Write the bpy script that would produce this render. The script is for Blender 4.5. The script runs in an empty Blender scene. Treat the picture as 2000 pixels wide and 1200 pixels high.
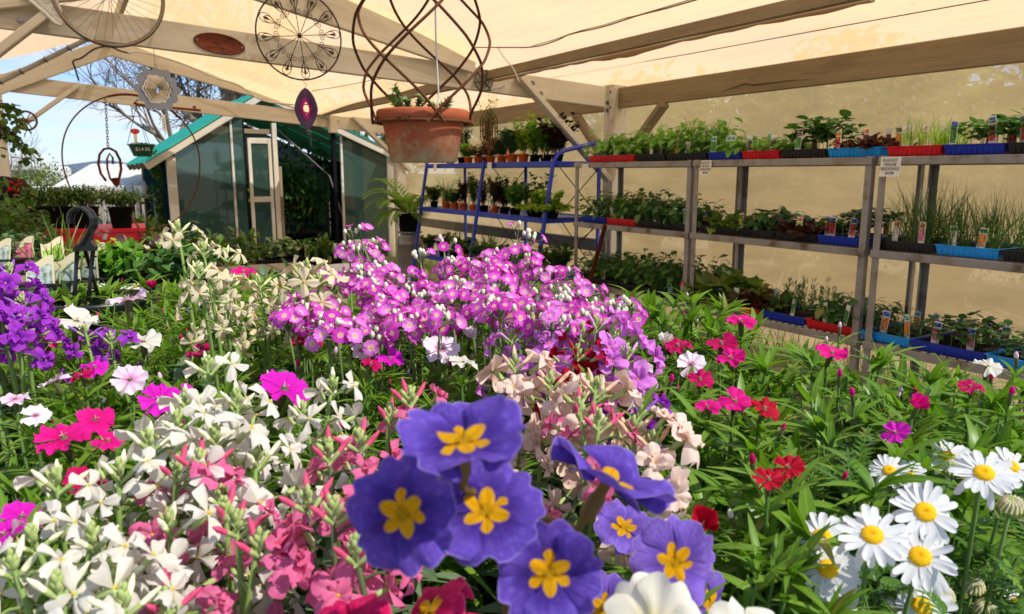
import bpy, math, random
import numpy as np
from mathutils import Vector, Matrix
PI = math.pi
R = math.radians
rng = np.random.default_rng(11)
random.seed(11)
scene = bpy.context.scene
col = scene.collection

# ------------------------------------------------------------------ camera
H = 1.40
FPX = 1455.0
PITCH = R(10.2)
cam_d = bpy.data.cameras.new("camera")
cam_d.sensor_width = 36.0
cam_d.lens = 36.0 * FPX / 2000.0
cam_d.clip_start = 0.02
cam_d.clip_end = 9000
cam = bpy.data.objects.new("camera", cam_d)
cam.location = (0, 0, H)
cam.rotation_euler = (PI / 2 - PITCH, 0, 0)
cam_d.dof.use_dof = True
cam_d.dof.focus_distance = 1.1
cam_d.dof.aperture_fstop = 15
col.objects.link(cam)
scene.camera = cam

# ------------------------------------------------------------------ sun and sky
SUN_H = Vector((0.882, -0.471, 0)).normalized()      # horizontal direction towards the sun
SUN_EL = R(49)
to_sun = Vector((SUN_H.x * math.cos(SUN_EL), SUN_H.y * math.cos(SUN_EL), math.sin(SUN_EL)))
sun_d = bpy.data.lights.new("sun", 'SUN')
sun_d.energy = 4.3
sun_d.angle = R(0.6)
sun_d.color = (1.0, 0.95, 0.86)
sun = bpy.data.objects.new("sun", sun_d)
sun.rotation_euler = to_sun.to_track_quat('Z', 'Y').to_euler()
sun.location = (6, -6, 9)
col.objects.link(sun)

world = bpy.data.worlds.new("World")
scene.world = world
world.use_nodes = True
wn, wl = world.node_tree.nodes, world.node_tree.links
wn.clear()
w_out = wn.new('ShaderNodeOutputWorld')
w_bg = wn.new('ShaderNodeBackground')
w_sky = wn.new('ShaderNodeTexSky')
w_sky.sky_type = 'NISHITA'
w_sky.sun_disc = False
w_sky.sun_elevation = SUN_EL
w_sky.sun_rotation = math.atan2(SUN_H.x, SUN_H.y)
w_sky.air_density = 1.0
w_sky.dust_density = 0.15
w_sky.ozone_density = 4.0
w_tc = wn.new('ShaderNodeTexCoord')
w_map = wn.new('ShaderNodeMapping')
w_map.inputs['Scale'].default_value = (1.3, 1.3, 6.5)
w_map.inputs['Location'].default_value = (0.4, 0.1, 0.25)
w_noise = wn.new('ShaderNodeTexNoise')
w_noise.inputs['Scale'].default_value = 2.2
w_noise.inputs['Detail'].default_value = 7
w_noise.inputs['Roughness'].default_value = 0.55
w_ramp = wn.new('ShaderNodeValToRGB')
w_ramp.color_ramp.elements[0].position = 0.42
w_ramp.color_ramp.elements[0].color = (0, 0, 0, 1)
w_ramp.color_ramp.elements[1].position = 0.66
w_ramp.color_ramp.elements[1].color = (1, 1, 1, 1)
w_mix = wn.new('ShaderNodeMixRGB')
w_mix.inputs['Color2'].default_value = (5.6, 5.8, 6.2, 1)
w_bg.inputs['Strength'].default_value = 0.15
wl.new(w_tc.outputs['Generated'], w_map.inputs['Vector'])
wl.new(w_map.outputs['Vector'], w_noise.inputs['Vector'])
wl.new(w_noise.outputs['Fac'], w_ramp.inputs['Fac'])
wl.new(w_ramp.outputs['Color'], w_mix.inputs['Fac'])
w_tint = wn.new('ShaderNodeMixRGB')
w_tint.blend_type = 'MULTIPLY'
w_tint.inputs['Fac'].default_value = 1.0
w_tint.inputs['Color2'].default_value = (0.66, 0.82, 1.10, 1)
wl.new(w_sky.outputs['Color'], w_tint.inputs['Color1'])
wl.new(w_tint.outputs['Color'], w_mix.inputs['Color1'])
wl.new(w_mix.outputs['Color'], w_bg.inputs['Color'])
wl.new(w_bg.outputs['Background'], w_out.inputs['Surface'])

scene.view_settings.view_transform = 'Standard'
scene.view_settings.look = 'None'
scene.view_settings.gamma = 1
scene.view_settings.exposure = 0.12
scene.cycles.max_bounces = 8
scene.cycles.transparent_max_bounces = 12
scene.cycles.transmission_bounces = 4
scene.cycles.diffuse_bounces = 4
scene.cycles.use_denoising = True

# ------------------------------------------------------------------ where things stand
cP, sP = math.cos(PITCH), math.sin(PITCH)
LV = Vector((-0.5135, 0.858, 0)).normalized()         # along the shade house, away from the viewer
CV = Vector((LV.y, -LV.x, 0))                         # across it, towards the shade cloth wall
ORG = Vector((1.97, 4.10, 0))                         # foot of the third rack post
ROTZ = math.atan2(-LV.y, -LV.x)                       # local x = -LV, local y = CV


def ray(px, py):
    u = (px - 1000) / FPX
    v = (600 - py) / FPX
    return Vector((u, cP + sP * v, -sP + cP * v))


def P(px, py, d):
    return ray(px, py) * d + Vector((0, 0, H))


def Pz(px, py, z):
    r = ray(px, py)
    return r * ((z - H) / r.z) + Vector((0, 0, H))


def Pw(px, py, w):
    """point on the plane parallel to the wall, w metres behind the rack front: (x, y, z) in the shade house frame"""
    r = ray(px, py)
    q = r * ((ORG.dot(CV) + w) / r.dot(CV)) + Vector((0, 0, H))
    return loc(q)


def Pt(px, py, t):
    """point on the cross plane t metres along the shade house, in its frame"""
    r = ray(px, py)
    q = r * ((ORG.dot(LV) + t) / r.dot(LV)) + Vector((0, 0, H))
    return loc(q)


def loc(q):
    e = q - ORG
    return Vector((-e.dot(LV), e.dot(CV), q.z))


def wor(p):
    p = Vector(p)
    return ORG - LV * p.x + CV * p.y + Vector((0, 0, p.z))


# ------------------------------------------------------------------ mesh building
class MB:
    def __init__(self):
        self.v, self.f3, self.f4, self.m3, self.m4, self.uv, self.n = [], [], [], [], [], [], 0

    def add(self, v, f, mat=0, uv=None):
        v = np.asarray(v, dtype=np.float64).reshape(-1, 3)
        self.v.append(v)
        self.uv.append(np.zeros((len(v), 2)) if uv is None else np.asarray(uv, dtype=np.float64))
        q = np.array([x for x in f if len(x) == 4], dtype=np.int64)
        t = np.array([x for x in f if len(x) == 3], dtype=np.int64)
        if len(q):
            self.f4.append(q + self.n)
            self.m4.append(np.full(len(q), mat))
        if len(t):
            self.f3.append(t + self.n)
            self.m3.append(np.full(len(t), mat))
        self.n += len(v)
        return self

    def many(self, T, mats, mat=0):
        """T = (v, quads, uv) repeated under N 4x4 matrices"""
        v, q, uv = T
        mats = np.asarray(mats)
        N = len(mats)
        if N == 0:
            return self
        w = np.einsum('nij,vj->nvi', mats[:, :3, :3], v) + mats[:, None, :3, 3]
        idx = q[None] + (np.arange(N) * len(v))[:, None, None] + self.n
        self.v.append(w.reshape(-1, 3))
        self.uv.append(np.tile(uv, (N, 1)))
        self.f4.append(idx.reshape(-1, 4))
        self.m4.append(np.full(N * len(q), mat))
        self.n += N * len(v)
        return self

    def box(self, c, s, mat=0, rot=None, taper=1.0):
        x, y, z = s[0] / 2, s[1] / 2, s[2] / 2
        v = np.array([(-x * taper, -y * taper, -z), (x * taper, -y * taper, -z), (x * taper, y * taper, -z), (-x * taper, y * taper, -z),
                      (-x, -y, z), (x, -y, z), (x, y, z), (-x, y, z)])
        if rot is not None:
            v = v @ np.array(rot.to_3x3()).T
        v = v + np.array(c)
        f = [(0, 3, 2, 1), (4, 5, 6, 7), (0, 1, 5, 4), (1, 2, 6, 5), (2, 3, 7, 6), (3, 0, 4, 7)]
        # separate faces so that each carries its own uv
        vv, ff, uu = [], [], []
        for k, q in enumerate(f):
            b = len(vv)
            vv += [v[i] for i in q]
            ff.append((b, b + 1, b + 2, b + 3))
            e1 = np.linalg.norm(v[q[1]] - v[q[0]])
            e2 = np.linalg.norm(v[q[3]] - v[q[0]])
            uu += [(0, 0), (e1, 0), (e1, e2), (0, e2)]
        return self.add(vv, ff, mat, uu)

    def beam(self, a, b, w, h, mat=0, up=(0, 0, 1), ch=0.006):
        """bar from a to b, w across and h high, chamfered, uv: u along the grain in metres"""
        a, b, up = Vector(a), Vector(b), Vector(up)
        d = (b - a)
        ln = d.length
        d.normalize()
        s = d.cross(up).normalized()
        n = s.cross(d).normalized()
        x, y = w / 2, h / 2
        c = min(ch, x * .4, y * .4)
        prof = [(-x + c, -y), (x - c, -y), (x, -y + c), (x, y - c), (x - c, y), (-x + c, y), (-x, y - c), (-x, -y + c)]
        vv, ff, uu = [], [], []
        off = random.random() * 20
        per = 0.0
        for k in range(8):
            p, q = prof[k], prof[(k + 1) % 8]
            l = math.hypot(q[0] - p[0], q[1] - p[1])
            bb = len(vv)
            for (pt, along, vv_) in ((p, 0, per), (q, 0, per + l), (q, 1, per + l), (p, 1, per)):
                o = (b if along else a) + s * pt[0] + n * pt[1]
                vv.append(tuple(o))
                uu.append((off + along * ln, vv_))
            ff.append((bb, bb + 1, bb + 2, bb + 3))
            per += l
        for e, base in ((a, 0), (b, 1)):
            bb = len(vv)
            for p in prof:
                vv.append(tuple(e + s * p[0] + n * p[1]))
                uu.append((off + p[0], p[1] * 4))
            order = list(range(8))
            ff += [(bb, bb + 1, bb + 2, bb + 7), (bb + 7, bb + 2, bb + 3, bb + 6), (bb + 6, bb + 3, bb + 4, bb + 5)]
        return self.add(vv, ff, mat, uu)

    def tube(self, pts, r, seg=6, mat=0, closed=False, caps=True):
        pts = [Vector(p) for p in pts]
        n = len(pts)
        rr = r if isinstance(r, (list, tuple)) else [r] * n
        vv, ff, uu = [], [], []
        prev = None
        dist = 0
        for i, p in enumerate(pts):
            if closed:
                t = (pts[(i + 1) % n] - pts[i - 1])
            else:
                t = pts[min(i + 1, n - 1)] - pts[max(i - 1, 0)]
            if t.length < 1e-9:
                t = Vector((0, 0, 1))
            t.normalize()
            if prev is None:
                a = Vector((0, 0, 1)) if abs(t.z) < .9 else Vector((1, 0, 0))
                nrm = t.cross(a).normalized()
            else:
                nrm = prev - t * prev.dot(t)
                if nrm.length < 1e-6:
                    nrm = t.orthogonal()
                nrm.normalize()
            prev = nrm
            bi = t.cross(nrm)
            if i:
                dist += (p - pts[i - 1]).length
            for k in range(seg):
                an = 2 * PI * k / seg
                vv.append(tuple(p + (nrm * math.cos(an) + bi * math.sin(an)) * rr[i]))
                uu.append((dist, k / seg))
        for i in range(n if closed else n - 1):
            j = (i + 1) % n
            for k in range(seg):
                l = (k + 1) % seg
                ff.append((i * seg + k, i * seg + l, j * seg + l, j * seg + k))
        if caps and not closed:
            for base, p in ((0, pts[0]), ((n - 1) * seg, pts[-1])):
                c = len(vv)
                vv.append(tuple(p))
                uu.append((0, 0))
                for k in range(seg):
                    ff.append((base + k, base + (k + 1) % seg, c))
        return self.add(vv, ff, mat, uu)

    def lathe(self, prof, seg=24, mat=0, c=(0, 0, 0), axis=None):
        """prof: (radius, z) list"""
        vv, ff, uu = [], [], []
        n = len(prof)
        for k in range(seg):
            an = 2 * PI * k / seg
            for i, (r, z) in enumerate(prof):
                vv.append((r * math.cos(an), r * math.sin(an), z))
                uu.append((k / seg, i / max(1, n - 1)))
        for k in range(seg):
            l = (k + 1) % seg
            for i in range(n - 1):
                ff.append((k * n + i, l * n + i, l * n + i + 1, k * n + i + 1))
        v = np.array(vv)
        if axis is not None:
            v = v @ np.array(Vector((0, 0, 1)).rotation_difference(Vector(axis)).to_matrix()).T
        return self.add(v + np.array(c), ff, mat, uu)

    def ball(self, c, r, seg=8, rings=5, mat=0, sc=(1, 1, 1)):
        prof = [(max(1e-4, math.sin(PI * i / rings)), -math.cos(PI * i / rings)) for i in range(rings + 1)]
        vv, ff = [], []
        n = rings + 1
        for k in range(seg):
            an = 2 * PI * k / seg
            for (a, z) in prof:
                vv.append((c[0] + r * sc[0] * a * math.cos(an), c[1] + r * sc[1] * a * math.sin(an), c[2] + r * sc[2] * z))
        for k in range(seg):
            l = (k + 1) % seg
            for i in range(rings):
                ff.append((k * n + i, l * n + i, l * n + i + 1, k * n + i + 1))
        return self.add(vv, ff, mat)

    def merge(self, o, mat):
        self.v += o.v
        self.uv += o.uv
        self.f4 += [f + self.n for f in o.f4]
        self.f3 += [f + self.n for f in o.f3]
        self.m4 += [k * 0 + mat for k in o.m4]
        self.m3 += [k * 0 + mat for k in o.m3]
        self.n += o.n
        return self

    def mesh(self, name, mats, smooth=True):
        me = bpy.data.meshes.new(name)
        if self.n:
            v = np.concatenate(self.v)
            uv = np.concatenate(self.uv)
            f4 = np.concatenate(self.f4) if self.f4 else np.zeros((0, 4), dtype=np.int64)
            f3 = np.concatenate(self.f3) if self.f3 else np.zeros((0, 3), dtype=np.int64)
            mi = np.concatenate(self.m4 + self.m3)
            lv = np.concatenate([f4.reshape(-1), f3.reshape(-1)])
            tot = np.concatenate([np.full(len(f4), 4), np.full(len(f3), 3)])
            st = np.concatenate([[0], np.cumsum(tot)[:-1]])
            me.vertices.add(len(v))
            me.vertices.foreach_set('co', v.reshape(-1).astype(np.float32))
            me.loops.add(len(lv))
            me.loops.foreach_set('vertex_index', lv.astype(np.int32))
            me.polygons.add(len(tot))
            me.polygons.foreach_set('loop_start', st.astype(np.int32))
            me.polygons.foreach_set('loop_total', tot.astype(np.int32))
            me.polygons.foreach_set('material_index', mi.astype(np.int32))
            me.polygons.foreach_set('use_smooth', np.full(len(tot), bool(smooth)))
            ul = me.uv_layers.new(name='UVMap')
            ul.data.foreach_set('uv', uv[lv].reshape(-1).astype(np.float32))
            me.update(calc_edges=True)
            me.validate()
        for m in (mats if isinstance(mats, (list, tuple)) else [mats]):
            me.materials.append(m)
        return me

    def build(self, name, mats, parent=None, smooth=True):
        return link(name, self.mesh(name, mats, smooth), parent)


def link(name, me, parent=None, mat=None):
    o = bpy.data.objects.new(name, me)
    col.objects.link(o)
    if parent is not None:
        o.parent = parent
    if mat is not None:
        o.matrix_local = mat
    return o


def tag(o, label=None, cat=None, group=None, kind=None):
    if label:
        o['label'] = label
    if cat:
        o['category'] = cat
    if group:
        o['group'] = group
    if kind:
        o['kind'] = kind
    return o


def thing(name, label, cat, at=(0, 0, 0), rz=0, group=None):
    o = bpy.data.objects.new(name, None)
    o.empty_display_size = 0.05
    col.objects.link(o)
    o.location = at
    o.rotation_euler = (0, 0, rz)
    return tag(o, label, cat, group)


def frames(pos, along, up, scale):
    """N 4x4 matrices with x = side, y = along, z = up"""
    pos, along, up = (np.asarray(a, dtype=np.float64) for a in (pos, along, up))
    along = along / np.linalg.norm(along, axis=1, keepdims=True)
    s = np.cross(along, up)
    ln = np.linalg.norm(s, axis=1, keepdims=True)
    bad = ln[:, 0] < 1e-5
    s[bad] = np.cross(along[bad], np.array([1.0, 0.13, 0.2]))
    s /= np.linalg.norm(s, axis=1, keepdims=True)
    n = np.cross(s, along)
    sc = np.asarray(scale, dtype=np.float64)
    if sc.ndim == 1:
        sc = np.stack([sc, sc, sc], 1)
    M = np.zeros((len(pos), 4, 4))
    M[:, :3, 0] = s * sc[:, 0:1]
    M[:, :3, 1] = along * sc[:, 1:2]
    M[:, :3, 2] = n * sc[:, 2:3]
    M[:, :3, 3] = pos
    M[:, 3, 3] = 1
    return M


def basis(pos, z, spin=0.0, s=1.0):
    """matrix that turns local +z to the direction z"""
    q = Vector((0, 0, 1)).rotation_difference(Vector(z).normalized())
    return Matrix.Translation(Vector(pos)) @ q.to_matrix().to_4x4() @ Matrix.Rotation(spin, 4, 'Z') @ Matrix.Scale(s, 4)


def leafT(L=1.0, W=0.25, seg=4, droop=0.25, fold=0.18, kind='lance', cols=3, wave=0.0):
    vv, uu = [], []
    for i in range(seg + 1):
        u = i / seg
        if kind == 'lance':
            p = (math.sin(PI * min(1, u * .92 + .06)) ** .8) * (1 - .25 * u)
        elif kind == 'blade':
            p = (1 - u ** 2.5) * .9 + .02
        elif kind == 'round':
            p = math.sqrt(max(0.0, 1 - (2 * u - 1) ** 2)) * .98 + .03
        elif kind == 'spoon':
            p = math.sin(PI * u ** 1.7 * .93 + .1) * .95 + .03
        else:
            p = 1
        for c in range(cols):
            x = c / (cols - 1) * 2 - 1
            vv.append((x * W / 2 * p, u * L * (1 - .15 * droop * u), -droop * L * u * u + fold * abs(x) * W * p * .5 + wave * W * math.sin(u * 9 + x * 2) * abs(x)))
            uu.append((u, x * .5 + .5))
    q = []
    for i in range(seg):
        for c in range(cols - 1):
            a = i * cols + c
            q.append((a, a + 1, a + cols + 1, a + cols))
    return (np.array(vv), np.array(q), np.array(uu))


def joinT(Ts):
    v, q, u, n = [], [], [], 0
    for T, M in Ts:
        M = np.array(M)
        v.append(T[0] @ M[:3, :3].T + M[:3, 3])
        q.append(T[1] + n)
        u.append(T[2])
        n += len(T[0])
    return (np.concatenate(v), np.concatenate(q), np.concatenate(u))


def unit(n):
    a = rng.normal(size=(n, 3))
    return a / np.linalg.norm(a, axis=1, keepdims=True)


def U(a, b, n=None):
    return rng.uniform(a, b, n)


def circ(c, r, n=24, ax=(1, 0, 0), ay=(0, 0, 1), a0=0, a1=2 * PI, closed=True):
    c, ax, ay = Vector(c), Vector(ax), Vector(ay)
    m = n if closed else n + 1
    return [c + ax * (r * math.cos(a0 + (a1 - a0) * i / n)) + ay * (r * math.sin(a0 + (a1 - a0) * i / n)) for i in range(m)]


# ------------------------------------------------------------------ materials
def new_mat(name):
    m = bpy.data.materials.new(name)
    m.use_nodes = True
    nt = m.node_tree
    nt.nodes.clear()
    out = nt.nodes.new('ShaderNodeOutputMaterial')
    return m, nt, out


def c4(c):
    return (c[0], c[1], c[2], 1.0)


def srgb(r, g, b):
    def f(x):
        x /= 255.0
        return x / 12.92 if x <= .04045 else ((x + .055) / 1.055) ** 2.4
    return (f(r), f(g), f(b))


def ramp(nt, pts):
    n = nt.nodes.new('ShaderNodeValToRGB')
    e = n.color_ramp.elements
    while len(e) > 1:
        e.remove(e[-1])
    e[0].position = pts[0][0]
    e[0].color = c4(pts[0][1])
    for p, c in pts[1:]:
        k = e.new(p)
        k.color = c4(c)
    return n


def mixc(nt, fac, a, b, mode='MIX'):
    n = nt.nodes.new('ShaderNodeMixRGB')
    n.blend_type = mode
    for key, val in (('Fac', fac), ('Color1', a), ('Color2', b)):
        if hasattr(val, 'links') or hasattr(val, 'is_linked'):
            nt.links.new(val, n.inputs[key])
        elif isinstance(val, (int, float)):
            n.inputs[key].default_value = val
        else:
            n.inputs[key].default_value = c4(val)
    return n.outputs['Color']


def mth(nt, op, a, b=0.0, clamp=False):
    n = nt.nodes.new('ShaderNodeMath')
    n.operation = op
    n.use_clamp = clamp
    for i, v in enumerate((a, b)):
        if isinstance(v, (int, float)):
            n.inputs[i].default_value = v
        else:
            nt.links.new(v, n.inputs[i])
    return n.outputs[0]


def noise(nt, vec=None, scale=5, detail=4, rough=.5, mapscale=None, coord='Object'):
    n = nt.nodes.new('ShaderNodeTexNoise')
    n.inputs['Scale'].default_value = scale
    n.inputs['Detail'].default_value = detail
    n.inputs['Roughness'].default_value = rough
    if vec is None:
        tc = nt.nodes.new('ShaderNodeTexCoord')
        vec = tc.outputs[coord]
    if mapscale:
        mp = nt.nodes.new('ShaderNodeMapping')
        mp.inputs['Scale'].default_value = mapscale
        nt.links.new(vec, mp.inputs['Vector'])
        vec = mp.outputs['Vector']
    nt.links.new(vec, n.inputs['Vector'])
    return n.outputs['Fac']


def bump(nt, height, strength=.3, dist=.01):
    b = nt.nodes.new('ShaderNodeBump')
    b.inputs['Strength'].default_value = strength
    b.inputs['Distance'].default_value = dist
    nt.links.new(height, b.inputs['Height'])
    return b.outputs['Normal']


def bsdf(nt, color, rough=.6, spec=.4, metal=0.0, normal=None):
    b = nt.nodes.new('ShaderNodeBsdfPrincipled')
    for key, v in (('Base Color', color), ('Roughness', rough)):
        if isinstance(v, (int, float)):
            b.inputs[key].default_value = v
        elif isinstance(v, tuple):
            b.inputs[key].default_value = c4(v)
        else:
            nt.links.new(v, b.inputs[key])
    b.inputs['Specular IOR Level'].default_value = spec
    b.inputs['Metallic'].default_value = metal
    if normal is not None:
        nt.links.new(normal, b.inputs['Normal'])
    return b.outputs['BSDF']


def mixs(nt, fac, a, b):
    n = nt.nodes.new('ShaderNodeMixShader')
    if isinstance(fac, (int, float)):
        n.inputs[0].default_value = fac
    else:
        nt.links.new(fac, n.inputs[0])
    nt.links.new(a, n.inputs[1])
    nt.links.new(b, n.inputs[2])
    return n.outputs[0]


def translucent(nt, color):
    t = nt.nodes.new('ShaderNodeBsdfTranslucent')
    if isinstance(color, tuple):
        t.inputs['Color'].default_value = c4(color)
    else:
        nt.links.new(color, t.inputs['Color'])
    return t.outputs[0]


def transparent(nt, color=(1, 1, 1)):
    t = nt.nodes.new('ShaderNodeBsdfTransparent')
    t.inputs['Color'].default_value = c4(color)
    return t.outputs[0]


def plain(name, color, rough=.6, spec=.4, metal=0.0, var=.15, nscale=12, bmp=0.0, dirt=None):
    """one base colour broken up by soft noise; dirt = (colour, amount, scale)"""
    m, nt, out = new_mat(name)
    f = noise(nt, scale=nscale, detail=5)
    k = mth(nt, 'MULTIPLY_ADD', f, var * 2)
    nt.nodes[-1].inputs[2].default_value = 1 - var
    c = mixc(nt, 1.0, color, (1, 1, 1), 'MULTIPLY')
    nt.links.new(k, nt.nodes[-1].inputs['Color2'])
    if dirt:
        g = noise(nt, scale=dirt[2], detail=6, rough=.65)
        r = ramp(nt, [(.5 - dirt[1] * .5 + .12, (0, 0, 0)), (.72, (1, 1, 1))])
        nt.links.new(g, r.inputs[0])
        c = mixc(nt, r.outputs[0], c, dirt[0])
    nrm = bump(nt, f, bmp, .004) if bmp else None
    nt.links.new(bsdf(nt, c, rough, spec, metal, nrm), out.inputs[0])
    return m


def leafm(name, c1, c2, rough=.42, transl=.35, vein=.25, spec=.35, tint=None, old=.035):
    """leaf: colour varies from leaf to leaf, paler midrib, light comes through"""
    m, nt, out = new_mat(name)
    g = nt.nodes.new('ShaderNodeNewGeometry')
    c = mixc(nt, g.outputs['Random Per Island'], c1, c2)
    if old:
        rnd = mth(nt, 'FRACT', mth(nt, 'MULTIPLY', g.outputs['Random Per Island'], 37.0))
        c = mixc(nt, mth(nt, 'MULTIPLY', mth(nt, 'GREATER_THAN', rnd, 1 - old), .8), c, (.36, .27, .06))
    uv = nt.nodes.new('ShaderNodeUVMap')
    sp = nt.nodes.new('ShaderNodeSeparateXYZ')
    nt.links.new(uv.outputs[0], sp.inputs[0])
    d = mth(nt, 'ABSOLUTE', mth(nt, 'SUBTRACT', sp.outputs[1], .5))
    rib = mth(nt, 'MULTIPLY', mth(nt, 'LESS_THAN', d, .07), vein)
    c = mixc(nt, rib, c, tuple(min(1, x * 1.9 + .02) for x in c2))
    nz = noise(nt, scale=60, detail=3)
    c = mixc(nt, mth(nt, 'MULTIPLY', nz, .5), c, tuple(x * .6 for x in c1))
    if tint:
        r = ramp(nt, [(.35, (0, 0, 0)), (.95, (1, 1, 1))])
        nt.links.new(sp.outputs[0], r.inputs[0])
        c = mixc(nt, mth(nt, 'MULTIPLY', r.outputs[0], .8), c, tint)
    lt = mixc(nt, 1.0, c, (1.15, 1.3, .55), 'MULTIPLY')
    s = mixs(nt, transl, bsdf(nt, c, rough, spec), translucent(nt, lt))
    nt.links.new(s, out.inputs[0])
    return m


def petalm(name, pts, transl=.3, rough=.6, streak=.25, spec=.15, dark=None):
    """petal coloured from its base (0) to its edge (1), with fine streaks along it"""
    m, nt, out = new_mat(name)
    uv = nt.nodes.new('ShaderNodeUVMap')
    sp = nt.nodes.new('ShaderNodeSeparateXYZ')
    nt.links.new(uv.outputs[0], sp.inputs[0])
    n2 = noise(nt, vec=uv.outputs[0], scale=1.0, detail=3, mapscale=(3, 26, 1))
    u = mth(nt, 'ADD', sp.outputs[0], mth(nt, 'MULTIPLY', mth(nt, 'SUBTRACT', n2, .5), .16))
    r = ramp(nt, pts)
    nt.links.new(u, r.inputs[0])
    k = mth(nt, 'MULTIPLY', mth(nt, 'SUBTRACT', n2, .35, True), streak * 2)
    dk = dark if dark else tuple(x * .72 for x in pts[-1][1])
    c = mixc(nt, k, r.outputs[0], dk)
    g = nt.nodes.new('ShaderNodeNewGeometry')
    c = mixc(nt, mth(nt, 'MULTIPLY', g.outputs['Random Per Island'], .18), c, tuple(min(1, x * 1.25 + .02) for x in pts[-1][1]))
    nrm = bump(nt, n2, .25, .002)
    s = mixs(nt, transl, bsdf(nt, c, rough, spec, 0, nrm), translucent(nt, c))
    nt.links.new(s, out.inputs[0])
    return m


def woodm(name, c1, c2, crack=(.05, .035, .02), rough=.8, grain=1.0, white=None):
    """weathered timber, grain along u"""
    m, nt, out = new_mat(name)
    uv = nt.nodes.new('ShaderNodeUVMap')
    g1 = noise(nt, vec=uv.outputs[0], scale=1, detail=6, rough=.6, mapscale=(2.2, 55, 1))
    g2 = noise(nt, vec=uv.outputs[0], scale=1, detail=4, rough=.6, mapscale=(1.1, 6, 1))
    r = ramp(nt, [(.3, c1), (.7, c2)])
    nt.links.new(mth(nt, 'ADD', mth(nt, 'MULTIPLY', g1, .5 * grain), mth(nt, 'MULTIPLY', g2, 1 - .5 * grain)), r.inputs[0])
    g3 = noise(nt, vec=uv.outputs[0], scale=1, detail=8, rough=.7, mapscale=(1.6, 90, 1))
    rr = ramp(nt, [(.62, (0, 0, 0)), (.70, (1, 1, 1))])
    nt.links.new(g3, rr.inputs[0])
    c = mixc(nt, mth(nt, 'MULTIPLY', rr.outputs[0], .75), r.outputs[0], crack)
    # patches where the paint has worn off
    g4 = noise(nt, vec=uv.outputs[0], scale=1, detail=6, rough=.7, mapscale=(1.3, 9, 1))
    r4 = ramp(nt, [(.52, (0, 0, 0)), (.64, (1, 1, 1))])
    nt.links.new(g4, r4.inputs[0])
    c = mixc(nt, mth(nt, 'MULTIPLY', r4.outputs[0], .4), c, tuple(x * .7 for x in c1))
    wv = nt.nodes.new('ShaderNodeTexWave')
    wv.bands_direction = 'Y'
    wv.inputs['Scale'].default_value = 1.0
    wv.inputs['Distortion'].default_value = 5.0
    wv.inputs['Detail'].default_value = 2.5
    wv.inputs['Detail Scale'].default_value = .9
    mpw = nt.nodes.new('ShaderNodeMapping')
    mpw.inputs['Scale'].default_value = (.9, 26, 1)
    nt.links.new(uv.outputs[0], mpw.inputs['Vector'])
    nt.links.new(mpw.outputs[0], wv.inputs['Vector'])
    c = mixc(nt, mth(nt, 'MULTIPLY', wv.outputs['Fac'], .30 * grain), c, tuple(x * .55 for x in c1))
    n = bump(nt, mth(nt, 'SUBTRACT', g1, mth(nt, 'MULTIPLY', rr.outputs[0], .6)), .35, .004)
    nt.links.new(bsdf(nt, c, rough, .25, 0, n), out.inputs[0])
    return m


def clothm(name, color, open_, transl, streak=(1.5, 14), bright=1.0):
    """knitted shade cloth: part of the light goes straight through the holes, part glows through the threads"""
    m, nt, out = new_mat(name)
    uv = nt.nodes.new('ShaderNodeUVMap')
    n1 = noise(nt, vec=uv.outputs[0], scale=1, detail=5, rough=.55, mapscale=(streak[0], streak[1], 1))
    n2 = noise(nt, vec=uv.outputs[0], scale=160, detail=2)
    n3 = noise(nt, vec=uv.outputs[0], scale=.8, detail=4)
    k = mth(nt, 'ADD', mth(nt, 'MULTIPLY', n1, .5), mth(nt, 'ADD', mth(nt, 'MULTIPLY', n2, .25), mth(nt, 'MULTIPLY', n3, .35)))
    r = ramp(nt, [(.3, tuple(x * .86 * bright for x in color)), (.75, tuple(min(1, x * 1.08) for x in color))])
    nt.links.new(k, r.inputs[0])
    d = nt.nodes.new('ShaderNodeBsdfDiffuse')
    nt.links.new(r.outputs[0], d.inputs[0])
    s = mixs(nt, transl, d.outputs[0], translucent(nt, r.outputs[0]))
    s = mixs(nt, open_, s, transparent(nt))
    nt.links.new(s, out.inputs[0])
    return m


M = {}
M['paint'] = woodm('weathered_cream_timber', srgb(200, 190, 168), srgb(226, 218, 202), grain=.55)
M['timber'] = woodm('bare_brown_timber', srgb(128, 111, 86), srgb(166, 149, 120), grain=.85)
M['graytimber'] = woodm('grey_rail_timber', srgb(118, 110, 96), srgb(150, 140, 124), grain=.8)
M['rack'] = plain('galvanised_rack_steel', srgb(150, 144, 136), .5, .5, .35, .25, 18, .1, ((.12, .07, .03), .25, 9))
M['bolt'] = plain('dull_bolt_steel', (.25, .24, .23), .45, .5, .8)
M['blue'] = plain('blue_painted_steel', srgb(24, 48, 170), .4, .5, 0, .2, 10, .05, ((.05, .06, .12), .2, 14))
M['black'] = plain('black_plastic', (.008, .009, .010), .6, .06, 0, .3, 20)
M['hookblack'] = plain('black_hook_plastic', (.014, .014, .015), .33, .5, 0, .2, 40)
M['traysblue'] = plain('blue_tray_plastic', srgb(22, 50, 160), .4, .4, 0, .2, 14)
M['traysred'] = plain('red_tray_plastic', srgb(208, 22, 34), .4, .4, 0, .2, 14)
M['traysky'] = plain('sky_blue_tray_plastic', srgb(30, 150, 222), .4, .4, 0, .15, 14)
M['trayblk'] = plain('black_tray_plastic', (.015, .014, .014), .5, .4, 0, .3, 14)
M['soil'] = plain('potting_mix', (.022, .014, .009), .95, .1, 0, .6, 90, .6)
M['orange'] = plain('orange_pot_plastic', srgb(214, 96, 26), .45, .4, 0, .2, 14)
M['greenpot'] = plain('green_pot_plastic', srgb(10, 84, 56), .35, .5, 0, .15, 14)
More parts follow.
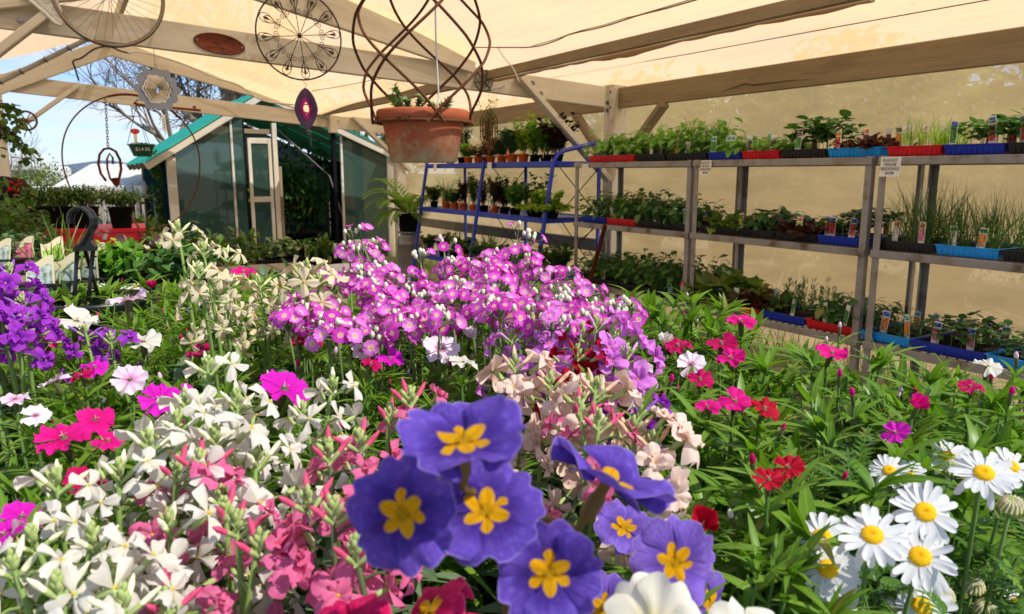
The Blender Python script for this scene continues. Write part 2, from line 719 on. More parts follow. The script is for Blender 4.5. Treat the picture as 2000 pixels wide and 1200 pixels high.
M['rust'] = plain('rusty_steel', srgb(96, 52, 26), .75, .3, .2, .35, 30, .3, ((.11, .045, .015), .4, 26))
M['rustred'] = plain('red_brown_rust', srgb(122, 58, 34), .7, .3, .1, .3, 22, .25, ((.06, .02, .01), .35, 20))
M['iron'] = plain('dark_iron', srgb(60, 48, 42), .6, .4, .4, .25, 25)
M['alu'] = plain('worn_aluminium', srgb(132, 122, 108), .36, .5, .7, .2, 20, 0, ((.25, .16, .09), .35, 8))
M['steel'] = plain('spinner_steel', srgb(196, 190, 178), .3, .5, .9, .1, 12)
M['steel2'] = plain('grey_spinner_steel', srgb(140, 140, 142), .4, .5, .75, .15, 12)
M['purple'] = plain('purple_anodised_steel', srgb(92, 60, 84), .35, .5, .7, .25, 16)
M['magenta_metal'] = plain('magenta_anodised_steel', srgb(190, 40, 150), .3, .5, .7, .2, 16)
M['terra'] = None
M['white'] = plain('white_plastic', (.72, .72, .70), .45, .4, 0, .06, 10)
M['whitemetal'] = plain('white_painted_metal', (.62, .60, .55), .5, .4, 0, .15, 8, 0, ((.25, .2, .13), .3, 6))
M['card'] = plain('paper_card', srgb(232, 226, 214), .8, .2, 0, .05, 6)
M['ink'] = plain('black_ink', (.03, .03, .04), .7, .2)
M['cordwhite'] = plain('white_cord', (.6, .58, .52), .6, .3, 0, .1, 40)
M['cordtan'] = plain('tan_cord', (.22, .14, .07), .7, .2, 0, .15, 40)
M['cordblack'] = plain('dark_cord', (.05, .04, .035), .6, .3)
M['grey_cast'] = plain('grey_cast_iron', srgb(110, 108, 98), .6, .4, .5, .2, 40)
M['zinc'] = plain('dull_zinc', srgb(150, 146, 140), .45, .5, .6, .25, 9, .1, ((.2, .19, .17), .4, 6))
M['redpaint'] = plain('red_table_paint', srgb(214, 26, 34), .45, .4, 0, .12, 5, 0, ((.55, .5, .45), .12, 9))
M['concrete'] = plain('concrete', (.32, .30, .27), .9, .2, 0, .3, 3, .2)
M['hook_rope'] = plain('rope', (.6, .57, .5), .8, .1)

# leaves
M['dian'] = leafm('dianthus_leaf', (.125, .265, .02), (.25, .42, .04), .38, .40)
M['dian_dark'] = leafm('dianthus_lower_leaf', (.045, .12, .015), (.10, .21, .03), .45, .3)
M['stockleaf'] = leafm('stock_leaf', (.10, .17, .075), (.19, .27, .12), .6, .25, .3)
M['stockstem'] = plain('stock_stem', (.20, .31, .07), .55, .3, 0, .2, 30)
M['stockdark'] = plain('dark_stock_stem', (.10, .12, .045), .55, .3, 0, .2, 30)
M['budgreen'] = plain('stock_bud', (.38, .46, .16), .6, .2, 0, .2, 60)
M['primleaf'] = leafm('primrose_leaf', (.05, .13, .022), (.10, .22, .04), .55, .3, .4)
M['primstem'] = plain('primrose_stem', srgb(110, 88, 44), .6, .3, 0, .25, 40)
M['feather'] = leafm('daisy_leaf', (.06, .16, .02), (.14, .28, .035), .45, .3)
M['calyxred'] = plain('dianthus_calyx', (.10, .11, .035), .6, .3, 0, .35, 50)
M['seed1'] = leafm('bright_seedling_leaf', (.13, .33, .035), (.24, .48, .06), .4, .4)
M['seed2'] = leafm('deep_green_seedling_leaf', (.05, .145, .03), (.105, .24, .045), .42, .3)
M['seed3'] = leafm('lettuce_leaf', (.16, .27, .035), (.30, .40, .07), .45, .4)
M['seedred'] = leafm('red_lettuce_leaf', (.07, .022, .018), (.15, .05, .03), .4, .3)
M['lime'] = leafm('lime_leaf', (.26, .42, .03), (.42, .55, .07), .45, .45)
M['chive'] = leafm('onion_blade', (.08, .17, .025), (.17, .27, .045), .4, .3, 0)
M['bluegreen'] = leafm('blue_green_leaf', (.07, .16, .07), (.14, .25, .12), .45, .3)
M['herbleaf'] = leafm('herb_leaf', (.05, .12, .02), (.13, .23, .04), .45, .35)
M['maroon'] = leafm('maroon_leaf', (.035, .012, .014), (.08, .03, .03), .45, .25)
M['fern'] = leafm('fern_frond', (.16, .32, .03), (.32, .50, .05), .45, .45, .2)
M['cordy'] = leafm('red_cordyline_leaf', (.16, .03, .03), (.30, .07, .06), .45, .3, .2)
M['shrubleaf'] = leafm('shrub_leaf', (.045, .11, .018), (.12, .22, .03), .45, .35)
M['hedgeleaf'] = leafm('hedge_leaf', (.10, .16, .03), (.30, .33, .08), .5, .35)
M['dryleaf'] = leafm('dry_leaf', (.20, .15, .08), (.34, .26, .15), .6, .3)
M['succ'] = leafm('succulent_leaf', (.13, .22, .08), (.22, .32, .12), .55, .15, .1)
M['bark'] = plain('grey_bark', (.20, .16, .12), .9, .15, 0, .35, 20, .4)
M['brownstem'] = plain('brown_stem', (.09, .06, .035), .8, .2, 0, .3, 30)
M['greenstem'] = plain('green_stem', (.12, .22, .05), .55, .3, 0, .2, 30)
M['olivestem'] = plain('olive_stem', (.16, .22, .08), .55, .3, 0, .2, 30)

# petals
M['hot'] = petalm('hot_pink_petal', [(0, srgb(150, 0, 60)), (.22, srgb(212, 0, 110)), (1, srgb(238, 22, 146))])
M['crim'] = petalm('crimson_petal', [(0, srgb(110, 0, 30)), (.3, srgb(180, 0, 74)), (1, srgb(206, 6, 100))])
M['red'] = petalm('red_petal', [(0, srgb(110, 0, 16)), (.3, srgb(172, 2, 34)), (1, srgb(196, 8, 48))])
M['mag'] = petalm('magenta_petal', [(0, srgb(160, 0, 110)), (.25, srgb(210, 14, 170)), (1, srgb(226, 34, 196))])
M['pale'] = petalm('pale_pink_petal', [(0, srgb(200, 60, 140)), (.22, srgb(232, 130, 196)), (.5, srgb(246, 204, 228)), (1, srgb(250, 226, 238))], dark=srgb(238, 176, 214))
M['wpink'] = petalm('white_pink_eyed_petal', [(0, srgb(206, 60, 150)), (.24, srgb(226, 120, 190)), (.34, srgb(250, 226, 236)), (1, srgb(252, 240, 242))], dark=srgb(244, 206, 224))
M['wht'] = petalm('white_petal', [(0, srgb(206, 212, 140)), (.22, srgb(228, 222, 202)), (1, srgb(236, 230, 220))], .32, streak=.3, dark=srgb(206, 194, 172))
M['cream'] = petalm('cream_petal', [(0, srgb(204, 196, 120)), (.25, srgb(226, 212, 170)), (1, srgb(234, 222, 190))], .32, streak=.3, dark=srgb(208, 184, 140))
M['rose'] = petalm('rose_pink_petal', [(0, srgb(230, 200, 140)), (.16, srgb(230, 140, 170)), (1, srgb(228, 106, 156))], .34, dark=srgb(208, 76, 128))
M['apri'] = petalm('apricot_petal', [(0, srgb(226, 214, 110)), (.18, srgb(240, 212, 190)), (1, srgb(246, 216, 200))], .3, streak=.2, dark=srgb(232, 188, 172))
M['lila'] = petalm('lilac_pink_petal', [(0, srgb(236, 200, 220)), (.2, srgb(226, 126, 220)), (1, srgb(234, 150, 230))], .36, dark=srgb(212, 100, 206))
M['purp'] = petalm('purple_petal', [(0, srgb(226, 214, 200)), (.16, srgb(140, 30, 190)), (1, srgb(186, 74, 204))], .36, dark=srgb(148, 40, 166))
M['ffairy'] = petalm('fairy_primrose_petal', [(0, srgb(240, 180, 20)), (.20, srgb(250, 206, 60)), (.26, srgb(252, 236, 240)), (.36, srgb(230, 110, 208)), (1, srgb(220, 74, 200))], .33, streak=.22, dark=srgb(204, 60, 186))
M['fbud'] = plain('primrose_bud', srgb(220, 222, 190), .7, .2, 0, .12, 60)
M['daisy'] = petalm('daisy_ray', [(0, srgb(222, 224, 190)), (.2, srgb(234, 234, 230)), (1, srgb(238, 238, 236))], .25, streak=.3, dark=srgb(204, 204, 208))
M['disc'] = plain('daisy_disc', srgb(255, 200, 30), .8, .15, 0, .25, 260, .4)
M['daisybud'] = plain('daisy_bud', (.30, .38, .10), .7, .2, 0, .4, 120)


M['ffairy2'] = petalm('pale_fairy_primrose_petal', [(0, srgb(236, 170, 20)), (.20, srgb(246, 200, 60)), (.26, srgb(250, 236, 240)), (.40, srgb(236, 150, 220)), (1, srgb(232, 124, 214))], .33, streak=.3, dark=srgb(204, 80, 186))
M['ffairy3'] = petalm('deep_fairy_primrose_petal', [(0, srgb(230, 150, 10)), (.20, srgb(240, 190, 60)), (.26, srgb(246, 220, 236)), (.34, srgb(206, 70, 180)), (1, srgb(204, 46, 178))], .33, streak=.3, dark=srgb(170, 30, 150))


def primrosem(name, outer, deep, edge):
    """polyanthus petal: yellow star round the eye, orange line down each ray, pale rim"""
    m, nt, out = new_mat(name)
    uv = nt.nodes.new('ShaderNodeUVMap')
    sp = nt.nodes.new('ShaderNodeSeparateXYZ')
    nt.links.new(uv.outputs[0], sp.inputs[0])
    av = mth(nt, 'ABSOLUTE', mth(nt, 'MULTIPLY', mth(nt, 'SUBTRACT', sp.outputs[1], .5), 2.0))
    n2 = noise(nt, vec=uv.outputs[0], scale=1.0, detail=4, mapscale=(2.5, 24, 1))
    n3 = noise(nt, vec=uv.outputs[0], scale=4.0, detail=3)
    r = ramp(nt, [(.25, deep), (.8, outer)])
    nt.links.new(mth(nt, 'ADD', sp.outputs[0], mth(nt, 'MULTIPLY', mth(nt, 'SUBTRACT', n2, .5), .5)), r.inputs[0])
    c = mixc(nt, mth(nt, 'MULTIPLY', mth(nt, 'SUBTRACT', n3, .45, True), .7), r.outputs[0], tuple(min(1, x * 1.35 + .03) for x in outer))
    gi_ = nt.nodes.new('ShaderNodeNewGeometry')
    c = mixc(nt, mth(nt, 'MULTIPLY', gi_.outputs['Random Per Island'], .55), c, tuple(x * .62 for x in deep))
    vn = noise(nt, vec=uv.outputs[0], scale=1.0, detail=2, mapscale=(1.2, 60, 1))
    c = mixc(nt, mth(nt, 'MULTIPLY', mth(nt, 'SUBTRACT', vn, .5, True), 1.5), c, tuple(x * .55 for x in deep))
    # paler blotches towards the edge, a dusky ring outside the star
    bl = noise(nt, vec=uv.outputs[0], scale=1.0, detail=4, mapscale=(5, 5, 1))
    c = mixc(nt, mth(nt, 'MULTIPLY', mth(nt, 'SUBTRACT', bl, .5, True), 1.6), c, tuple(min(1, x * 1.5 + .10) for x in outer))
    rg = ramp(nt, [(.40, (.8, .8, .8)), (.60, (0, 0, 0))])
    nt.links.new(sp.outputs[0], rg.inputs[0])
    c = mixc(nt, mth(nt, 'MULTIPLY', rg.outputs[0], .7), c, tuple(x * .7 for x in deep))
    rim = mth(nt, 'GREATER_THAN', sp.outputs[0], .965)
    c = mixc(nt, mth(nt, 'MULTIPLY', rim, .35), c, edge)
    # the star: its border falls from the middle of the petal to the sides, with a small notch at the tip
    lim = mth(nt, 'SUBTRACT', .44, mth(nt, 'MULTIPLY', mth(nt, 'POWER', av, 1.4), .24))
    lim = mth(nt, 'ADD', lim, mth(nt, 'MULTIPLY', mth(nt, 'SUBTRACT', n2, .5), .05))
    star = mth(nt, 'MULTIPLY', mth(nt, 'SUBTRACT', lim, sp.outputs[0]), 24.0, True)
    line = mth(nt, 'MULTIPLY', mth(nt, 'LESS_THAN', av, .07), mth(nt, 'LESS_THAN', sp.outputs[0], .40))
    y = mixc(nt, mth(nt, 'MULTIPLY', line, .55), srgb(252, 190, 16), srgb(230, 120, 10))
    yn = noise(nt, vec=uv.outputs[0], scale=1.0, detail=4, mapscale=(6, 14, 1))
    y = mixc(nt, mth(nt, 'MULTIPLY', mth(nt, 'SUBTRACT', yn, .45, True), 2.0), y, srgb(240, 150, 10))
    eye = mth(nt, 'LESS_THAN', sp.outputs[0], .13)
    y = mixc(nt, mth(nt, 'MULTIPLY', eye, .7), y, srgb(206, 156, 14))
    c = mixc(nt, star, c, y)
    nrm = bump(nt, mth(nt, 'ADD', n2, vn), .6, .003)
    s = mixs(nt, .28, bsdf(nt, c, .62, .15, 0, nrm), translucent(nt, c))
    nt.links.new(s, out.inputs[0])
    return m


M['pblue'] = primrosem('violet_blue_primrose_petal', srgb(122, 90, 204), srgb(80, 50, 160), srgb(196, 182, 236))
M['plila'] = primrosem('lilac_primrose_petal', srgb(152, 118, 222), srgb(128, 92, 206), srgb(196, 180, 236))
M['ppink'] = primrosem('pink_primrose_petal', srgb(236, 24, 104), srgb(214, 6, 84), srgb(250, 140, 170))
M['pcream'] = petalm('cream_primrose_petal', [(0, srgb(240, 220, 90)), (.22, srgb(246, 236, 180)), (.5, srgb(248, 242, 218)), (1, srgb(250, 246, 228))], .35, streak=.08, dark=srgb(236, 226, 190))
for k_, c_ in (('wht', (232, 228, 190)), ('rose', (206, 76, 112)), ('apri', (232, 186, 150)), ('lila', (206, 150, 200)), ('red', (170, 30, 50)), ('cream', (226, 220, 160)), ('purp', (140, 90, 170))):
    M['bud_' + k_] = plain('stock_bud_' + k_, srgb(*c_), .6, .2, 0, .12, 60)


def terram():
    m, nt, out = new_mat('terracotta')
    tc = nt.nodes.new('ShaderNodeTexCoord')
    sp = nt.nodes.new('ShaderNodeSeparateXYZ')
    nt.links.new(tc.outputs['Object'], sp.inputs[0])
    n1 = noise(nt, scale=9, detail=6, rough=.6)
    n2 = noise(nt, scale=30, detail=5, rough=.7)
    r = ramp(nt, [(.3, srgb(152, 76, 46)), (.7, srgb(184, 102, 68))])
    nt.links.new(n1, r.inputs[0])
    # lime and algae creeping up from the foot of the pot
    h = mth(nt, 'MULTIPLY_ADD', sp.outputs[2], -9.0)
    nt.nodes[-1].inputs[2].default_value = .85
    k = mth(nt, 'MULTIPLY', mth(nt, 'ADD', h, mth(nt, 'MULTIPLY', mth(nt, 'SUBTRACT', n2, .48), 3.2)), .8, True)
    c = mixc(nt, k, r.outputs[0], srgb(170, 160, 124))
    n = bump(nt, n2, .6, .003)
    nt.links.new(bsdf(nt, c, .85, .2, 0, n), out.inputs[0])
    return m


M['terra'] = terram()


def glassm(name, tint, gloss=.16, clear=.55):
    m, nt, out = new_mat(name)
    g = nt.nodes.new('ShaderNodeBsdfGlossy')
    g.inputs['Roughness'].default_value = .03
    g.inputs['Color'].default_value = (.9, .95, .95, 1)
    d = nt.nodes.new('ShaderNodeBsdfDiffuse')
    d.inputs['Color'].default_value = c4(tuple(x * .45 for x in tint))
    f = nt.nodes.new('ShaderNodeFresnel')
    f.inputs['IOR'].default_value = 1.5
    n = noise(nt, scale=3, detail=5)
    k = mth(nt, 'ADD', mth(nt, 'MULTIPLY', n, .25), (1 - clear) - .12)
    body = mixs(nt, k, transparent(nt, tint), d.outputs[0])
    s = mixs(nt, mth(nt, 'ADD', f.outputs[0], gloss, True), body, g.outputs[0])
    nt.links.new(s, out.inputs[0])
    return m


M['glass'] = glassm('dark_green_glass', (.12, .27, .23), .035, .46)
M['teal'] = clothm('teal_roof_sheet', srgb(76, 208, 188), .03, .45, (.5, 8))
M['roofcloth'] = clothm('cream_roof_cloth', (.94, .615, .29), .15, .88, (1.2, 18))
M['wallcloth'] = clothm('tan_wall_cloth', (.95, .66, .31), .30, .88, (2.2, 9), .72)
M['tape'] = clothm('seam_tape', (.74, .60, .40), .05, .5)
M['drape'] = clothm('folded_brown_cloth', (.42, .28, .13), .1, .4)
M['whiteroof'] = plain('old_white_roofing', (.66, .64, .58), .7, .3, 0, .10, .8)


def groundm():
    m, nt, out = new_mat('gravel_ground')
    n1 = noise(nt, scale=1.3, detail=6)
    n2 = noise(nt, scale=45, detail=4, rough=.7)
    r = ramp(nt, [(.3, (.16, .13, .09)), (.6, (.28, .24, .17)), (.8, (.34, .30, .22))])
    nt.links.new(mth(nt, 'ADD', mth(nt, 'MULTIPLY', n1, .5), mth(nt, 'MULTIPLY', n2, .5)), r.inputs[0])
    n = bump(nt, n2, .5, .01)
    nt.links.new(bsdf(nt, r.outputs[0], .95, .15, 0, n), out.inputs[0])
    return m


M['ground'] = groundm()
M['hill'] = plain('haze_blue_hill', (.12, .16, .20), 1, 0, 0, .2, .002)  # blue haze of the distance is put into the base colour
M['field'] = plain('rough_pasture', (.16, .18, .07), 1, .1, 0, .35, .05)
M['grassm'] = leafm('weed_blade', (.20, .28, .05), (.36, .42, .12), .55, .4, 0)

# ================================================================== ground, hills
mb = MB()
N = 40
xs = np.concatenate([-np.geomspace(4000, 30, 14), np.linspace(-24, 24, 25), np.geomspace(30, 4000, 14)])
ys = xs + 6
vv, ff, uu = [], [], []
for j, y in enumerate(ys):
    for i, x in enumerate(xs):
        r = math.hypot(x, y)
        vv.append((x, y, 0.015 * math.sin(x * 1.3) * math.cos(y * 1.1) if r < 40 else -0.002 * min(r, 800)))
        uu.append((x, y))
nx = len(xs)
for j in range(len(ys) - 1):
    for i in range(nx - 1):
        ff.append((j * nx + i, j * nx + i + 1, (j + 1) * nx + i + 1, (j + 1) * nx + i))
g = mb.add(vv, ff, 0, uu).build('ground', M['ground'])
tag(g, kind='structure')

mb = MB()
vv, ff = [], []
nseg = 60
for i in range(nseg + 1):
    x = -4200 + 3600 * i / nseg
    h = 14 + 42 * math.exp(-((x + 1850) / 200) ** 2) + 8 * math.sin(x * .004) + 10 * math.sin(x * .013)
    for (dy, z) in ((0, -12), (160, h * .6), (420, h), (900, h * .3), (1200, -12)):
        vv.append((x, 3000 + dy, z))
for i in range(nseg):
    for k in range(4):
        a = i * 5 + k
        ff.append((a, a + 5, a + 6, a + 1))
tag(mb.add(vv, ff).build('hills', M['hill']), kind='structure')

mb = MB()
vv, ff, uu = [], [], []
for j in range(9):
    for i in range(13):
        x, y = -70 + 9 * i, 36 + 14 * j
        vv.append((x, y, .03 + .12 * j + .12 * math.sin(i * 1.1 + j)))
        uu.append((x, y))
for j in range(8):
    for i in range(12):
        a = j * 13 + i
        ff.append((a, a + 1, a + 14, a + 13))
tag(mb.add(vv, ff, 0, uu).build('field', M['field']), kind='structure')

# ================================================================== shade house
T1, T2 = 3.2, 8.5
house = thing('shade_house', 'timber framed shade house with cream cloth roof and tan cloth wall', 'shade house', ORG, ROTZ)


def roof_z(w):
    return float(np.interp(w, [-6.4, -3.15, -1.8, -.66, .78, 1.05], [2.02, 3.07, 2.645, 2.25, 2.185, 2.15]))


def sheet(name, mat, f, us, vs, parent):
    """cloth sheet: f(u, v) -> point, uv in metres"""
    vv, uu, ff = [], [], []
    for a in us:
        for b in vs:
            vv.append(f(a, b))
            uu.append((a, b))
    n = len(vs)
    for i in range(len(us) - 1):
        for j in range(n - 1):
            ff.append((i * n + j, i * n + j + 1, (i + 1) * n + j + 1, (i + 1) * n + j))
    return MB().add(vv, ff, 0, uu).build(name, mat, parent)


def sag(t, w):
    k = .012 * math.sin(t * 2.1 + w) + .008 * math.sin(w * 5 + t * .7)
    return k


sheet('roof_cloth', M['roofcloth'], lambda t, w: (-t, w, roof_z(w) + .01 + sag(t, w)), np.arange(-.62, 8.7, .2),
      np.concatenate([np.linspace(-6.4, -3.15, 14), np.linspace(-2.9, -.66, 12), np.linspace(-.45, 1.05, 8)]), house)
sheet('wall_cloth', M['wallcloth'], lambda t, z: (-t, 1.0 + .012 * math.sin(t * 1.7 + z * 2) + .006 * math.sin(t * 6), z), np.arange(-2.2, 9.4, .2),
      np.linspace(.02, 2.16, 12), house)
def timber(name, a, b, w, h, mat='paint', up=(0, 0, 1)):
    return MB().beam(a, b, w, h, 0, up).build(name, M[mat], house, smooth=False)


def bolts(parent, pts, ax, r=.011):
    m = MB()
    for p in pts:
        p = Vector(p)
        m.tube([p, p + Vector(ax) * .018], r, 6)
        m.tube([p, p + Vector(ax) * .006], r * 1.9, 8)
    return m.build('bolt', M['bolt'], parent, smooth=False)


def post(x, y, top, s=.15):
    return timber('post', (x, y, 0), (x, y, top), s, s, 'timber' if False else 'paint', up=(1, 0, 0))


# posts along the wall and at the far end
p1 = post(-T1, .75, 2.22, .15)
bolts(p1, [(-T1 - .02, .672, 2.05), (-T1 - .02, .672, 1.98), (-T1 + .04, .672, 2.14), (-T1 + .04, .672, 2.0)], (0, -1, 0))
bk = [Pw(x, y, .662) for x, y in ((1190, 170), (1203, 172), (1203, 184), (1195, 236), (1191, 238))]
MB().add([tuple(p) for p in bk] + [(p.x, p.y + .006, p.z) for p in bk], [(4, 3, 2, 1), (4, 1, 0), (6, 7, 8, 9), (5, 6, 9)] + [(k, (k + 1) % 5, (k + 1) % 5 + 5, k + 5) for k in range(5)]).build('bracket', M['whitemetal'], house, smooth=False)
post(-T2, .75, 2.2, .15)
post(.85, .75, 2.2, .15)
lp = Pt(4, 320, T2)
post(-T2, lp.y, 2.35, .15)
timber('post', (-T2 + .06, -.30, 1.98), (-T2 + .06, -.30, 2.30), .11, .11, up=(1, 0, 0))
# wall plate and purlins
timber('wall_plate', (1.0, .75, 2.085), (-T1 + .075, .75, 2.085), .05, .185, 'timber')
MB().tube([Pw(1408, 179, .722), Pw(1430, 172, .722), Pw(1455, 164, .722), Pw(1470, 166, .722), Pw(1500, 163, .722), Pw(1545, 157, .722), Pw(1580, 155, .722)], [.0008, .0025, .004, .0045, .003, .002, .0006], 5).build('crack', M['cordblack'], house)
timber('wall_plate', (-T1 - .075, .75, 2.07), (-T2, .75, 2.07), .05, .185, 'timber')
pu = timber('purlin', (.9, -.64, 2.20), (-T1 - .06, -.64, 2.205), .03, .075, 'timber')
timber('purlin', (-T1 - .1, -.62, 2.20), (-T2 - .1, -.40, 2.27), .05, .10, 'timber')
timber('ridge_beam', (.9, -3.15, 3.0), (-T2, -3.12, 3.0), .045, .12, 'paint')
# near truss
A, B = Pt(1179, 190, T1), Pt(-160, 2, T1)
tie = timber('tie_beam', A, B, .05, .19)
A, B = Pt(420, -62, T1 - .08), Pt(928, 116, T1 - .08)
timber('rafter', A, B, .05, .235)
A, B = Pt(420, -62, T1 - .08), Vector((-T1 + .08, -6.0, 2.0))
timber('rafter', A, B, .05, .20)
A, B = Pt(1013, 149, T1 - .075), Pt(1189, 352, T1 - .075)
br = timber('brace', A, B, .05, .095, up=(1, 0, 0))
q = Pt(1040, 163, T1 - .10), Pt(1056, 184, T1 - .10)
bolts(br, q, (1, 0, 0), .013)
A, B = Pt(92, 28, T1 - .08), Pt(-30, 122, T1 - .08)
br = timber('brace', A, B, .05, .12, up=(1, 0, 0))
bolts(br, [Pt(40, 40, T1 - .11), Pt(62, 40, T1 - .11)], (1, 0, 0), .014)
# braces under the wall plate
timber('brace', Pw(1297, 204, .70), Pw(1209, 326, .70), .05, .10, 'timber', up=(0, 1, 0))
timber('brace', Pw(1120, 218, .70), Pw(1183, 312, .70), .05, .10, 'timber', up=(0, 1, 0))
# far truss
timber('tie_beam', Pt(786, 253, T2), Pt(-120, 147, T2), .05, .20)
timber('rafter', Pt(215, 93, T2 - .05), Pt(664, 224, T2 - .05), .05, .20)
timber('rafter', Pt(213, 93, T2 - .055), Pt(-120, 208, T2 - .055), .05, .20)
timber('brace', Pt(688, 228, T2 - .08), Pt(800, 333, T2 - .08), .05, .11, up=(1, 0, 0))
timber('brace', Pt(152, 168, T2 - .08), Pt(12, 268, T2 - .08), .05, .11, up=(1, 0, 0))
# rail low on the wall
timber('wall_rail', Pw(1186, 482, .66), (-T2, .66, Pw(1186, 482, .66).z), .05, .12, 'graytimber')
# a sagging fold of cloth under the purlin, and the wires that carry the roof
vv, uu, ff = [], [], []
nn = 44
for i in range(nn):
    t = 3.1 - i * .08
    dip = .014 + .034 * max(0, math.sin(i * .33 + .6)) * math.sin(PI * i / (nn - 1)) + .012 * abs(math.sin(i * .9))
    for k in range(7):
        an = PI * k / 6
        vv.append((-t, -.645 + .018 * math.cos(an) + .006 * math.sin(i * .5), 2.157 - .7 * dip * math.sin(an)))
        uu.append((t, k * .02))
for i in range(nn - 1):
    for k in range(6):
        ff.append((i * 7 + k, i * 7 + k + 1, (i + 1) * 7 + k + 1, (i + 1) * 7 + k))
MB().add(vv, ff, 0, uu).build('cloth_fold', M['drape'], house)
mb = MB()
mb.tube([Pw(1066, 154, .06), Pw(1350, 105, .06), Pw(1640, 52, .06), Pw(1960, -5, .06)], .003, 5)
mb.build('roof_wire', M['cordblack'], house)
mb = MB()
mb.tube([Pt(609, 178, T1 + 1.5), Pt(660, 170, T1 + 1.5), Pt(737, 155, T1 + 1.5), Pt(860, 146, T1 + 1.5)], .003, 5)
mb.build('roof_wire', M['cordblack'], house)


def cable(name, label, pts, r, mat, cat='cable', sub=10):
    """smooth cable through points given in the shade house frame"""
    q = []
    n = len(pts)
    for i in range(n - 1):
        p0, p1, p2, p3 = (Vector(pts[max(0, i - 1)]), Vector(pts[i]), Vector(pts[i + 1]), Vector(pts[min(n - 1, i + 2)]))
        for k in range(sub):
            t = k / sub
            q.append(.5 * ((2 * p1) + (p2 - p0) * t + (2 * p0 - 5 * p1 + 4 * p2 - p3) * t * t + (3 * p1 - p0 - 3 * p2 + p3) * t ** 3))
    q.append(Vector(pts[-1]))
    o = MB().tube(q, r, 7).build(name, M[mat])
    o.location = ORG
    o.rotation_euler = (0, 0, ROTZ)
    return tag(o, label, cat)


cable('power_cable', 'thin grey cable looping under the cream roof above the long brown purlin',
      [Pw(x, y, -1.0) for x, y in ((924, 93), (972, 93), (1040, 92), (1085, 80), (1115, 67), (1180, 52), (1245, 31), (1300, 17), (1380, -6))], .0042, 'cordtan')
cable('power_cable', 'second thinner strand tied to the grey cable under the cream roof',
      [Pw(x, y, -1.0) for x, y in ((1040, 90), (1085, 77), (1115, 66), (1150, 56), (1180, 49), (1220, 36), (1245, 30), (1300, 14), (1380, -10))], .0025, 'cordtan')
cable('power_cable', 'short cable dropping from the roof wire to the top of the slanting brace',
      [Pw(x, y, -.95) for x, y in ((972, 92), (984, 112), (1003, 135), (1014, 160))], .004, 'cordwhite')
cable('power_cable', 'white cable drooping along the far rafter above the greenhouse',
      [Pt(x, y, T2 - .25) for x, y in ((248, 106), (265, 101), (310, 110), (365, 128), (420, 152), (465, 166), (500, 190), (530, 200), (600, 207))], .012, 'cordwhite')
cable('power_cable', 'black cable hanging in a loop below the far roof apex',
      [Pt(x, y, T2 - .25) for x, y in ((254, 105), (235, 100), (212, 91), (185, 96), (160, 113), (143, 120), (146, 132), (154, 158))], .011, 'cordblack')
cd = thing('conduit', 'pale grey conduit pipe clipped along the left rafter', 'pipe', ORG, ROTZ)
ca, cb = Pt(-60, 190, T2 - .45), Pt(176, 74, T2 - .45)
MB().tube([ca, cb], .028, 10).build('pipe', M['zinc'], cd)
for k in (.25, .42, .62, .82, .97):
    q = ca.lerp(cb, k)
    MB().tube(circ(q, .034, 12, (cb - ca).normalized().orthogonal().normalized(), (cb - ca).normalized().cross((cb - ca).normalized().orthogonal().normalized())), .008, 5, closed=True).build('clip', M['bolt'], cd)

# ================================================================== timber / steel racks with seedlings
SHZ = (1.485, .985, .472)


def rack(label, x0, x1, off=0.0):
    t = thing('shelf_rack', label, 'shelf rack', wor(((x0 + x1) / 2, 0, 0)), ROTZ, 'galvanised shelf racks along the cloth wall')
    hw = (x1 - x0) / 2
    for sx in (-1, 1):
        for y in (.02, .48):
            m = MB()
            cx = sx * (hw - .02)
            # angle iron leg
            m.box((cx, y - (.018 if y < .2 else -.018), .745), (.04, .004, 1.49))
            m.box((cx - sx * -.018, y, .7449), (.004, .032, 1.4898))
            m.build('leg', M['rack'], t, smooth=False)
    for z in SHZ:
        m = MB()
        z = z + off * (SHZ.index(z))
        for y, s in ((.003, 1), (.497, 1)):
            m.beam((-hw - .004, y, z - .021), (hw + .004, y, z - .021), .03, .042, 0, ch=.003)
        for x in (-hw + .01, hw - .01):
            m.beam((x, .02, z - .022), (x, .48, z - .022), .02, .038, 0, ch=.003)
        for k in range(int(hw * 2 / .05)):
            m.box((-hw + .03 + k * .05, .25, z - .009), (.006, .46, .005))
        for k in range(9):
            m.box((0, .05 + .05 * k, z - .0145), (hw * 2 - .04, .006, .005))
        m.build('shelf', M['rack'], t, smooth=False)
    return t


rack('galvanised shelf rack beside the blue trolley, left of the three', -2.78, -1.395)
rack('galvanised shelf rack in the middle of the row, price card at its upper left corner', -1.365, -.025)
rack('galvanised shelf rack with onion seedlings on its middle shelf, right end', .02, 1.40)

# ---- plant tags -----------------------------------------------------
TAGCOL = {'pepper': (200, 40, 30), 'green': (70, 140, 50), 'brown': (96, 52, 40), 'teal': (90, 170, 165), 'orange': (232, 130, 40), 'purple': (120, 50, 110),
          'cream': (226, 214, 180), 'pink': (214, 110, 130), 'blue': (50, 80, 170), 'yellow': (230, 200, 60), 'lime': (150, 190, 60)}
TAGMESH = {}


def photo_mat(key):
    m, nt, out = new_mat('tag_picture_' + key)
    c = srgb(*TAGCOL[key])
    n = noise(nt, scale=70, detail=3)
    r = ramp(nt, [(.35, tuple(x * .35 for x in c)), (.5, c), (.68, tuple(min(1, x * 1.5 + .1) for x in c))])
    nt.links.new(n, r.inputs[0])
    nt.links.new(bsdf(nt, r.outputs[0], .4, .4), out.inputs[0])
    return m


PH = {k: photo_mat(k) for k in TAGCOL}


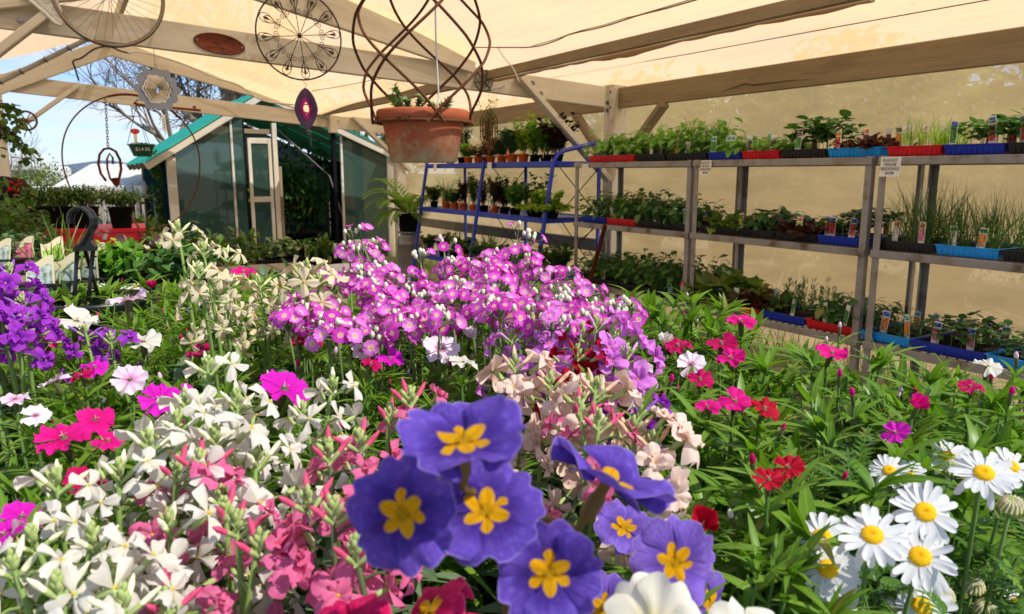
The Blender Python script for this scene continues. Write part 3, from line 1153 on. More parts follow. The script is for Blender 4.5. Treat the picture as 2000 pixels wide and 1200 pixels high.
def tag_mesh(key, w=.022, h=.085, head='white'):
    k = (key, w, h, head)
    if k not in TAGMESH:
        m = MB()
        # stake with a pointed foot, picture panel and title band standing proud of it
        vv = [(-w / 2, 0, h), (w / 2, 0, h), (w / 2, 0, .012), (w * .2, 0, -.02), (-w * .2, 0, -.02), (-w / 2, 0, .012)]
        v2 = vv + [(x, .0012, z) for x, y, z in vv]
        m.add(v2, [(0, 5, 2, 1), (5, 4, 3, 2), (6, 7, 8, 11), (11, 8, 9, 10)] + [(i, (i + 1) % 6, (i + 1) % 6 + 6, i + 6) for i in range(6)], 0)
        m.box((0, -.0011, h * .45), (w * .84, .001, h * .52), 1)
        m.box((0, -.0010, h * .86), (w * .84, .0012, h * .18), 2)
        TAGMESH[k] = m.mesh('plant_tag', [M['card'], PH[key], M['white'] if head == 'white' else PH[head]], smooth=False)
    return TAGMESH[k]


def add_tag(parent, x, y, z, key, head='white', w=.038, h=.085, lean=None, turn=None):
    h *= 1.12
    lean = random.uniform(-.18, .12) if lean is None else lean
    turn = random.uniform(-.35, .35) if turn is None else turn
    mt = Matrix.Translation((x, y, z)) @ Matrix.Rotation(turn, 4, 'Z') @ Matrix.Rotation(lean, 4, 'X') @ Matrix.Rotation(random.uniform(-.12, .12), 4, 'Y')
    return link('plant_tag', tag_mesh(key, w, h, head), parent, mt)


L_SPOON = [leafT(1, .62, 4, d, f, 'spoon') for d, f in ((.15, .15), (.45, .1), (.75, .2))]
L_ROUND = [leafT(1, .8, 4, d, f, 'round') for d, f in ((.1, .12), (.4, .15))]
L_LANCE = [leafT(1, .16, 5, d, .25, 'lance') for d in (.05, .35, .75)]
L_LET = [leafT(1, .62, 5, d, .25, 'spoon', 5, .22) for d in (.2, .5)]
L_BLADE = [leafT(1, .03, 6, d, .3, 'blade') for d in (.1, .35, .7)]
L_SMALL = [leafT(1, .5, 2, .2, .15, 'lance')]


def upvec(along):
    return np.tile(np.array([0, 0, 1.0]), (len(along), 1)) + rng.normal(0, .15, (len(along), 3))


def dirs(n, el0, el1, az=None):
    az = U(0, 2 * PI, n) if az is None else az
    el = U(el0, el1, n)
    return np.stack([np.cos(az) * np.cos(el), np.sin(az) * np.cos(el), np.sin(el)], 1)


HS = {'broad': 1.32, 'chive': 1.3, 'lettuce': 1.25, 'mixed': 1.25, 'bean': 1.05, 'fine': 1.2, 'feather': 1.2}


def seedlings(kind, W, D, h, z0, nx=None, ny=None):
    """leaf mesh and stem mesh of a tray W by D"""
    m = MB()
    st = MB()
    nx = nx or max(2, int(W / .062))
    ny = ny or 5
    for i in range(nx):
        for j in range(ny):
            x = (i + .5 + random.uniform(-.3, .3)) * W / nx
            y = (j + .5 + random.uniform(-.3, .3)) * D / ny
            hh = h * HS.get(kind, 1.0) * random.uniform(.72, 1.1)
            if kind == 'broad':
                n = random.randint(8, 11) + (4 if h > .15 else 0)
                a = dirs(n, .3, 1.15)
                pl = U(.35, .85, n) * hh
                bs = np.array([x, y, z0]) + a * pl[:, None] * np.array([.55, .55, 1])
                for k in range(n):
                    st.tube([(x, y, z0), tuple(bs[k])], .0016, 3, caps=False)
                a2 = dirs(n, -.15, .5, np.arctan2(a[:, 1], a[:, 0]))
                for s in range(3):
                    sel = np.arange(n) % 3 == s
                    m.many(L_SPOON[s], frames(bs[sel], a2[sel], upvec(a2[sel]), U(.42, .68, sel.sum()) * min(hh, .125)))
            elif kind == 'bean':
                top = (x + random.uniform(-.01, .01), y, z0 + hh * .7)
                st.tube([(x, y, z0), top], .002, 3, caps=False)
                n = 11
                a = dirs(n, -.3, .7)
                bs = np.array([x, y, z0 + hh * .3]) + np.stack([np.zeros(n), np.zeros(n), U(.1, .65, n) * hh], 1) + a * .012
                m.many(L_ROUND[0], frames(bs[:6], a[:6], upvec(a[:6]), U(.3, .45, 6) * hh))
                m.many(L_ROUND[1], frames(bs[6:], a[6:], upvec(a[6:]), U(.3, .45, 5) * hh))
            elif kind in ('lettuce', 'mixed'):
                n = 9
                a = dirs(n, .15, 1.2)
                bs = np.tile(np.array([x, y, z0]), (n, 1))
                mi = 1 if (kind == 'mixed' and random.random() < .5) else 0
                m.many(L_LET[0], frames(bs[:5], a[:5], upvec(a[:5]), U(.65, 1.0, 5) * hh), mi)
                m.many(L_LET[1], frames(bs[5:], a[5:], upvec(a[5:]), U(.65, 1.0, n - 5) * hh), mi)
            elif kind == 'chive':
                n = 12
                a = dirs(n, 1.05, 1.53)
                bs = np.array([x, y, z0]) + np.stack([U(-.015, .015, n), U(-.015, .015, n), np.zeros(n)], 1)
                for s in range(3):
                    sel = np.arange(n) % 3 == s
                    k = sel.sum()
                    sc = np.stack([U(.12, .17, k), U(.6, 1.08, k) * hh, U(.6, 1.0, k) * hh], 1)
                    m.many(L_BLADE[s], frames(bs[sel], a[sel], np.tile([0, 0, 1.0], (k, 1)) + rng.normal(0, .6, (k, 3)), sc))
            elif kind == 'fine':
                n = 30
                a = dirs(n, -.1, 1.0)
                bs = np.array([x, y, z0 + .01]) + a * U(.15, .8, n)[:, None] * np.array([hh * .6, hh * .6, hh])
                m.many(L_SMALL[0], frames(bs, a, upvec(a), U(.012, .022, n)))
                for k in range(0, n, 4):
                    st.tube([(x, y, z0), tuple(bs[k])], .0012, 3, caps=False)
            elif kind == 'feather':
                n = 36
                a = dirs(n, .5, 1.5)
                f = U(.2, 1, n)
                bs = np.array([x, y, z0]) + np.stack([U(-.012, .012, n), U(-.012, .012, n), f * hh], 1)
                m.many(L_LANCE[0], frames(bs, a, upvec(a), U(.025, .045, n)))
    return m, st


def tray_mesh(W, D, hgt, mat):
    """open seedling tray with a rolled rim and ribbed sides"""
    m = MB()
    t = .006
    x0, x1, y0, y1 = 0, W, 0, D
    o = .008
    prof = [(o + .004, 0), (o, .006), (0, hgt - .006), (-.006, hgt - .004), (-.006, hgt), (t, hgt), (t + o, .006)]

    def ring(e, z):
        return [(x0 + e, y0 + e, z), (x1 - e, y0 + e, z), (x1 - e, y1 - e, z), (x0 + e, y1 - e, z)]
    vv, ff = [], []
    for e, z in prof:
        vv += ring(e, z)
    for i in range(len(prof) - 1):
        for k in range(4):
            l = (k + 1) % 4
            ff.append((i * 4 + k, i * 4 + l, (i + 1) * 4 + l, (i + 1) * 4 + k))
    n = len(prof) - 1
    ff.append((n * 4, n * 4 + 1, n * 4 + 2, n * 4 + 3))
    m.add(vv, ff)
    k = int(W / .028)
    for i in range(k):
        m.box((.016 + (i + .5) * (W - .032) / k, .0035, hgt * .45), (.004, .006, hgt * .68))
    return m


def tray(label, px0, px1, shelf, colour, kind, h, leaf, tags=(), D=.40, y=.028, leaf2=None, front=0.0, rows=5):
    py = {0: 305, 1: 470, 2: 640}[shelf]
    # the front edge of the shelf gives the position along the rack
    def xa(px):
        z = SHZ[shelf]
        a, b = -3.2, 2.2
        for _ in range(40):
            c = (a + b) / 2
            q = wor((c, y, z)) - Vector((0, 0, H))
            dpt = q.y * cP - q.z * sP
            if 1000 + FPX * q.x / dpt < px:
                a = c
            else:
                b = c
        return (a + b) / 2
    a, b = xa(px0), xa(px1)
    W = b - a - .008
    t = thing('seedling_tray', label, 'seedling tray', wor((a + .004, y - front, SHZ[shelf] + .003)), ROTZ, 'seedling trays on the shelf racks')
    hg = .052
    tray_mesh(W, D, hg, colour).build('tray', M[colour], t, smooth=False)
    MB().box((W / 2, D / 2, hg * .72), (W - .03, D - .03, .01)).build('soil', M['soil'], t, smooth=False)
    m, st = seedlings(kind, W - .03, D - .02, h, hg * .78, ny=rows)
    off = Matrix.Translation((.015, .008, 0))
    m.merge(st, 2).build('foliage', [M[leaf], M[leaf2 or leaf], M['greenstem']], t).matrix_local = off
    for (fx, fy, key, *rest) in tags:
        add_tag(t, fx * W, fy, hg * .7, key, rest[0] if rest else 'white', h=rest[1] if len(rest) > 1 else .085)
    return t


# top shelf, from the blue trolley towards the right
tray('red tray of broad seedlings at the left end of the top shelf', 1150, 1238, 0, 'traysred', 'broad', .210, 'seed1', [(.3, .03, 'cream'), (.55, .03, 'cream'), (.85, .05, 'cream')])
tray('black tray of tall leafy seedlings right of the leftmost red tray, top shelf', 1240, 1298, 0, 'trayblk', 'broad', .234, 'seed1', [(.5, .02, 'cream'), (.8, .02, 'brown')])
tray('black tray with yellowing lower leaves beneath the overhanging pale seedlings, top shelf', 1300, 1378, 0, 'trayblk', 'broad', .256, 'seed1', [(.2, .02, 'orange'), (.5, .02, 'cream')])
tray('dark blue tray of short seedlings with teal tags, top shelf', 1381, 1445, 0, 'traysblue', 'broad', .112, 'seed1', [(.05, .03, 'green', 'teal', .11), (.45, .05, 'green', 'teal', .11), (.6, .03, 'green', 'teal', .11), (.85, .12, 'teal', 'teal', .11), (.5, .3, 'teal', 'teal', .12), (.85, .32, 'teal', 'teal', .13)])
tray('red tray of small seedlings with dark brown picture tags, top shelf', 1447, 1521, 0, 'traysred', 'broad', .105, 'seed1', [(.15, .03, 'brown', 'white', .1), (.72, .03, 'brown', 'white', .1), (.45, .16, 'brown', 'white', .1), (.9, .25, 'brown', 'white', .1), (.5, .34, 'brown', 'white', .1)])
tray('black tray of bushy bean-like seedlings with one red-topped tag, top shelf', 1523, 1612, 0, 'trayblk', 'bean', .19, 'seed2', [(.3, .03, 'green', 'pink', .11), (.05, .3, 'brown', 'white', .11)], leaf2='seed1')
tray('sky blue tray of red lettuce beside the veggie price card, top shelf', 1614, 1718, 0, 'traysky', 'lettuce', .085, 'seedred', [(.12, .03, 'pepper', 'orange', .1), (.35, .2, 'brown', 'white', .11), (.62, .05, 'brown', 'orange', .11), (.55, .3, 'brown', 'white', .12), (.8, .28, 'orange', 'brown', .12), (.93, .3, 'brown', 'white', .13)])
tray('red tray of thin wispy onion seedlings, top shelf', 1730, 1838, 0, 'traysred', 'chive', .15, 'lime', [(.28, .03, 'lime', 'cream', .11), (.62, .04, 'lime', 'cream', .11), (.5, .25, 'lime', 'cream', .11)])
tray('dark blue tray of capsicum seedlings with red pepper tags, top shelf', 1840, 1962, 0, 'traysblue', 'bean', .14, 'seed2', [(.06, .04, 'green', 'blue', .12), (.75, .03, 'pepper', 'blue', .13), (.3, .25, 'pepper', 'blue', .12), (.6, .3, 'pepper', 'blue', .13)], leaf2='seed1')
tray('black tray of pepper seedlings at the right end of the top shelf', 1964, 2070, 0, 'trayblk', 'bean', .15, 'seed2', [(.1, .1, 'pepper', 'blue', .13), (.3, .2, 'pepper', 'blue', .13), (.45, .05, 'pepper', 'blue', .12)])

# middle shelf
tray('dark blue tray of shaded leafy seedlings, left end of the middle shelf', 1136, 1182, 1, 'traysblue', 'broad', .230, 'seed2', [(.5, .03, 'cream')])
tray('red tray of dark leafy seedlings with one pale tag, middle shelf', 1183, 1240, 1, 'traysred', 'broad', .250, 'seed2', [(.45, .03, 'lime', 'white', .11), (.05, .05, 'cream')])
tray('black tray of dark leafy seedlings with a pink-topped tag, middle shelf', 1242, 1292, 1, 'trayblk', 'broad', .225, 'seed2', [(.6, .03, 'green', 'pink', .11)])
tray('black tray of dense dark seedlings with two blue-topped tags, middle shelf', 1293, 1343, 1, 'trayblk', 'broad', .189, 'seed2', [(.3, .03, 'green', 'teal', .11), (.8, .03, 'green', 'teal', .11)])
tray('black tray of pale frilly lettuce at left of the middle rack, middle shelf', 1366, 1440, 1, 'trayblk', 'lettuce', .11, 'seed3', [(.5, .03, 'cream'), (.95, .05, 'yellow', 'orange', .1)])
tray('black tray of rounded dark leaves with one pink-topped tag, middle shelf', 1442, 1510, 1, 'trayblk', 'broad', .162, 'seed2', [(.4, .03, 'green', 'pink', .1)])
tray('black tray of reddish lettuce with orange-topped tag, middle shelf', 1512, 1592, 1, 'trayblk', 'lettuce', .1, 'seedred', [(.5, .03, 'lime', 'orange', .1), (.85, .12, 'cream', 'purple', .1)])
tray('dark blue tray of rounded strawberry-like leaves with blue tags, middle shelf', 1594, 1690, 1, 'traysblue', 'bean', .15, 'seed2', [(.1, .05, 'pepper', 'blue', .11), (.2, .05, 'pepper', 'blue', .11), (.6, .05, 'pepper', 'blue', .11), (.45, .2, 'pepper', 'blue', .11), (.85, .25, 'orange', 'blue', .11)])
tray('black tray of tall upright onion seedlings beside the rack post, middle shelf', 1708, 1822, 1, 'trayblk', 'chive', .28, 'chive', [(.25, .04, 'cream', 'orange', .11), (.72, .04, 'pink', 'orange', .11)], rows=6)
tray('sky blue tray of bushy onion seedlings with green-topped tags, middle shelf', 1824, 1950, 1, 'traysky', 'chive', .23, 'chive', [(.2, .04, 'cream', 'green', .1), (.65, .04, 'orange', 'green', .1)], rows=6)
tray('black tray of onion seedlings at the right end of the middle shelf', 1952, 2070, 1, 'trayblk', 'chive', .22, 'chive', [], rows=6)

# bottom shelf
tray('black tray of bluish cabbage seedlings at the left end of the bottom shelf', 1128, 1208, 2, 'trayblk', 'broad', .240, 'seed2', [(.6, .02, 'pink'), (.3, .02, 'cream')])
tray('black tray of upright cabbage seedlings beside the double rack post, bottom shelf', 1210, 1338, 2, 'trayblk', 'broad', .272, 'seed2', [(.75, .03, 'teal')])
tray('dark blue tray hidden under spreading yellow-green lettuce, bottom shelf', 1348, 1404, 2, 'traysblue', 'lettuce', .203, 'seed3', [(.3, .05, 'cream'), (.8, .05, 'pink')])
tray('red tray of bronzed lettuce with a leaning white tag, bottom shelf', 1405, 1484, 2, 'traysred', 'mixed', .14, 'seed3', [(.3, .03, 'lime', 'white', .11), (.9, .2, 'cream', 'white', .12)], leaf2='seedred')
tray('dark blue tray of ferny mizuna seedlings, bottom shelf', 1486, 1570, 2, 'traysblue', 'feather', .16, 'seed2', [(.6, .05, 'green', 'white', .1)])
tray('red tray of dark kale seedlings with tall white tags, bottom shelf', 1572, 1672, 2, 'traysred', 'broad', .19, 'seed2', [(.28, .05, 'green', 'white', .12), (.7, .03, 'green', 'white', .12), (.95, .12, 'cream', 'white', .12)])
tray('sky blue tray of ferny carrot seedlings, bottom shelf', 1678, 1776, 2, 'traysky', 'fine', .12, 'seed2', [(.35, .05, 'orange', 'blue', .12), (.85, .05, 'orange', 'teal', .12), (.5, .3, 'orange', 'teal', .1), (.8, .32, 'orange', 'teal', .1)])
tray('dark blue tray of round-leaved radish seedlings spilling over the edge, bottom shelf', 1778, 1920, 2, 'traysblue', 'bean', .12, 'seed2', [(.25, .05, 'pink', 'blue', .11), (.75, .05, 'pink', 'blue', .11), (.3, .25, 'pink', 'blue', .1), (.6, .3, 'pink', 'blue', .1), (.85, .3, 'pink', 'blue', .1)])
tray('sky blue tray of radish seedlings at the right end of the bottom shelf', 1922, 2060, 2, 'traysky', 'bean', .11, 'seed2', [(.4, .1, 'cream', 'blue', .1), (.7, .2, 'pink', 'blue', .1)])


# ---- price cards ------------------------------------------------------
def text_mesh(lines, size, shear=.15, gap=1.05):
    cu = bpy.data.curves.new('writing', 'FONT')
    cu.body = "\n".join(lines)
    cu.size = size
    cu.align_x = 'CENTER'
    cu.align_y = 'CENTER'
    cu.shear = shear
    cu.space_line = gap
    cu.extrude = .0003
    cu.resolution_u = 3
    o = bpy.data.objects.new('writing', cu)
    col.objects.link(o)
    bpy.context.view_layer.update()
    me = bpy.data.meshes.new_from_object(o.evaluated_get(bpy.context.evaluated_depsgraph_get()))
    bpy.data.objects.remove(o)
    bpy.data.curves.remove(cu)
    me.name = 'writing'
    return me


UPRIGHT = Matrix.Rotation(PI / 2, 4, 'X')


def card(label, px, py, w, W, Hh, lines=None, size=.02, scribble=0, curl=.006):
    p = Pw(px, py, w)
    t = thing('price_card', label, 'price card', wor(p), ROTZ, 'handwritten price cards on the shelves')
    vv, ff = [], []
    for j in range(5):
        z = Hh / 2 - Hh * j / 4
        for x in (-W / 2, 0, W / 2):
            vv.append((x, -curl * (j / 4) ** 2, z))
    for j in range(4):
        for i in range(2):
            a = j * 3 + i
            ff.append((a, a + 3, a + 4, a + 1))
    n = len(vv)
    vv += [(x, y + .0008, z) for x, y, z in vv]
    ff += [tuple(reversed([i + n for i in f])) for f in ff]
    MB().add(vv, ff).build('card', M['card'], t)
    if lines:
        me = text_mesh(lines, size)
        me.materials.append(M['ink'])
        link('writing', me, t, Matrix.Translation((0, -curl - .0012, 0)) @ UPRIGHT)
    elif scribble:
        m = MB()
        for r in range(scribble):
            z = Hh * .34 - r * Hh * .7 / max(1, scribble - 1)
            x = -W * random.uniform(.25, .38)
            while x < W * .3:
                l = random.uniform(.002, .006)
                m.tube([(x, -curl - .001, z + random.uniform(-.003, .003)), (x + l * .4, -curl - .001, z + random.uniform(-.004, .004)), (x + l, -curl - .001, z + random.uniform(-.003, .003))], .00035, 4, caps=False)
                x += l + random.uniform(0, .003)
        m.build('writing', M['ink'], t)
    return t


card('paper price card reading BUDGET VEGGIE SEEDLINGS $4.00 clipped to the top shelf', 1739, 326, -.022, .115, .103, ['BUDGET', 'VEGGIE', 'SEEDLINGS', '$4.00'], .0215)
card('paper price card ending in $6.00 at the corner of the middle rack', 1379, 328, -.022, .097, .10, ['BUDGET', 'VEGGIE', 'SEEDLINGS', '$6.00'], .021)
card('small creased price card at the left corner of the top shelf, next to the brace', 1143, 332, -.022, .086, .095, None, 0, 4)

# ================================================================== blue A-frame trolley
BX0, BX1 = Pw(1086, 310, 0).x, Pw(838, 325, 0).x          # right and left ends
t = thing('plant_trolley', 'blue painted steel plant trolley with three stepped shelves against the cloth wall', 'plant trolley', ORG, ROTZ)
SB = (1.505, 1.005, .47)


def front(z):
    return -.02 - (1.55 - z) * .17


xm = Pw(950, 318, 0).x
for x, hook in ((BX0, True), (xm, False), (BX1, False)):
    m = MB()
    pts = [(x, front(0), 0), (x, front(.8), .8), (x, front(1.45), 1.45)]
    if hook:
        pts += [(x, front(1.5) + .01, 1.51), (x, front(1.5) + .05, 1.565), (x, front(1.5) + .13, 1.60), (x, front(1.5) + .42, 1.66), (x, front(1.5) + .52, 1.67)]
    else:
        pts += [(x, front(1.53), 1.53)]
    m.tube(pts, .020, 10)
    m.build('front_leg', M['blue'], t)
    m = MB()
    m.tube([(x, .48, 0), (x, .48, 1.67 if hook else 1.52)], .018, 8)
    m.build('rear_leg', M['blue'], t)
for z in SB:
    m = MB()
    y0 = front(z) + .01
    m.beam((BX0, y0, z - .026), (BX1, y0, z - .026), .03, .052, ch=.004)
    m.beam((BX0, .47, z - .026), (BX1, .47, z - .026), .03, .052, ch=.004)
    for x in (BX0 - .003, xm, BX1 + .003):
        m.beam((x, y0 + .015, z - .026), (x, .455, z - .026), .025, .048, ch=.004)
    m.box(((BX0 + BX1) / 2, (y0 + .48) / 2, z - .012), (abs(BX1 - BX0) - .03, .48 - y0 - .03, .006))
    m.build('shelf', M['blue'], t, smooth=False)
m = MB()
for (xa_, xb_) in ((BX0, xm), (xm, BX1)):
    for za, zb in ((1.0, 1.45), (.45, .95)):
        m.tube([(xa_, .485, za), (xb_ * .5 + xa_ * .5, .485, zb)], .005, 5)
        m.tube([(xa_ * .5 + xb_ * .5, .485, za), (xa_, .485, zb)], .005, 5)
for za in (.1, .5):
    m.tube([(BX0, .45, za), (BX0, front(za) + .03, za + .4)], .005, 5)
    m.tube([(BX0, front(za) + .03, za), (BX0, .45, za + .4)], .005, 5)
m.build('bracing', M['iron'], t)
card('blank looking price card taped to the top of the trolley middle leg', 956, 328, -.06, .085, .105, None, 0, 3)
card('small price card at the left end of the blue trolley top shelf', 850, 327, -.06, .075, .085, None, 0, 2)


def small_pot(label, name, pos, r, hgt, potmat, kind, h, leaf, tags=(), group='herb pots on the blue trolley', leaf2=None, cat='potted herb', dens=1.0):
    t = thing(name, label, cat, pos, ROTZ, group)
    MB().lathe([(r * .7, 0), (r * .74, .002), (r * .95, hgt * .86), (r * 1.06, hgt * .88), (r * 1.06, hgt), (r * .96, hgt), (r * .93, hgt * .9)], 16).build('pot', M[potmat], t)
    MB().lathe([(.001, hgt * .87), (r * .93, hgt * .88)], 14).build('soil', M['soil'], t)
    m, st = herb(kind, r, h, hgt * .88, dens)
    m.build('foliage', [M[leaf], M[leaf2 or leaf]], t)
    if st.n:
        st.build('stem', M['olivestem'], t)
    for (x, y, key, *rest) in tags:
        add_tag(t, x, y, hgt * .85, key, rest[0] if rest else 'white', h=.10, w=.034)
    return t


def herb(kind, r, h, z0, dens=1.0, ls=1.0):
    m, st = MB(), MB()
    if kind == 'grass':
        n = int(46 * dens)
        a = dirs(n, .95, 1.53)
        bs = np.stack([U(-r * .6, r * .6, n), U(-r * .6, r * .6, n), np.full(n, z0)], 1)
        for s in range(3):
            sel = np.arange(n) % 3 == s
            k = sel.sum()
            m.many(L_BLADE[s], frames(bs[sel], a[sel], rng.normal(0, .6, (k, 3)) + [0, 0, 1], np.stack([U(.14, .2, k), U(.55, 1.05, k) * h, U(.5, 1, k) * h], 1)))
        return m, st
    ns = int({'upright': 9, 'bushy': 14, 'trail': 14, 'low': 18}.get(kind, 12) * dens)
    for i in range(ns):
        az = random.uniform(0, 2 * PI)
        sp = {'upright': .25, 'bushy': .75, 'trail': 1.3, 'low': 1.25}.get(kind, .7) * random.uniform(.2, 1)
        top = h * random.uniform(.55, 1.05) * (1 if kind != 'trail' else .7)
        dx, dy = math.cos(az), math.sin(az)
        rad = r * .5
        p0 = Vector((dx * rad * random.random(), dy * rad * random.random(), z0))
        pts = []
        for k in range(6):
            u = k / 5
            out = sp * top * (u ** 1.4)
            dz = top * u if kind != 'trail' else top * (u - .9 * u * u * (sp > .6))
            pts.append(p0 + Vector((dx * out, dy * out, dz)))
        st.tube(pts, .0018, 3, caps=False)
        nl = int(15 * dens) if kind != 'low' else 9
        for k in range(nl):
            u = random.uniform(.2, 1.0)
            f = u * 5
            q = pts[min(4, int(f))].lerp(pts[min(5, int(f) + 1)], f - int(f))
            a = dirs(1, -.2, .9)
            T = {'upright': L_SMALL[0], 'bushy': L_ROUND[0], 'trail': L_ROUND[1], 'low': L_SPOON[0]}.get(kind, L_SMALL[0])
            s = {'upright': .044, 'bushy': .046, 'trail': .042, 'low': .062}.get(kind, .025) * ls * random.uniform(.7, 1.2)
            m.many(T, frames(np.array([q]), a, upvec(a), [s]))
    return m, st


ORD = ['first', 'second', 'third', 'fourth', 'fifth', 'sixth', 'seventh', 'eighth', 'ninth', 'tenth', 'eleventh', 'twelfth']


def trolley_row(shelf, name, items):
    z = SB[shelf] - .008
    for i, (px, dy, r, hg, pot, kind, h, leaf, tags, look) in enumerate(items):
        a, b = -6.2, -2.6
        y = front(z) + .08 + dy
        for _ in range(40):
            c = (a + b) / 2
            q = wor((c, y, z)) - Vector((0, 0, H))
            if 1000 + FPX * q.x / (q.y * cP - q.z * sP) < px:
                a = c
            else:
                b = c
        small_pot('%s, %s from left on the %s trolley shelf' % (look, ORD[i], name), 'herb_pot', wor((a, y, z)), r * 1.12, hg, pot, kind, h * 1.3, leaf, tags, dens=2.3)


tf = lambda k, hd='white': [(.0, -.05, k, hd)]
trolley_row(0, 'top', [
    (880, .03, .05, .075, 'black', 'upright', .24, 'seed1', [], 'black pot of upright pale herb'),
    (905, .05, .06, .075, 'black', 'upright', .34, 'seed2', tf('cream'), 'black pot of tall mint-like herb'),
    (915, .0, .045, .075, 'orange', 'bushy', .10, 'seed1', [], 'orange pot of small green herb'),
    (935, .0, .05, .075, 'orange', 'low', .08, 'dryleaf', [], 'orange pot of dry sprigs'),
    (950, .16, .05, .075, 'black', 'upright', .46, 'seed2', [], 'black pot of the tallest slim herb'),
    (958, .0, .05, .075, 'orange', 'low', .10, 'dryleaf', [], 'orange pot of grey sprigs'),
    (980, .0, .05, .075, 'orange', 'bushy', .14, 'bluegreen', tf('pepper'), 'orange pot of blue-green herb'),
    (1000, -.03, .055, .085, 'orange', 'bushy', .20, 'bluegreen', tf('orange'), 'larger orange pot of blue-green herb'),
    (1022, -.02, .05, .085, 'orange', 'upright', .22, 'lime', [], 'orange pot of yellow-green sprigs'),
    (1044, .0, .05, .07, 'black', 'bushy', .28, 'lime', tf('lime'), 'black pot of yellow-green bush'),
    (1066, .0, .055, .07, 'black', 'bushy', .22, 'seed1', [(-.02, -.05, 'cream'), (.03, -.05, 'orange')], 'black pot of rounded green bush'),
    (1088, .06, .055, .07, 'black', 'bushy', .27, 'maroon', tf('brown'), 'black pot of reddish bush')])
trolley_row(1, 'middle', [
    (848, .02, .045, .075, 'black', 'bushy', .13, 'herbleaf', tf('brown'), 'black pot of low dark herb'),
    (872, .05, .05, .075, 'orange', 'grass', .27, 'chive', tf('orange', 'pepper'), 'orange pot of grassy chives'),
    (888, .0, .05, .075, 'orange', 'low', .12, 'herbleaf', tf('brown', 'teal'), 'orange pot with teal-topped tag'),
    (905, .05, .05, .075, 'orange', 'upright', .2, 'maroon', tf('pepper'), 'orange pot of purple-stemmed herb'),
    (926, .0, .05, .075, 'orange', 'upright', .26, 'herbleaf', tf('lime', 'orange'), 'orange pot of thyme-like herb'),
    (945, .02, .05, .07, 'black', 'upright', .20, 'maroon', tf('brown'), 'black pot of dark purple herb'),
    (965, .0, .05, .075, 'orange', 'upright', .24, 'herbleaf', [(-.02, -.05, 'teal', 'teal'), (.03, -.05, 'brown', 'white')], 'orange pot of parsley-like herb'),
    (985, .03, .05, .07, 'black', 'bushy', .2, 'maroon', tf('purple', 'pink'), 'black pot with a purple tag'),
    (1006, .0, .055, .07, 'black', 'bushy', .17, 'seed1', tf('cream'), 'black pot of bright round-leaved herb'),
    (1040, .05, .055, .07, 'black', 'low', .25, 'seed2', [], 'black pot of tall broad dark leaves'),
    (1048, -.01, .06, .07, 'black', 'trail', .20, 'lime', [(-.03, -.05, 'orange')], 'black pot of golden trailing herb'),
    (1078, .0, .06, .07, 'black', 'trail', .22, 'lime', [], 'black pot of golden oregano-like herb')])
trolley_row(2, 'lowest', [
    (838, .02, .05, .07, 'black', 'bushy', .10, 'herbleaf', [(-.03, -.05, 'brown'), (.03, -.05, 'pink')], 'black pot of low herb'),
    (866, .02, .05, .07, 'black', 'bushy', .15, 'herbleaf', tf('brown'), 'black pot of leafy herb'),
    (888, .05, .055, .07, 'black', 'grass', .33, 'chive', [], 'black pot of wild grassy leaves'),
    (910, .0, .05, .08, 'orange', 'bushy', .13, 'herbleaf', [(-.02, -.05, 'orange', 'orange'), (.02, -.05, 'orange', 'orange')], 'orange pot with two orange tags'),
    (938, .0, .05, .08, 'orange', 'low', .11, 'bluegreen', [(-.02, -.05, 'teal', 'white'), (.02, -.05, 'pepper', 'white')], 'orange pot with white-headed tags'),
    (955, .06, .05, .08, 'orange', 'grass', .34, 'chive', [], 'orange pot of arching grassy leaves'),
    (972, .0, .05, .08, 'orange', 'bushy', .12, 'herbleaf', [(-.02, -.05, 'cream'), (.02, -.05, 'orange')], 'orange pot with cream tag'),
    (1000, .0, .05, .07, 'black', 'bushy', .13, 'seed2', [(-.02, -.05, 'brown'), (.03, -.05, 'brown')], 'black pot with two brown tags'),
    (1030, .0, .05, .07, 'black', 'bushy', .14, 'seed1', [(-.02, -.05, 'brown', 'white'), (.03, -.05, 'brown', 'white')], 'black pot of fresh green herb'),
    (1068, .03, .055, .07, 'black', 'trail', .20, 'lime', [], 'black pot of yellow-tipped trailing herb'),
    (1092, .06, .055, .07, 'black', 'bushy', .18, 'herbleaf', [], 'black pot of leafy green herb')])

# ================================================================== things hanging from the near truss
FACE = T1 - .13


def hang(name, label, cat, px, py, t, group=None):
    return thing(name, label, cat, wor(Pt(px, py, t)), ROTZ, group)


def yz(r, a):
    return (0.0, r * math.cos(a), r * math.sin(a))


# bicycle wheel
t = hang('bicycle_wheel', 'old bicycle wheel without a tyre hanging on the near tie beam', 'wheel', 212, -12, FACE)
Rw = .325
m = MB()
sec = [(-.011, .0), (-.013, .010), (-.010, .020), (-.004, .016), (.004, .016), (.010, .020), (.013, .010), (.011, .0), (0, -.005)]
vv, ff = [], []
NS = 72
for k in range(NS):
    a = 2 * PI * k / NS
    for x, dr in sec:
        vv.append((x, (Rw - .02 + dr) * math.cos(a), (Rw - .02 + dr) * math.sin(a)))
n = len(sec)
for k in range(NS):
    l = (k + 1) % NS
    for i in range(n):
        j = (i + 1) % n
        ff.append((k * n + i, k * n + j, l * n + j, l * n + i))
m.add(vv, ff)
m.build('rim', M['alu'], t)
m = MB()
m.lathe([(.001, -.05), (.007, -.05), (.007, -.036), (.022, -.034), (.022, -.03), (.011, -.026), (.011, .026), (.022, .03), (.022, .034), (.007, .036), (.007, .05), (.001, .05)], 16, axis=(1, 0, 0))
m.build('hub', M['alu'], t)
m = MB()
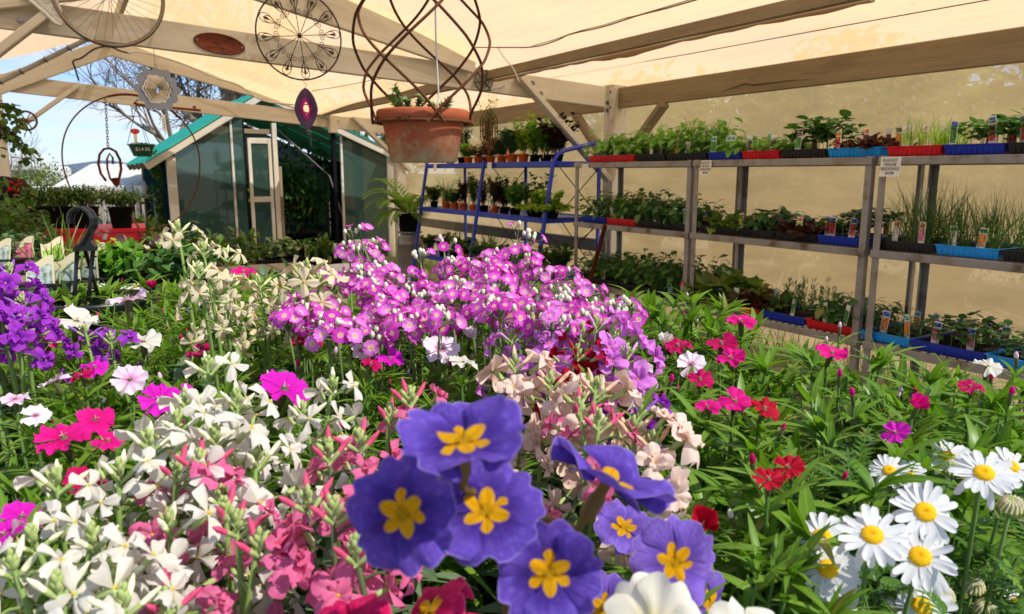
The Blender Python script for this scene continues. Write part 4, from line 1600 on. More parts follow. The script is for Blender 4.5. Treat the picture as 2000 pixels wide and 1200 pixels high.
for k in range(36):
    a = 2 * PI * k / 36
    s = 1 if k % 2 else -1
    cr = .62 * (1 if (k // 2) % 2 else -1)
    p = yz(.021, a + cr)
    q = yz(Rw - .022, a)
    m.tube([(s * .032, p[1], p[2]), (s * .002, q[1], q[2])], .0013, 4, caps=False)
m.build('spokes', M['bolt'], t)

# wrought iron round ornament
t = hang('iron_ornament', 'round dark wrought iron ornament with scrolls and teardrop petals on the tie beam', 'garden ornament', 585, 70, FACE)
RO = .304
m = MB()
m.tube([yz(RO, 2 * PI * i / 64) for i in range(64)], .006, 6, closed=True)
m.build('rim', M['iron'], t)
m = MB()
for k in range(12):
    a = 2 * PI * k / 12 + .12
    m.tube([yz(.01, a), yz(.175, a)], .0028, 5, caps=False)
m.ball((0, 0, 0), .017, 10, 6)
m.build('spokes', M['iron'], t)
for k in range(12):
    a = 2 * PI * k / 12 + .12
    m = MB()
    e, f = Vector(yz(1, a)), Vector(yz(1, a + PI / 2))
    for sc in (1.0, .72):
        pts = []
        for i in range(21):
            s = i / 20 * 2 * PI
            rr = .175 + (.122 * sc) * (1 - math.cos(s)) / 2
            ww = .040 * sc * math.sin(s) * math.sin(s / 2) ** 1.2
            pts.append(e * rr + f * ww)
        m.tube(pts, .0028, 5, closed=False, caps=False)
    m.tube([e * .175, e * .225], .0028, 5)
    m.tube([e * .222, e * .236, e * .25, e * .262, e * .272], [.002, .0075, .0095, .006, .001], 6)
    m.build('petal', M['iron'], t)
m = MB()
for k in range(24):
    a = 2 * PI * (k + .5) / 24 + .12
    c = Vector(yz(.163, a))
    e, f = Vector(yz(1, a)), Vector(yz(1, a + PI / 2)) * (1 if k % 2 else -1)
    pts = []
    for i in range(16):
        s = i / 15 * 2.9 * PI
        r = .005 + .017 * i / 15
        pts.append(c + e * (r * math.cos(s)) + f * (r * math.sin(s)))
    m.tube(pts, .0024, 5, caps=False)
m.build('scrolls', M['iron'], t)

# oval rusty plaque
t = hang('oval_plaque', 'small oval rusted plaque with worn raised lettering screwed to the tie beam', 'plaque', 429, 86, T1 - .034)
Ms = Matrix.Rotation(-.1, 4, 'X')
m = MB()
prof = [(.001, .0), (1.0, .0), (1.0, .35), (.97, .5), (.93, .5), (.9, .3), (.001, .3)]
vv, ff = [], []
for k in range(48):
    a = 2 * PI * k / 48
    for r, h in prof:
        vv.append(Ms @ Vector((h * .02 - .004, r * .168 * math.cos(a), r * .068 * math.sin(a))))
n = len(prof)
for k in range(48):
    l = (k + 1) % 48
    for i in range(n - 1):
        ff.append((k * n + i, l * n + i, l * n + i + 1, k * n + i + 1))
m.add(vv, ff)
for rz_, half in ((.032, .085), (.006, .035), (-.026, .095)):
    y = -half
    while y < half:
        h = random.uniform(.008, .013)
        p = Ms @ Vector((.003, y, rz_ - .004 * (y / .1) ** 2 * 4))
        m.box(tuple(p), (.004, random.uniform(.003, .006), h))
        y += random.uniform(.009, .012)
m.build('plate', M['rustred'], t)
bolts(t, [Ms @ Vector((.002, s * .148, 0)) for s in (-1, 1)], (1, 0, 0), .004)

# white weathered fin-shaped ornament at the brace
t = hang('metal_ornament', 'weathered white carved metal ornament on the tie beam beside the bicycle wheel', 'garden ornament', 84, 12, FACE)
out_ = [(-.10, .07), (-.07, .095), (.02, .09), (.075, .06), (.095, .0), (.10, -.075), (.085, -.105), (.05, -.085), (0, -.03), (-.06, .02), (-.095, .045)]
m = MB()
vv = [(0.0, y, z) for y, z in out_] + [(.006, y, z) for y, z in out_]
n = len(out_)
ff = [(i, (i + 1) % n, (i + 1) % n + n, i + n) for i in range(n)]
c0, c1 = len(vv), len(vv) + 1
vv += [(0, .04, .03), (.006, .04, .03)]
for i in range(n):
    j = (i + 1) % n
    ff += [(j, i, c0), (i + n, j + n, c1)]
m.add(vv, ff)
m.build('plate', M['whitemetal'], t, smooth=False)
m = MB()
for (y, z) in ((-.03, .06), (.0, .05), (.03, .06), (.05, .035), (.06, -.005), (.02, .03), (.075, -.04)):
    m.tube(circ((.008, y, z), .012, 12, (0, 1, 0), (0, 0, 1)), .003, 5, closed=True)
m.build('relief', M['whitemetal'], t)
m = MB()
edge = [(.009, -.1, .05), (.012, -.05, .012), (.012, 0, -.035), (.012, .05, -.09), (.009, .085, -.108)]
m.tube(edge, .010, 8)
m.build('edge_roll', M['white'], t)


def plate_ring(ro, ri, yaw, thick=.0015, seg=96, hole=None):
    """flat ring in the yz plane with outline ro(a) and hole ri(a), turned about the vertical by yaw"""
    vv, ff = [], []
    for k in range(seg):
        a = 2 * PI * k / seg
        for r, x in ((ro(a), -thick), (ro(a), thick), (ri(a), thick), (ri(a), -thick)):
            vv.append((x, r * math.cos(a), r * math.sin(a)))
    for k in range(seg):
        l = (k + 1) % seg
        for i in range(4):
            j = (i + 1) % 4
            ff.append((k * 4 + i, k * 4 + j, l * 4 + j, l * 4 + i))
    v = np.array(vv)
    Rm = np.array(Matrix.Rotation(yaw, 3, 'Z'))
    return v @ Rm.T, ff


def scal(r, n=12, amp=.07, ph=0.0, n2=6, amp2=.06):
    return lambda a: r * (1 + amp * abs(math.cos(n * (a + ph) / 2)) + amp2 * math.cos(n2 * a) - amp)


t = hang('wind_spinner', 'silver snowflake wind spinner hanging below the bicycle wheel', 'wind spinner', 308, 175, FACE)
m = MB()
m.add(*plate_ring(scal(.142, 12, .15, 0, 6, .035), scal(.092, 12, .12, 0, 6, .03), .12, seg=144))
m.build('outer_plate', M['steel2'], t, smooth=False)
for i, (a, b) in enumerate(((.096, .076), (.082, .062), (.068, .05), (.056, .040), (.045, .031), (.035, .022))):
    m = MB()
    m.add(*plate_ring(scal(a), scal(b), .25 + .13 * i))
    m.build('ring', M['steel'], t, smooth=False)
m = MB()
top = loc(wor(Pt(304, 92, FACE)))
dz = Pt(304, 92, FACE).z - Pt(308, 175, FACE).z
m.tube([(0, 0, .14), (0, -.004, .17), (0, -.004, dz - .03), (0, 0, dz)], .002, 5)
m.tube(circ((0, 0, .152), .010, 10, (0, 1, 0), (0, 0, 1)), .0018, 5, closed=True)
m.build('hanging_wire', M['bolt'], t)
m = MB()
m.box((.0, .022, -.215), (.0012, .026, .11), rot=Matrix.Rotation(.05, 4, 'X'))
m.build('paper_tag', M['card'], t, smooth=False)
m = MB()
for k in range(4):
    m.tube([(.0012, .018, -.185 - k * .018), (.0012, .027, -.188 - k * .018), (.0012, .02, -.193 - k * .018)], .0014, 4)
m.tube([(0, .02, -.16), (0, .012, -.135)], .001, 4)
m.build('tag_writing', M['ink'], t)


def pointed(h, w, p=1.5):
    def f(a):
        # radius of a pointed oval
        s, c = abs(math.sin(a)), abs(math.cos(a))
        r = 1.0 / ((s / h) ** p + (c / w) ** p) ** (1 / p)
        return r
    return f


t = hang('wind_spinner', 'purple twisted wind spinner with a magenta heart hanging under the iron ornament', 'wind spinner', 598, 213, FACE)
for i in range(7):
    k = 1 - .095 * i
    m = MB()
    m.add(*plate_ring(pointed(.148 * k, .083 * k, 1.55), pointed(.148 * (k - .11), .083 * (k - .11), 1.55), -.35 + .13 * i, .0016))
    m.build('ring', M['purple'] if i < 5 else M['magenta_metal'], t, smooth=False)
m = MB()
m.add(*plate_ring(scal(.038, 12, .06, 0, 6, .05), scal(.028, 12, .05, 0, 6, .05), .2))
m.build('heart_ring', M['magenta_metal'], t, smooth=False)
m = MB()
for k in range(5):
    y = -.03 + .015 * k
    m.tube([(0, y, .105 - abs(y) * 1.2), (0, y * 1.1, .138 - abs(y) * .8)], [.005, .0008], 5)
m.build('crest', M['purple'], t)
m = MB()
dz = .3
m.tube([(0, 0, .145), (0, .01, .17), (0, -.012, .195), (0, .008, .215), (0, 0, .235)], .0022, 5)
m.tube(circ((0, .012, -.168), .014, 12, (0, 1, 0), (0, 0, 1)), .0022, 5, closed=True)
m.build('hanging_wire', M['bolt'], t)
m = MB()
m.tube([(0, .014, -.182), (0, .022, -.24), (0, .03, -.285)], [.007, .008, .004], 8)
m.build('pendant', M['glass'], t)

t = hang('wind_spinner', 'rusty diamond-shaped wire spinner hanging beside the terracotta pot', 'wind spinner', 955, 254, FACE + .02)
for i, (w, h0, h1) in enumerate(((.076, .205, .21), (.052, .15, .17), (.030, .115, .14), (.014, .08, .11))):
    m = MB()
    yaw = .1 + .28 * i
    cy, sy = math.cos(yaw), math.sin(yaw)
    pts = [(0, .205 if i == 0 else h0 + .03), (w, h0 * .42), (w, -h1 * .35), (0, -.205), (-w, -h1 * .35), (-w, h0 * .42)]
    q = [(sy * y, cy * y, z) for y, z in pts]
    m.tube(q, .0052, 4, closed=True)
    m.build('hoop', M['rust'], t, smooth=False)
m = MB()
m.tube([(0, 0, -.205), (0, 0, .1)], .006, 5)
m.ball((0, 0, -.02), .014, 8, 6, sc=(.6, .6, 3.4))
m.build('spindle', M['rust'], t)
m = MB()
m.tube([(0, 0, .205), (0, 0, .30)], .0014, 4)
m.build('hanging_wire', M['bolt'], t)

t = hang('tap_handle', 'grey cast tap wheel fixed near the end of the tie beam', 'garden ornament', 945, 158, T1 - .05)
m = MB()
for r in (.082, .05):
    m.tube([yz(r, 2 * PI * i / 32) for i in range(32)], .0075 if r > .06 else .005, 6, closed=True)
for k in range(6):
    a = 2 * PI * k / 6 + .2
    m.tube([yz(.01, a), yz(.086, a)], .0075, 6)
    m.ball(yz(.087, a), .0125, 8, 5)
m.lathe([(.001, -.012), (.022, -.012), (.024, .0), (.016, .014), (.001, .016)], 14, axis=(1, 0, 0))
m.build('wheel', M['grey_cast'], t)
m = MB()
m.tube([(.0, .03, -.085), (.0, .09, -.065), (0, .16, -.05), (0, .2, -.03)], .005, 6)
m.build('stem', M['zinc'], t)

# ------------------------------------------------------------------ terracotta pot in its wire cage
PC = P(828, 318, 2.8)
t = thing('terracotta_pot', 'big weathered terracotta pot of succulents hung in a rusty wire cage', 'pot', PC)
m = MB()
m.lathe([(.001, .004), (.116, 0), (.124, .004), (.148, .135), (.152, .146), (.164, .148), (.171, .155), (.172, .182), (.167, .19), (.153, .19), (.149, .182), (.146, .165)], 48)
m.build('pot', M['terra'], t)
MB().lathe([(.001, .172), (.15, .17)], 24).build('soil', M['soil'], t)
su = thing('succulent', 'clump of grey-green trailing succulent growing in the terracotta pot', 'succulent', PC + Vector((0, 0, .17)))
for (sx, sy, sz, tx, tz) in ((-.055, -.02, 0, -.05, .11), (-.04, -.07, 0, -.01, .05), (-.02, -.05, 0, .02, .06), (-.075, -.04, 0, -.02, .04), (.065, -.05, 0, .04, .05), (.05, -.02, 0, .03, .03), (-.05, .03, 0, -.07, .075), (.02, .02, .0, .01, .04)):
    m = MB()
    p0, p1 = Vector((sx, sy, sz)), Vector((sx + tx, sy - .01, sz + tz))
    ax = (p1 - p0).normalized()
    n = 70
    f = U(.1, 1, n)
    pos = np.array(p0)[None] + np.array(p1 - p0)[None] * f[:, None]
    d = unit(n)
    d = d - (d @ np.array(ax))[:, None] * np.array(ax)
    d = d / np.linalg.norm(d, axis=1, keepdims=True) + np.array(ax) * U(.3, 1.3, n)[:, None]
    m.many(L_SMALL[0], frames(pos, d, np.tile(np.array(ax), (n, 1)), U(.022, .034, n)))
    m.build('rosette', M['succ'], su)
cg = thing('wire_cage_hanger', 'balloon shaped cage of rusty twisted wires carrying the terracotta pot', 'hanger', PC)


def cage_r(z):
    return float(np.interp(z, [.14, .2, .27, .35, .43, .52, .62, .72, .8, .86], [.178, .19, .222, .243, .245, .228, .178, .11, .05, .012]))


for s in (1, -1):
    for k in range(4):
        pts = []
        for i in range(49):
            z = .14 + .72 * i / 48
            a = 2 * PI * k / 4 + .35 + s * (PI * 1.02) * (i / 48) ** .95 + (.2 if s < 0 else -.15)
            r = cage_r(z) + (.006 if s > 0 else 0)
            pts.append((r * math.cos(a), r * math.sin(a), z))
        m = MB()
        m.tube(pts, .0053, 7)
        m.build('wire', M['rust'], cg)
m = MB()
m.tube(circ((0, 0, .146), .176, 48, (1, 0, 0), (0, 1, 0)), .0065, 8, closed=True)
m.tube([(-.07, -.166, .153), (-.05, -.174, .150), (-.03, -.176, .155), (-.045, -.178, .146), (-.08, -.164, .146)], .0045, 6)
m.build('ring', M['rust'], cg)
m = MB()
m.ball((0, 0, .868), .016, 10, 6)
zc = roof_z(loc(PC).y) - PC.z
m.tube([(0, 0, .87), (0, 0, zc - .01)], .004, 6)
m.build('hanging_rod', M['rust'], cg)
rp = thing('hanging_rope', 'thin white cord hanging down into the terracotta pot', 'rope', PC + Vector((.055, .02, .17)))
m = MB()
m.tube([(0, 0, 0), (0.002, 0, .09), (-.004, .0, .26), (-.006, 0, zc - .2)], .0035, 6)
m.build('cord', M['cordwhite'], rp)

# ------------------------------------------------------------------ hoop, rusty pod, green hanging pot, small wheel
TH = 3.85
hc = Pt(262, 321, TH)
t = thing('garden_hoop', 'large thin rusty wire hoop standing among the potted shrubs', 'garden ornament', wor(hc), ROTZ)
kk = (wor(hc) - Vector((0, 0, H)))
dd = kk.y * cP - kk.z * sP
RH = 134 * dd / FPX
m = MB()
pts = []
a0, a1 = R(222), R(-82)
for i in range(70):
    a = a0 + (a1 - a0) * i / 69
    w = .012 * math.sin(a * 5)
    pts.append((w, .895 * RH * (1.0 + .015 * math.sin(3 * a)) * math.cos(a), RH * (1 + .02 * math.cos(2 * a)) * math.sin(a)))
pts.append((0, -.1 * RH, -1.03 * RH))
st = pts[0]
m.tube([(0, st[1] + .16, -hc.z + .2), (0, st[1] + .10, -.8), (0, st[1] + .05, st[2] - .1)] + pts, .0055, 7)
m.build('wire', M['rust'], t)
m = MB()
for i in range(22, 34):
    pass
arc = pts[26:42]
m.tube(arc, .009, 8)
m.build('wrapped_top', M['rustred'], t)


def ribbon(m, pts, width, thick, mat=0):
    """steel strip bent along pts (y, z), its width along x"""
    n = len(pts)
    vv, ff = [], []
    for i in range(n):
        a, b = pts[max(0, i - 1)], pts[min(n - 1, i + 1)]
        ty, tz = b[0] - a[0], b[1] - a[1]
        l = math.hypot(ty, tz) or 1
        ny, nz = -tz / l, ty / l
        y, z = pts[i]
        for sx, sn in ((-1, -1), (1, -1), (1, 1), (-1, 1)):
            vv.append((sx * width / 2, y + ny * sn * thick / 2, z + nz * sn * thick / 2))
    for i in range(n - 1):
        for k in range(4):
            l = (k + 1) % 4
            ff.append((i * 4 + k, i * 4 + l, i * 4 + 4 + l, i * 4 + 4 + k))
    ff += [(3, 2, 1, 0), (n * 4 - 4, n * 4 - 3, n * 4 - 2, n * 4 - 1)]
    m.add(vv, ff, mat)


pc = Pt(215, 325, TH)
t = thing('rust_pod', 'rusted steel seed pod sculpture hanging on a chain from the hoop', 'garden ornament', wor(pc), ROTZ)
px_ = dd / FPX
m = MB()
o_ = [(-9 * px_, -28 * px_), (-17 * px_, -14 * px_), (-19.5 * px_, 4 * px_), (-16 * px_, 22 * px_), (-8 * px_, 32 * px_), (2 * px_, 34 * px_), (12 * px_, 28 * px_), (18 * px_, 12 * px_), (18.5 * px_, -6 * px_), (14 * px_, -22 * px_), (8 * px_, -36 * px_)]
ribbon(m, o_, .05, .016)
m.build('outer_strip', M['rustred'], t)
m = MB()
ribbon(m, [(8 * px_, -38 * px_), (-2 * px_, -24 * px_), (-5 * px_, -4 * px_), (-4 * px_, 14 * px_), (1 * px_, 24 * px_), (6 * px_, 16 * px_), (5 * px_, 4 * px_)], .045, .012)
m.build('inner_strip', M['rustred'], t)
m = MB()
m.tube([(0, 7 * px_, -22 * px_), (0, 8 * px_, -34 * px_), (0, 9 * px_, -40 * px_)], [.035, .022, .003], 8)
m.build('point', M['rustred'], t)
ch = thing('chain', 'thin steel chain between the hoop and the rusted pod', 'chain', wor(Pt(211, 291, TH)), ROTZ)
m = MB()
dzc = Pt(206, 194, TH) - Pt(211, 291, TH)
nl = 16
for i in range(nl):
    c = dzc * ((i + .5) / nl)
    ax = (Vector((0, 1, 0)) if i % 2 else Vector((1, 0, 0)))
    pts = []
    for k in range(10):
        a = 2 * PI * k / 10
        pts.append(Vector(c) + ax * (.007 * math.cos(a)) + Vector((0, 0, 1)) * (.017 * math.sin(a)))
    m.tube(pts, .0025, 4, closed=True)
m.build('links', M['bolt'], ch)

gp = Pt(278, 306, T2 - .3)
t = thing('hanging_pot', 'green plastic hanging pot with a price in white and a red tag', 'hanging pot', wor(gp), ROTZ)
m = MB()
m.lathe([(.001, 0), (.095, 0), (.10, .004), (.15, .135), (.165, .14), (.165, .152), (.15, .152), (.145, .135)], 28)
m.build('pot', M['greenpot'], t)
MB().lathe([(.001, .138), (.147, .136)], 16).build('soil', M['soil'], t)
m = MB()
topz = Pt(270, 207, T2 - .3).z - gp.z
for a in (.3, 2.4, 4.5):
    m.tube([(.158 * math.cos(a), .158 * math.sin(a), .15), (0, -.02, topz)], .0035, 5)
m.tube([(0, -.02, topz), (0, -.02, topz + .05), (0, .0, topz + .075), (0, .02, topz + .06)], .006, 6)
m.build('hanger', M['black'], t)
me = text_mesh(['$14.95'], .062, 0)
me.materials.append(M['white'])
link('price', me, t, Matrix.Translation((.140, 0.0, .085)) @ Matrix.Rotation(.36, 4, 'Y') @ Matrix.Rotation(PI / 2, 4, 'Z') @ UPRIGHT)
m = MB()
n = 60
a = dirs(n, -.1, 1.0)
m.many(L_SPOON[0], frames(a * [.1, .1, .01] * U(.2, 1.4, n)[:, None] + [0, 0, .145], a, upvec(a), U(.03, .05, n)))
m.build('foliage', [M['maroon']], t)
m = MB()
m.box((0, -.06, .22), (.003, .04, .16))
m.add(*[[(.004, -.06 + .055 * math.cos(k * PI / 6), .31 + .035 * math.sin(k * PI / 6)) for k in range(12)] + [(.004, -.06, .31)], [(k, (k + 1) % 12, 12) for k in range(12)]], 1)
m.build('plant_tag', [M['card'], PH['pepper']], t, smooth=False)
t = thing('iron_bracket', 'rusty iron bar under the far tie beam that carries the green pot', 'bracket', wor(Pt(270, 205, T2 - .3)), ROTZ)
e = Pt(392, 216, T2 - .3) - Pt(270, 205, T2 - .3)
m = MB()
m.tube([(0, -.05, .02), (0, .02, 0), tuple(e * .6), tuple(e)], .016, 8)
m.tube([tuple(e * .9), tuple(e * .9 + Vector((0, 0, .05)))], .02, 8)
m.build('bar', M['rustred'], t)

t = hang('wheel_ornament', 'small rusty wheel hooked on the far left brace', 'wheel', 51, 236, T2 - .2)
m = MB()
m.tube([yz(.108, 2 * PI * i / 32) for i in range(32)], .012, 6, closed=True)
for k in range(6):
    m.tube([yz(.01, k * PI / 3), yz(.10, k * PI / 3)], .006, 5)
m.ball((0, 0, 0), .025, 8, 5)
m.build('wheel', M['rust'], t)

# trailing basket at the left edge
tb = P(-52, 262, 4.3)
t = thing('trailing_basket', 'leafy green trailing plant hanging at the left edge of the shade house', 'hanging plant', tb)
m = MB()
m.lathe([(.001, -.1), (.09, -.1), (.16, .03), (.165, .05), (.15, .05)], 20)
m.build('basket', M['brownstem'], t)
m, st = MB(), MB()
for (ex, ez, n) in ((.27, .12, 40), (.33, .02, 40), (.22, -.06, 45), (.30, -.14, 45), (.34, -.17, 30), (.18, .17, 30), (.12, -.2, 45), (.05, .2, 30), (-.2, .1, 40), (-.1, -.2, 40)):
    p0 = Vector((0, 0, .05))
    p1 = Vector((ex, random.uniform(-.08, .08), ez))
    pts = [p0.lerp(p1, k / 6) + Vector((0, 0, .09 * math.sin(PI * k / 6))) for k in range(7)]
    st.tube(pts, .003, 4)
    f = U(.25, 1.05, n) * 6
    pos = np.array([np.array(pts[min(5, int(x))].lerp(pts[min(6, int(x) + 1)], min(1.0, x - int(x)))) for x in f]) + rng.normal(0, .018, (n, 3))
    a = dirs(n, -1.0, .5)
    m.many(L_ROUND[1], frames(pos, a, upvec(a), U(.03, .05, n)))
st.build('stem', M['brownstem'], t)
m.build('foliage', [M['herbleaf']], t)
m = MB()
for a in (0, 2.1, 4.2):
    m.tube([(.16 * math.cos(a), .16 * math.sin(a), .05), (0, 0, .5)], .003, 4)
m.tube([(0, 0, .5), (0, 0, 1.0)], .003, 4)
m.build('hanger', M['bolt'], t)

# ================================================================== greenhouse
TG = 9.45
wl_, wr_ = Pt(326, 300, TG).y, Pt(765, 305, TG).y
ze = Pt(326, 302, TG).z
wp = Pt(512, 186, TG)
zp = wp.z
wp = wp.y
LEN = 3.6
t = thing('greenhouse', 'glazed timber greenhouse with teal sheet roof beyond the shade house', 'greenhouse', ORG, ROTZ)
gx = -TG


def gt(name, a, b, w, h, mat='timber', up=(1, 0, 0)):
    return MB().beam(a, b, w, h, 0, up).build(name, M[mat], t, smooth=False)


def roofline(w):
    return ze + (zp - ze) * (1 - abs(w - wp) / ((wp - wl_) if w < wp else (wr_ - wp)))


for w in (wl_, wr_):
    gt('corner_post', (gx, w + (.04 if w == wl_ else -.04), 0), (gx, w + (.04 if w == wl_ else -.04), ze - .03), .12, .11, 'paint')
    gt('corner_post', (gx - LEN, w, 0), (gx - LEN, w, ze - .03), .09, .09)
ov = .30
for sgn, w0 in ((-1, wl_), (1, wr_)):
    sl = (zp - ze) / ((wp - wl_) if sgn < 0 else (wr_ - wp))
    we = w0 + sgn * ov
    zz = ze - sl * ov
    # barge rafter, inner rafters, roof sheet
    for k, x in enumerate([gx + .10, gx - .7, gx - 1.5, gx - 2.3, gx - 3.1]):
        gt('rafter', (x, we, zz + .02), (x, wp + sgn * .03, zp - .02), .05, .11, 'paint' if k == 0 else 'timber', up=(0, 0, 1))
    vv, ff, uu = [], [], []
    for i in range(15):
        for j in range(60):
            u, x = i / 14, gx + .15 - (LEN + .25) * j / 59
            w = we + (wp - we) * u + sgn * .012 * 0
            vv.append((x, w, zz + (zp - zz) * u + .085 + .010 * math.sin(j * 1.9)))
            uu.append((u * 2, -x))
    for i in range(14):
        for j in range(59):
            ff.append((i * 60 + j, i * 60 + j + 1, (i + 1) * 60 + j + 1, (i + 1) * 60 + j))
    n = len(vv)
    vv += [(x, y, z - .012) for x, y, z in vv]
    uu += uu
    ff2 = [tuple(reversed([i + n for i in f])) for f in ff]
    edge = [(i * 60, (i + 1) * 60, (i + 1) * 60 + n, i * 60 + n) for i in range(14)]
    MB().add(vv, ff + ff2 + edge, 0, uu).build('roof_sheet', M['teal'], t)
    for k in range(4):
        u = .12 + .25 * k
        gt('batten', (gx + .08, we + (wp - we) * u, zz + (zp - zz) * u + .068), (gx - LEN, we + (wp - we) * u, zz + (zp - zz) * u + .068), .05, .022, 'timber', up=(0, 0, 1))


def pane(name, wa, wb, za, zb=None, x=gx, mat='glass'):
    """glass sheet in the gable, its top following the roof line when zb is None"""
    n = 8
    vv, ff = [], []
    for i in range(n + 1):
        w = wa + (wb - wa) * i / n
        z1 = roofline(w) - .03 if zb is None else zb
        for xx in (x - .003, x + .003):
            vv += [(xx, w, za), (xx, w, z1)]
    for i in range(n):
        a = i * 4
        ff += [(a, a + 4, a + 5, a + 1), (a + 2, a + 3, a + 7, a + 6), (a + 1, a + 5, a + 7, a + 3)]
    return MB().add(vv, ff).build(name, M[mat], t, smooth=False)


gw = lambda px, py: Pt(px, py, TG).y
b1, d0, d1, e1, e2 = gw(455, 330), gw(480, 330), gw(531, 330), gw(655, 330), gw(667, 330)
pane('window', wl_ + .1, b1 - .02, .25)
pane('window', b1 + .02, d0 - .02, .12, x=gx + .03)
pane('window', e2 + .02, wr_ - .1, .12)
for w, mt, s in ((b1, 'whitemetal', .035), (e2, 'whitemetal', .04), (e1 - .02, 'black', .06), (d0 - .01, 'black', .03)):
    gt('mullion', (gx + .02, w, 0), (gx + .02, w, roofline(w) - .04), s, s, mt)
gt('sill_board', (gx, wl_ + .1, .16), (gx, b1, .16), .05, .3, 'timber', up=(0, 0, 1))
gt('mullion', (gx + .03, d1 + .05, 0), (gx + .03, d1 + .05, 2.15), .07, .085, 'paint')
gt('mullion', (gx - .04, d1 + .13, 0), (gx - .04, d1 + .13, 1.5), .05, .05)
gt('transom', (gx + .0, d0, 2.02), (gx + .0, d1 + .02, 2.02), .05, .07, 'timber', up=(0, 0, 1))
gt('transom', (gx - .01, b1, 1.03), (gx - .01, d0, 1.03), .04, .05, 'timber', up=(0, 0, 1))
gt('brace_rod', (gx - .15, d1 + .12, 2.1), (gx - .15, d1 + .95, 1.35), .018, .018, 'zinc')
gt('brace_rod', (gx - .15, d1 + .95, 1.35), (gx + .05, d1 + 1.25, .1), .02, .02, 'zinc')
# door
dr = MB()
for (wa, wb, za, zb) in ((d0 + .03, d0 + .09, .05, 1.92), (d1 - .06, d1, .05, 1.92)):
    dr.beam((gx + .035, (wa + wb) / 2, za), (gx + .035, (wa + wb) / 2, zb), .05, .05, up=(1, 0, 0))
for z in (.10, 1.0, 1.88):
    dr.beam((gx + .033, d0 + .08, z), (gx + .033, d1 - .05, z), .04, .085, up=(0, 0, 1))
door = dr.build('door', M['paint'], t, smooth=False)
for za, zb in ((.14, .96), (1.04, 1.84)):
    MB().box((gx + .03, (d0 + d1) / 2 + .01, (za + zb) / 2), (.006, d1 - d0 - .12, zb - za)).build('pane', M['glass'], door, smooth=False)
# side walls and far gable, given added dark cladding to keep the interior dark
M['darkclad'] = clothm('dark_interior_cladding', (.012, .035, .032), .02, .15)
for w in (wl_, wr_):
    MB().box((gx - LEN / 2, w + (-.012 if w == wl_ else .012), ze / 2), (LEN - .14, .01, ze - .06)).build('side_wall', M['darkclad'], t, smooth=False)
n = 10
vv, ff = [], []
for i in range(n + 1):
    w = wl_ + (wr_ - wl_) * i / n
    vv += [(gx - LEN - .06, w, .05), (gx - LEN - .06, w, roofline(w) - .02)]
for i in range(n):
    ff.append((i * 2, i * 2 + 2, i * 2 + 3, i * 2 + 1))
MB().add(vv, ff).build('far_wall', M['darkclad'], t, smooth=False)
gf = MB()
gf.box((gx - LEN / 2, (wl_ + wr_) / 2, .05), (LEN - .1, wr_ - wl_ - .1, .02))
gf.build('floor_slab', M['soil'], t, smooth=False)


# ================================================================== leafy plants in pots, shrubs, trees
def leafcloud(m, c, rad, n, T, s0, s1, clumps=8, mat=0, up_bias=.2):
    """leaves gathered in clumps inside an ellipsoid"""
    c, rad = np.array(c), np.array(rad)
    d = unit(clumps) * (U(.2, 1, clumps) ** .5)[:, None]
    cc = c + d * rad * .8
    k = rng.integers(0, clumps, n)
    pos = cc[k] + rng.normal(0, .27, (n, 3)) * rad
    a = unit(n)
    a[:, 2] += up_bias
    m.many(T, frames(pos, a, upvec(a), U(s0, s1, n)), mat)
    return cc


def potted(label, name, pos, pr, ph, potmat, h, spread, n, leaf, T, s0, s1, cat='potted plant', group=None, clumps=9, leaf2=None):
    t = thing(name, label, cat, pos, random.uniform(0, 6), group)
    MB().lathe([(.001, 0), (pr * .75, 0), (pr * .78, .004), (pr * .98, ph * .93), (pr * 1.05, ph * .94), (pr * 1.05, ph), (pr * .95, ph), (pr * .92, ph * .9)], 20).build('pot', M[potmat], t)
    MB().lathe([(.001, ph * .92), (pr * .93, ph * .93)], 16).build('soil', M['soil'], t)
    m = MB()
    cc = leafcloud(m, (0, 0, ph + h * .52), (spread, spread, h * .5), n, T, s0, s1, clumps)
    m.build('foliage', [M[leaf]], t)
    st = MB()
    for q in cc:
        st.tube([(q[0] * .1, q[1] * .1, ph * .9), (q[0] * .5, q[1] * .5, ph + (q[2] - ph) * .6), tuple(q)], [.005, .004, .002], 4)
    st.build('stem', M['brownstem'], t)
    return t


def ground_at(px, d, py=450):
    q = P(px, py, d)
    return Vector((q.x, q.y, 0))


L_BIG = leafT(1, .55, 4, .3, .15, 'lance')
L_OVAL = leafT(1, .5, 3, .25, .15, 'round')
# shrubs on the left, standing on the ground in pots
for i, (px, d, top, h, sp, mat, look) in enumerate([
        (-60, 3.9, 1.36, .9, .40, 'shrubleaf', 'tall dense green shrub in a black pot at the left edge under the trailing basket'),
        (-25, 4.3, 1.27, .75, .32, 'shrubleaf', 'bushy green potted shrub between the left edge and the red table'),
        (28, 4.7, 1.30, .72, .22, 'herbleaf', 'loose light green potted shrub just left of the garden hoop'),
        (0, 3.6, 1.10, .55, .22, 'seed2', 'dark glossy potted shrub behind the purple stock'),
        (100, 6.2, 1.22, .6, .3, 'shrubleaf', 'potted shrub behind the left end of the red table')]):
    b = ground_at(px, d)
    potted(look, 'potted_shrub', b, .17, top - h, 'black', h, sp, 1500, mat, L_OVAL, .035, .075, 'shrub', 'potted shrubs at the left', 14)
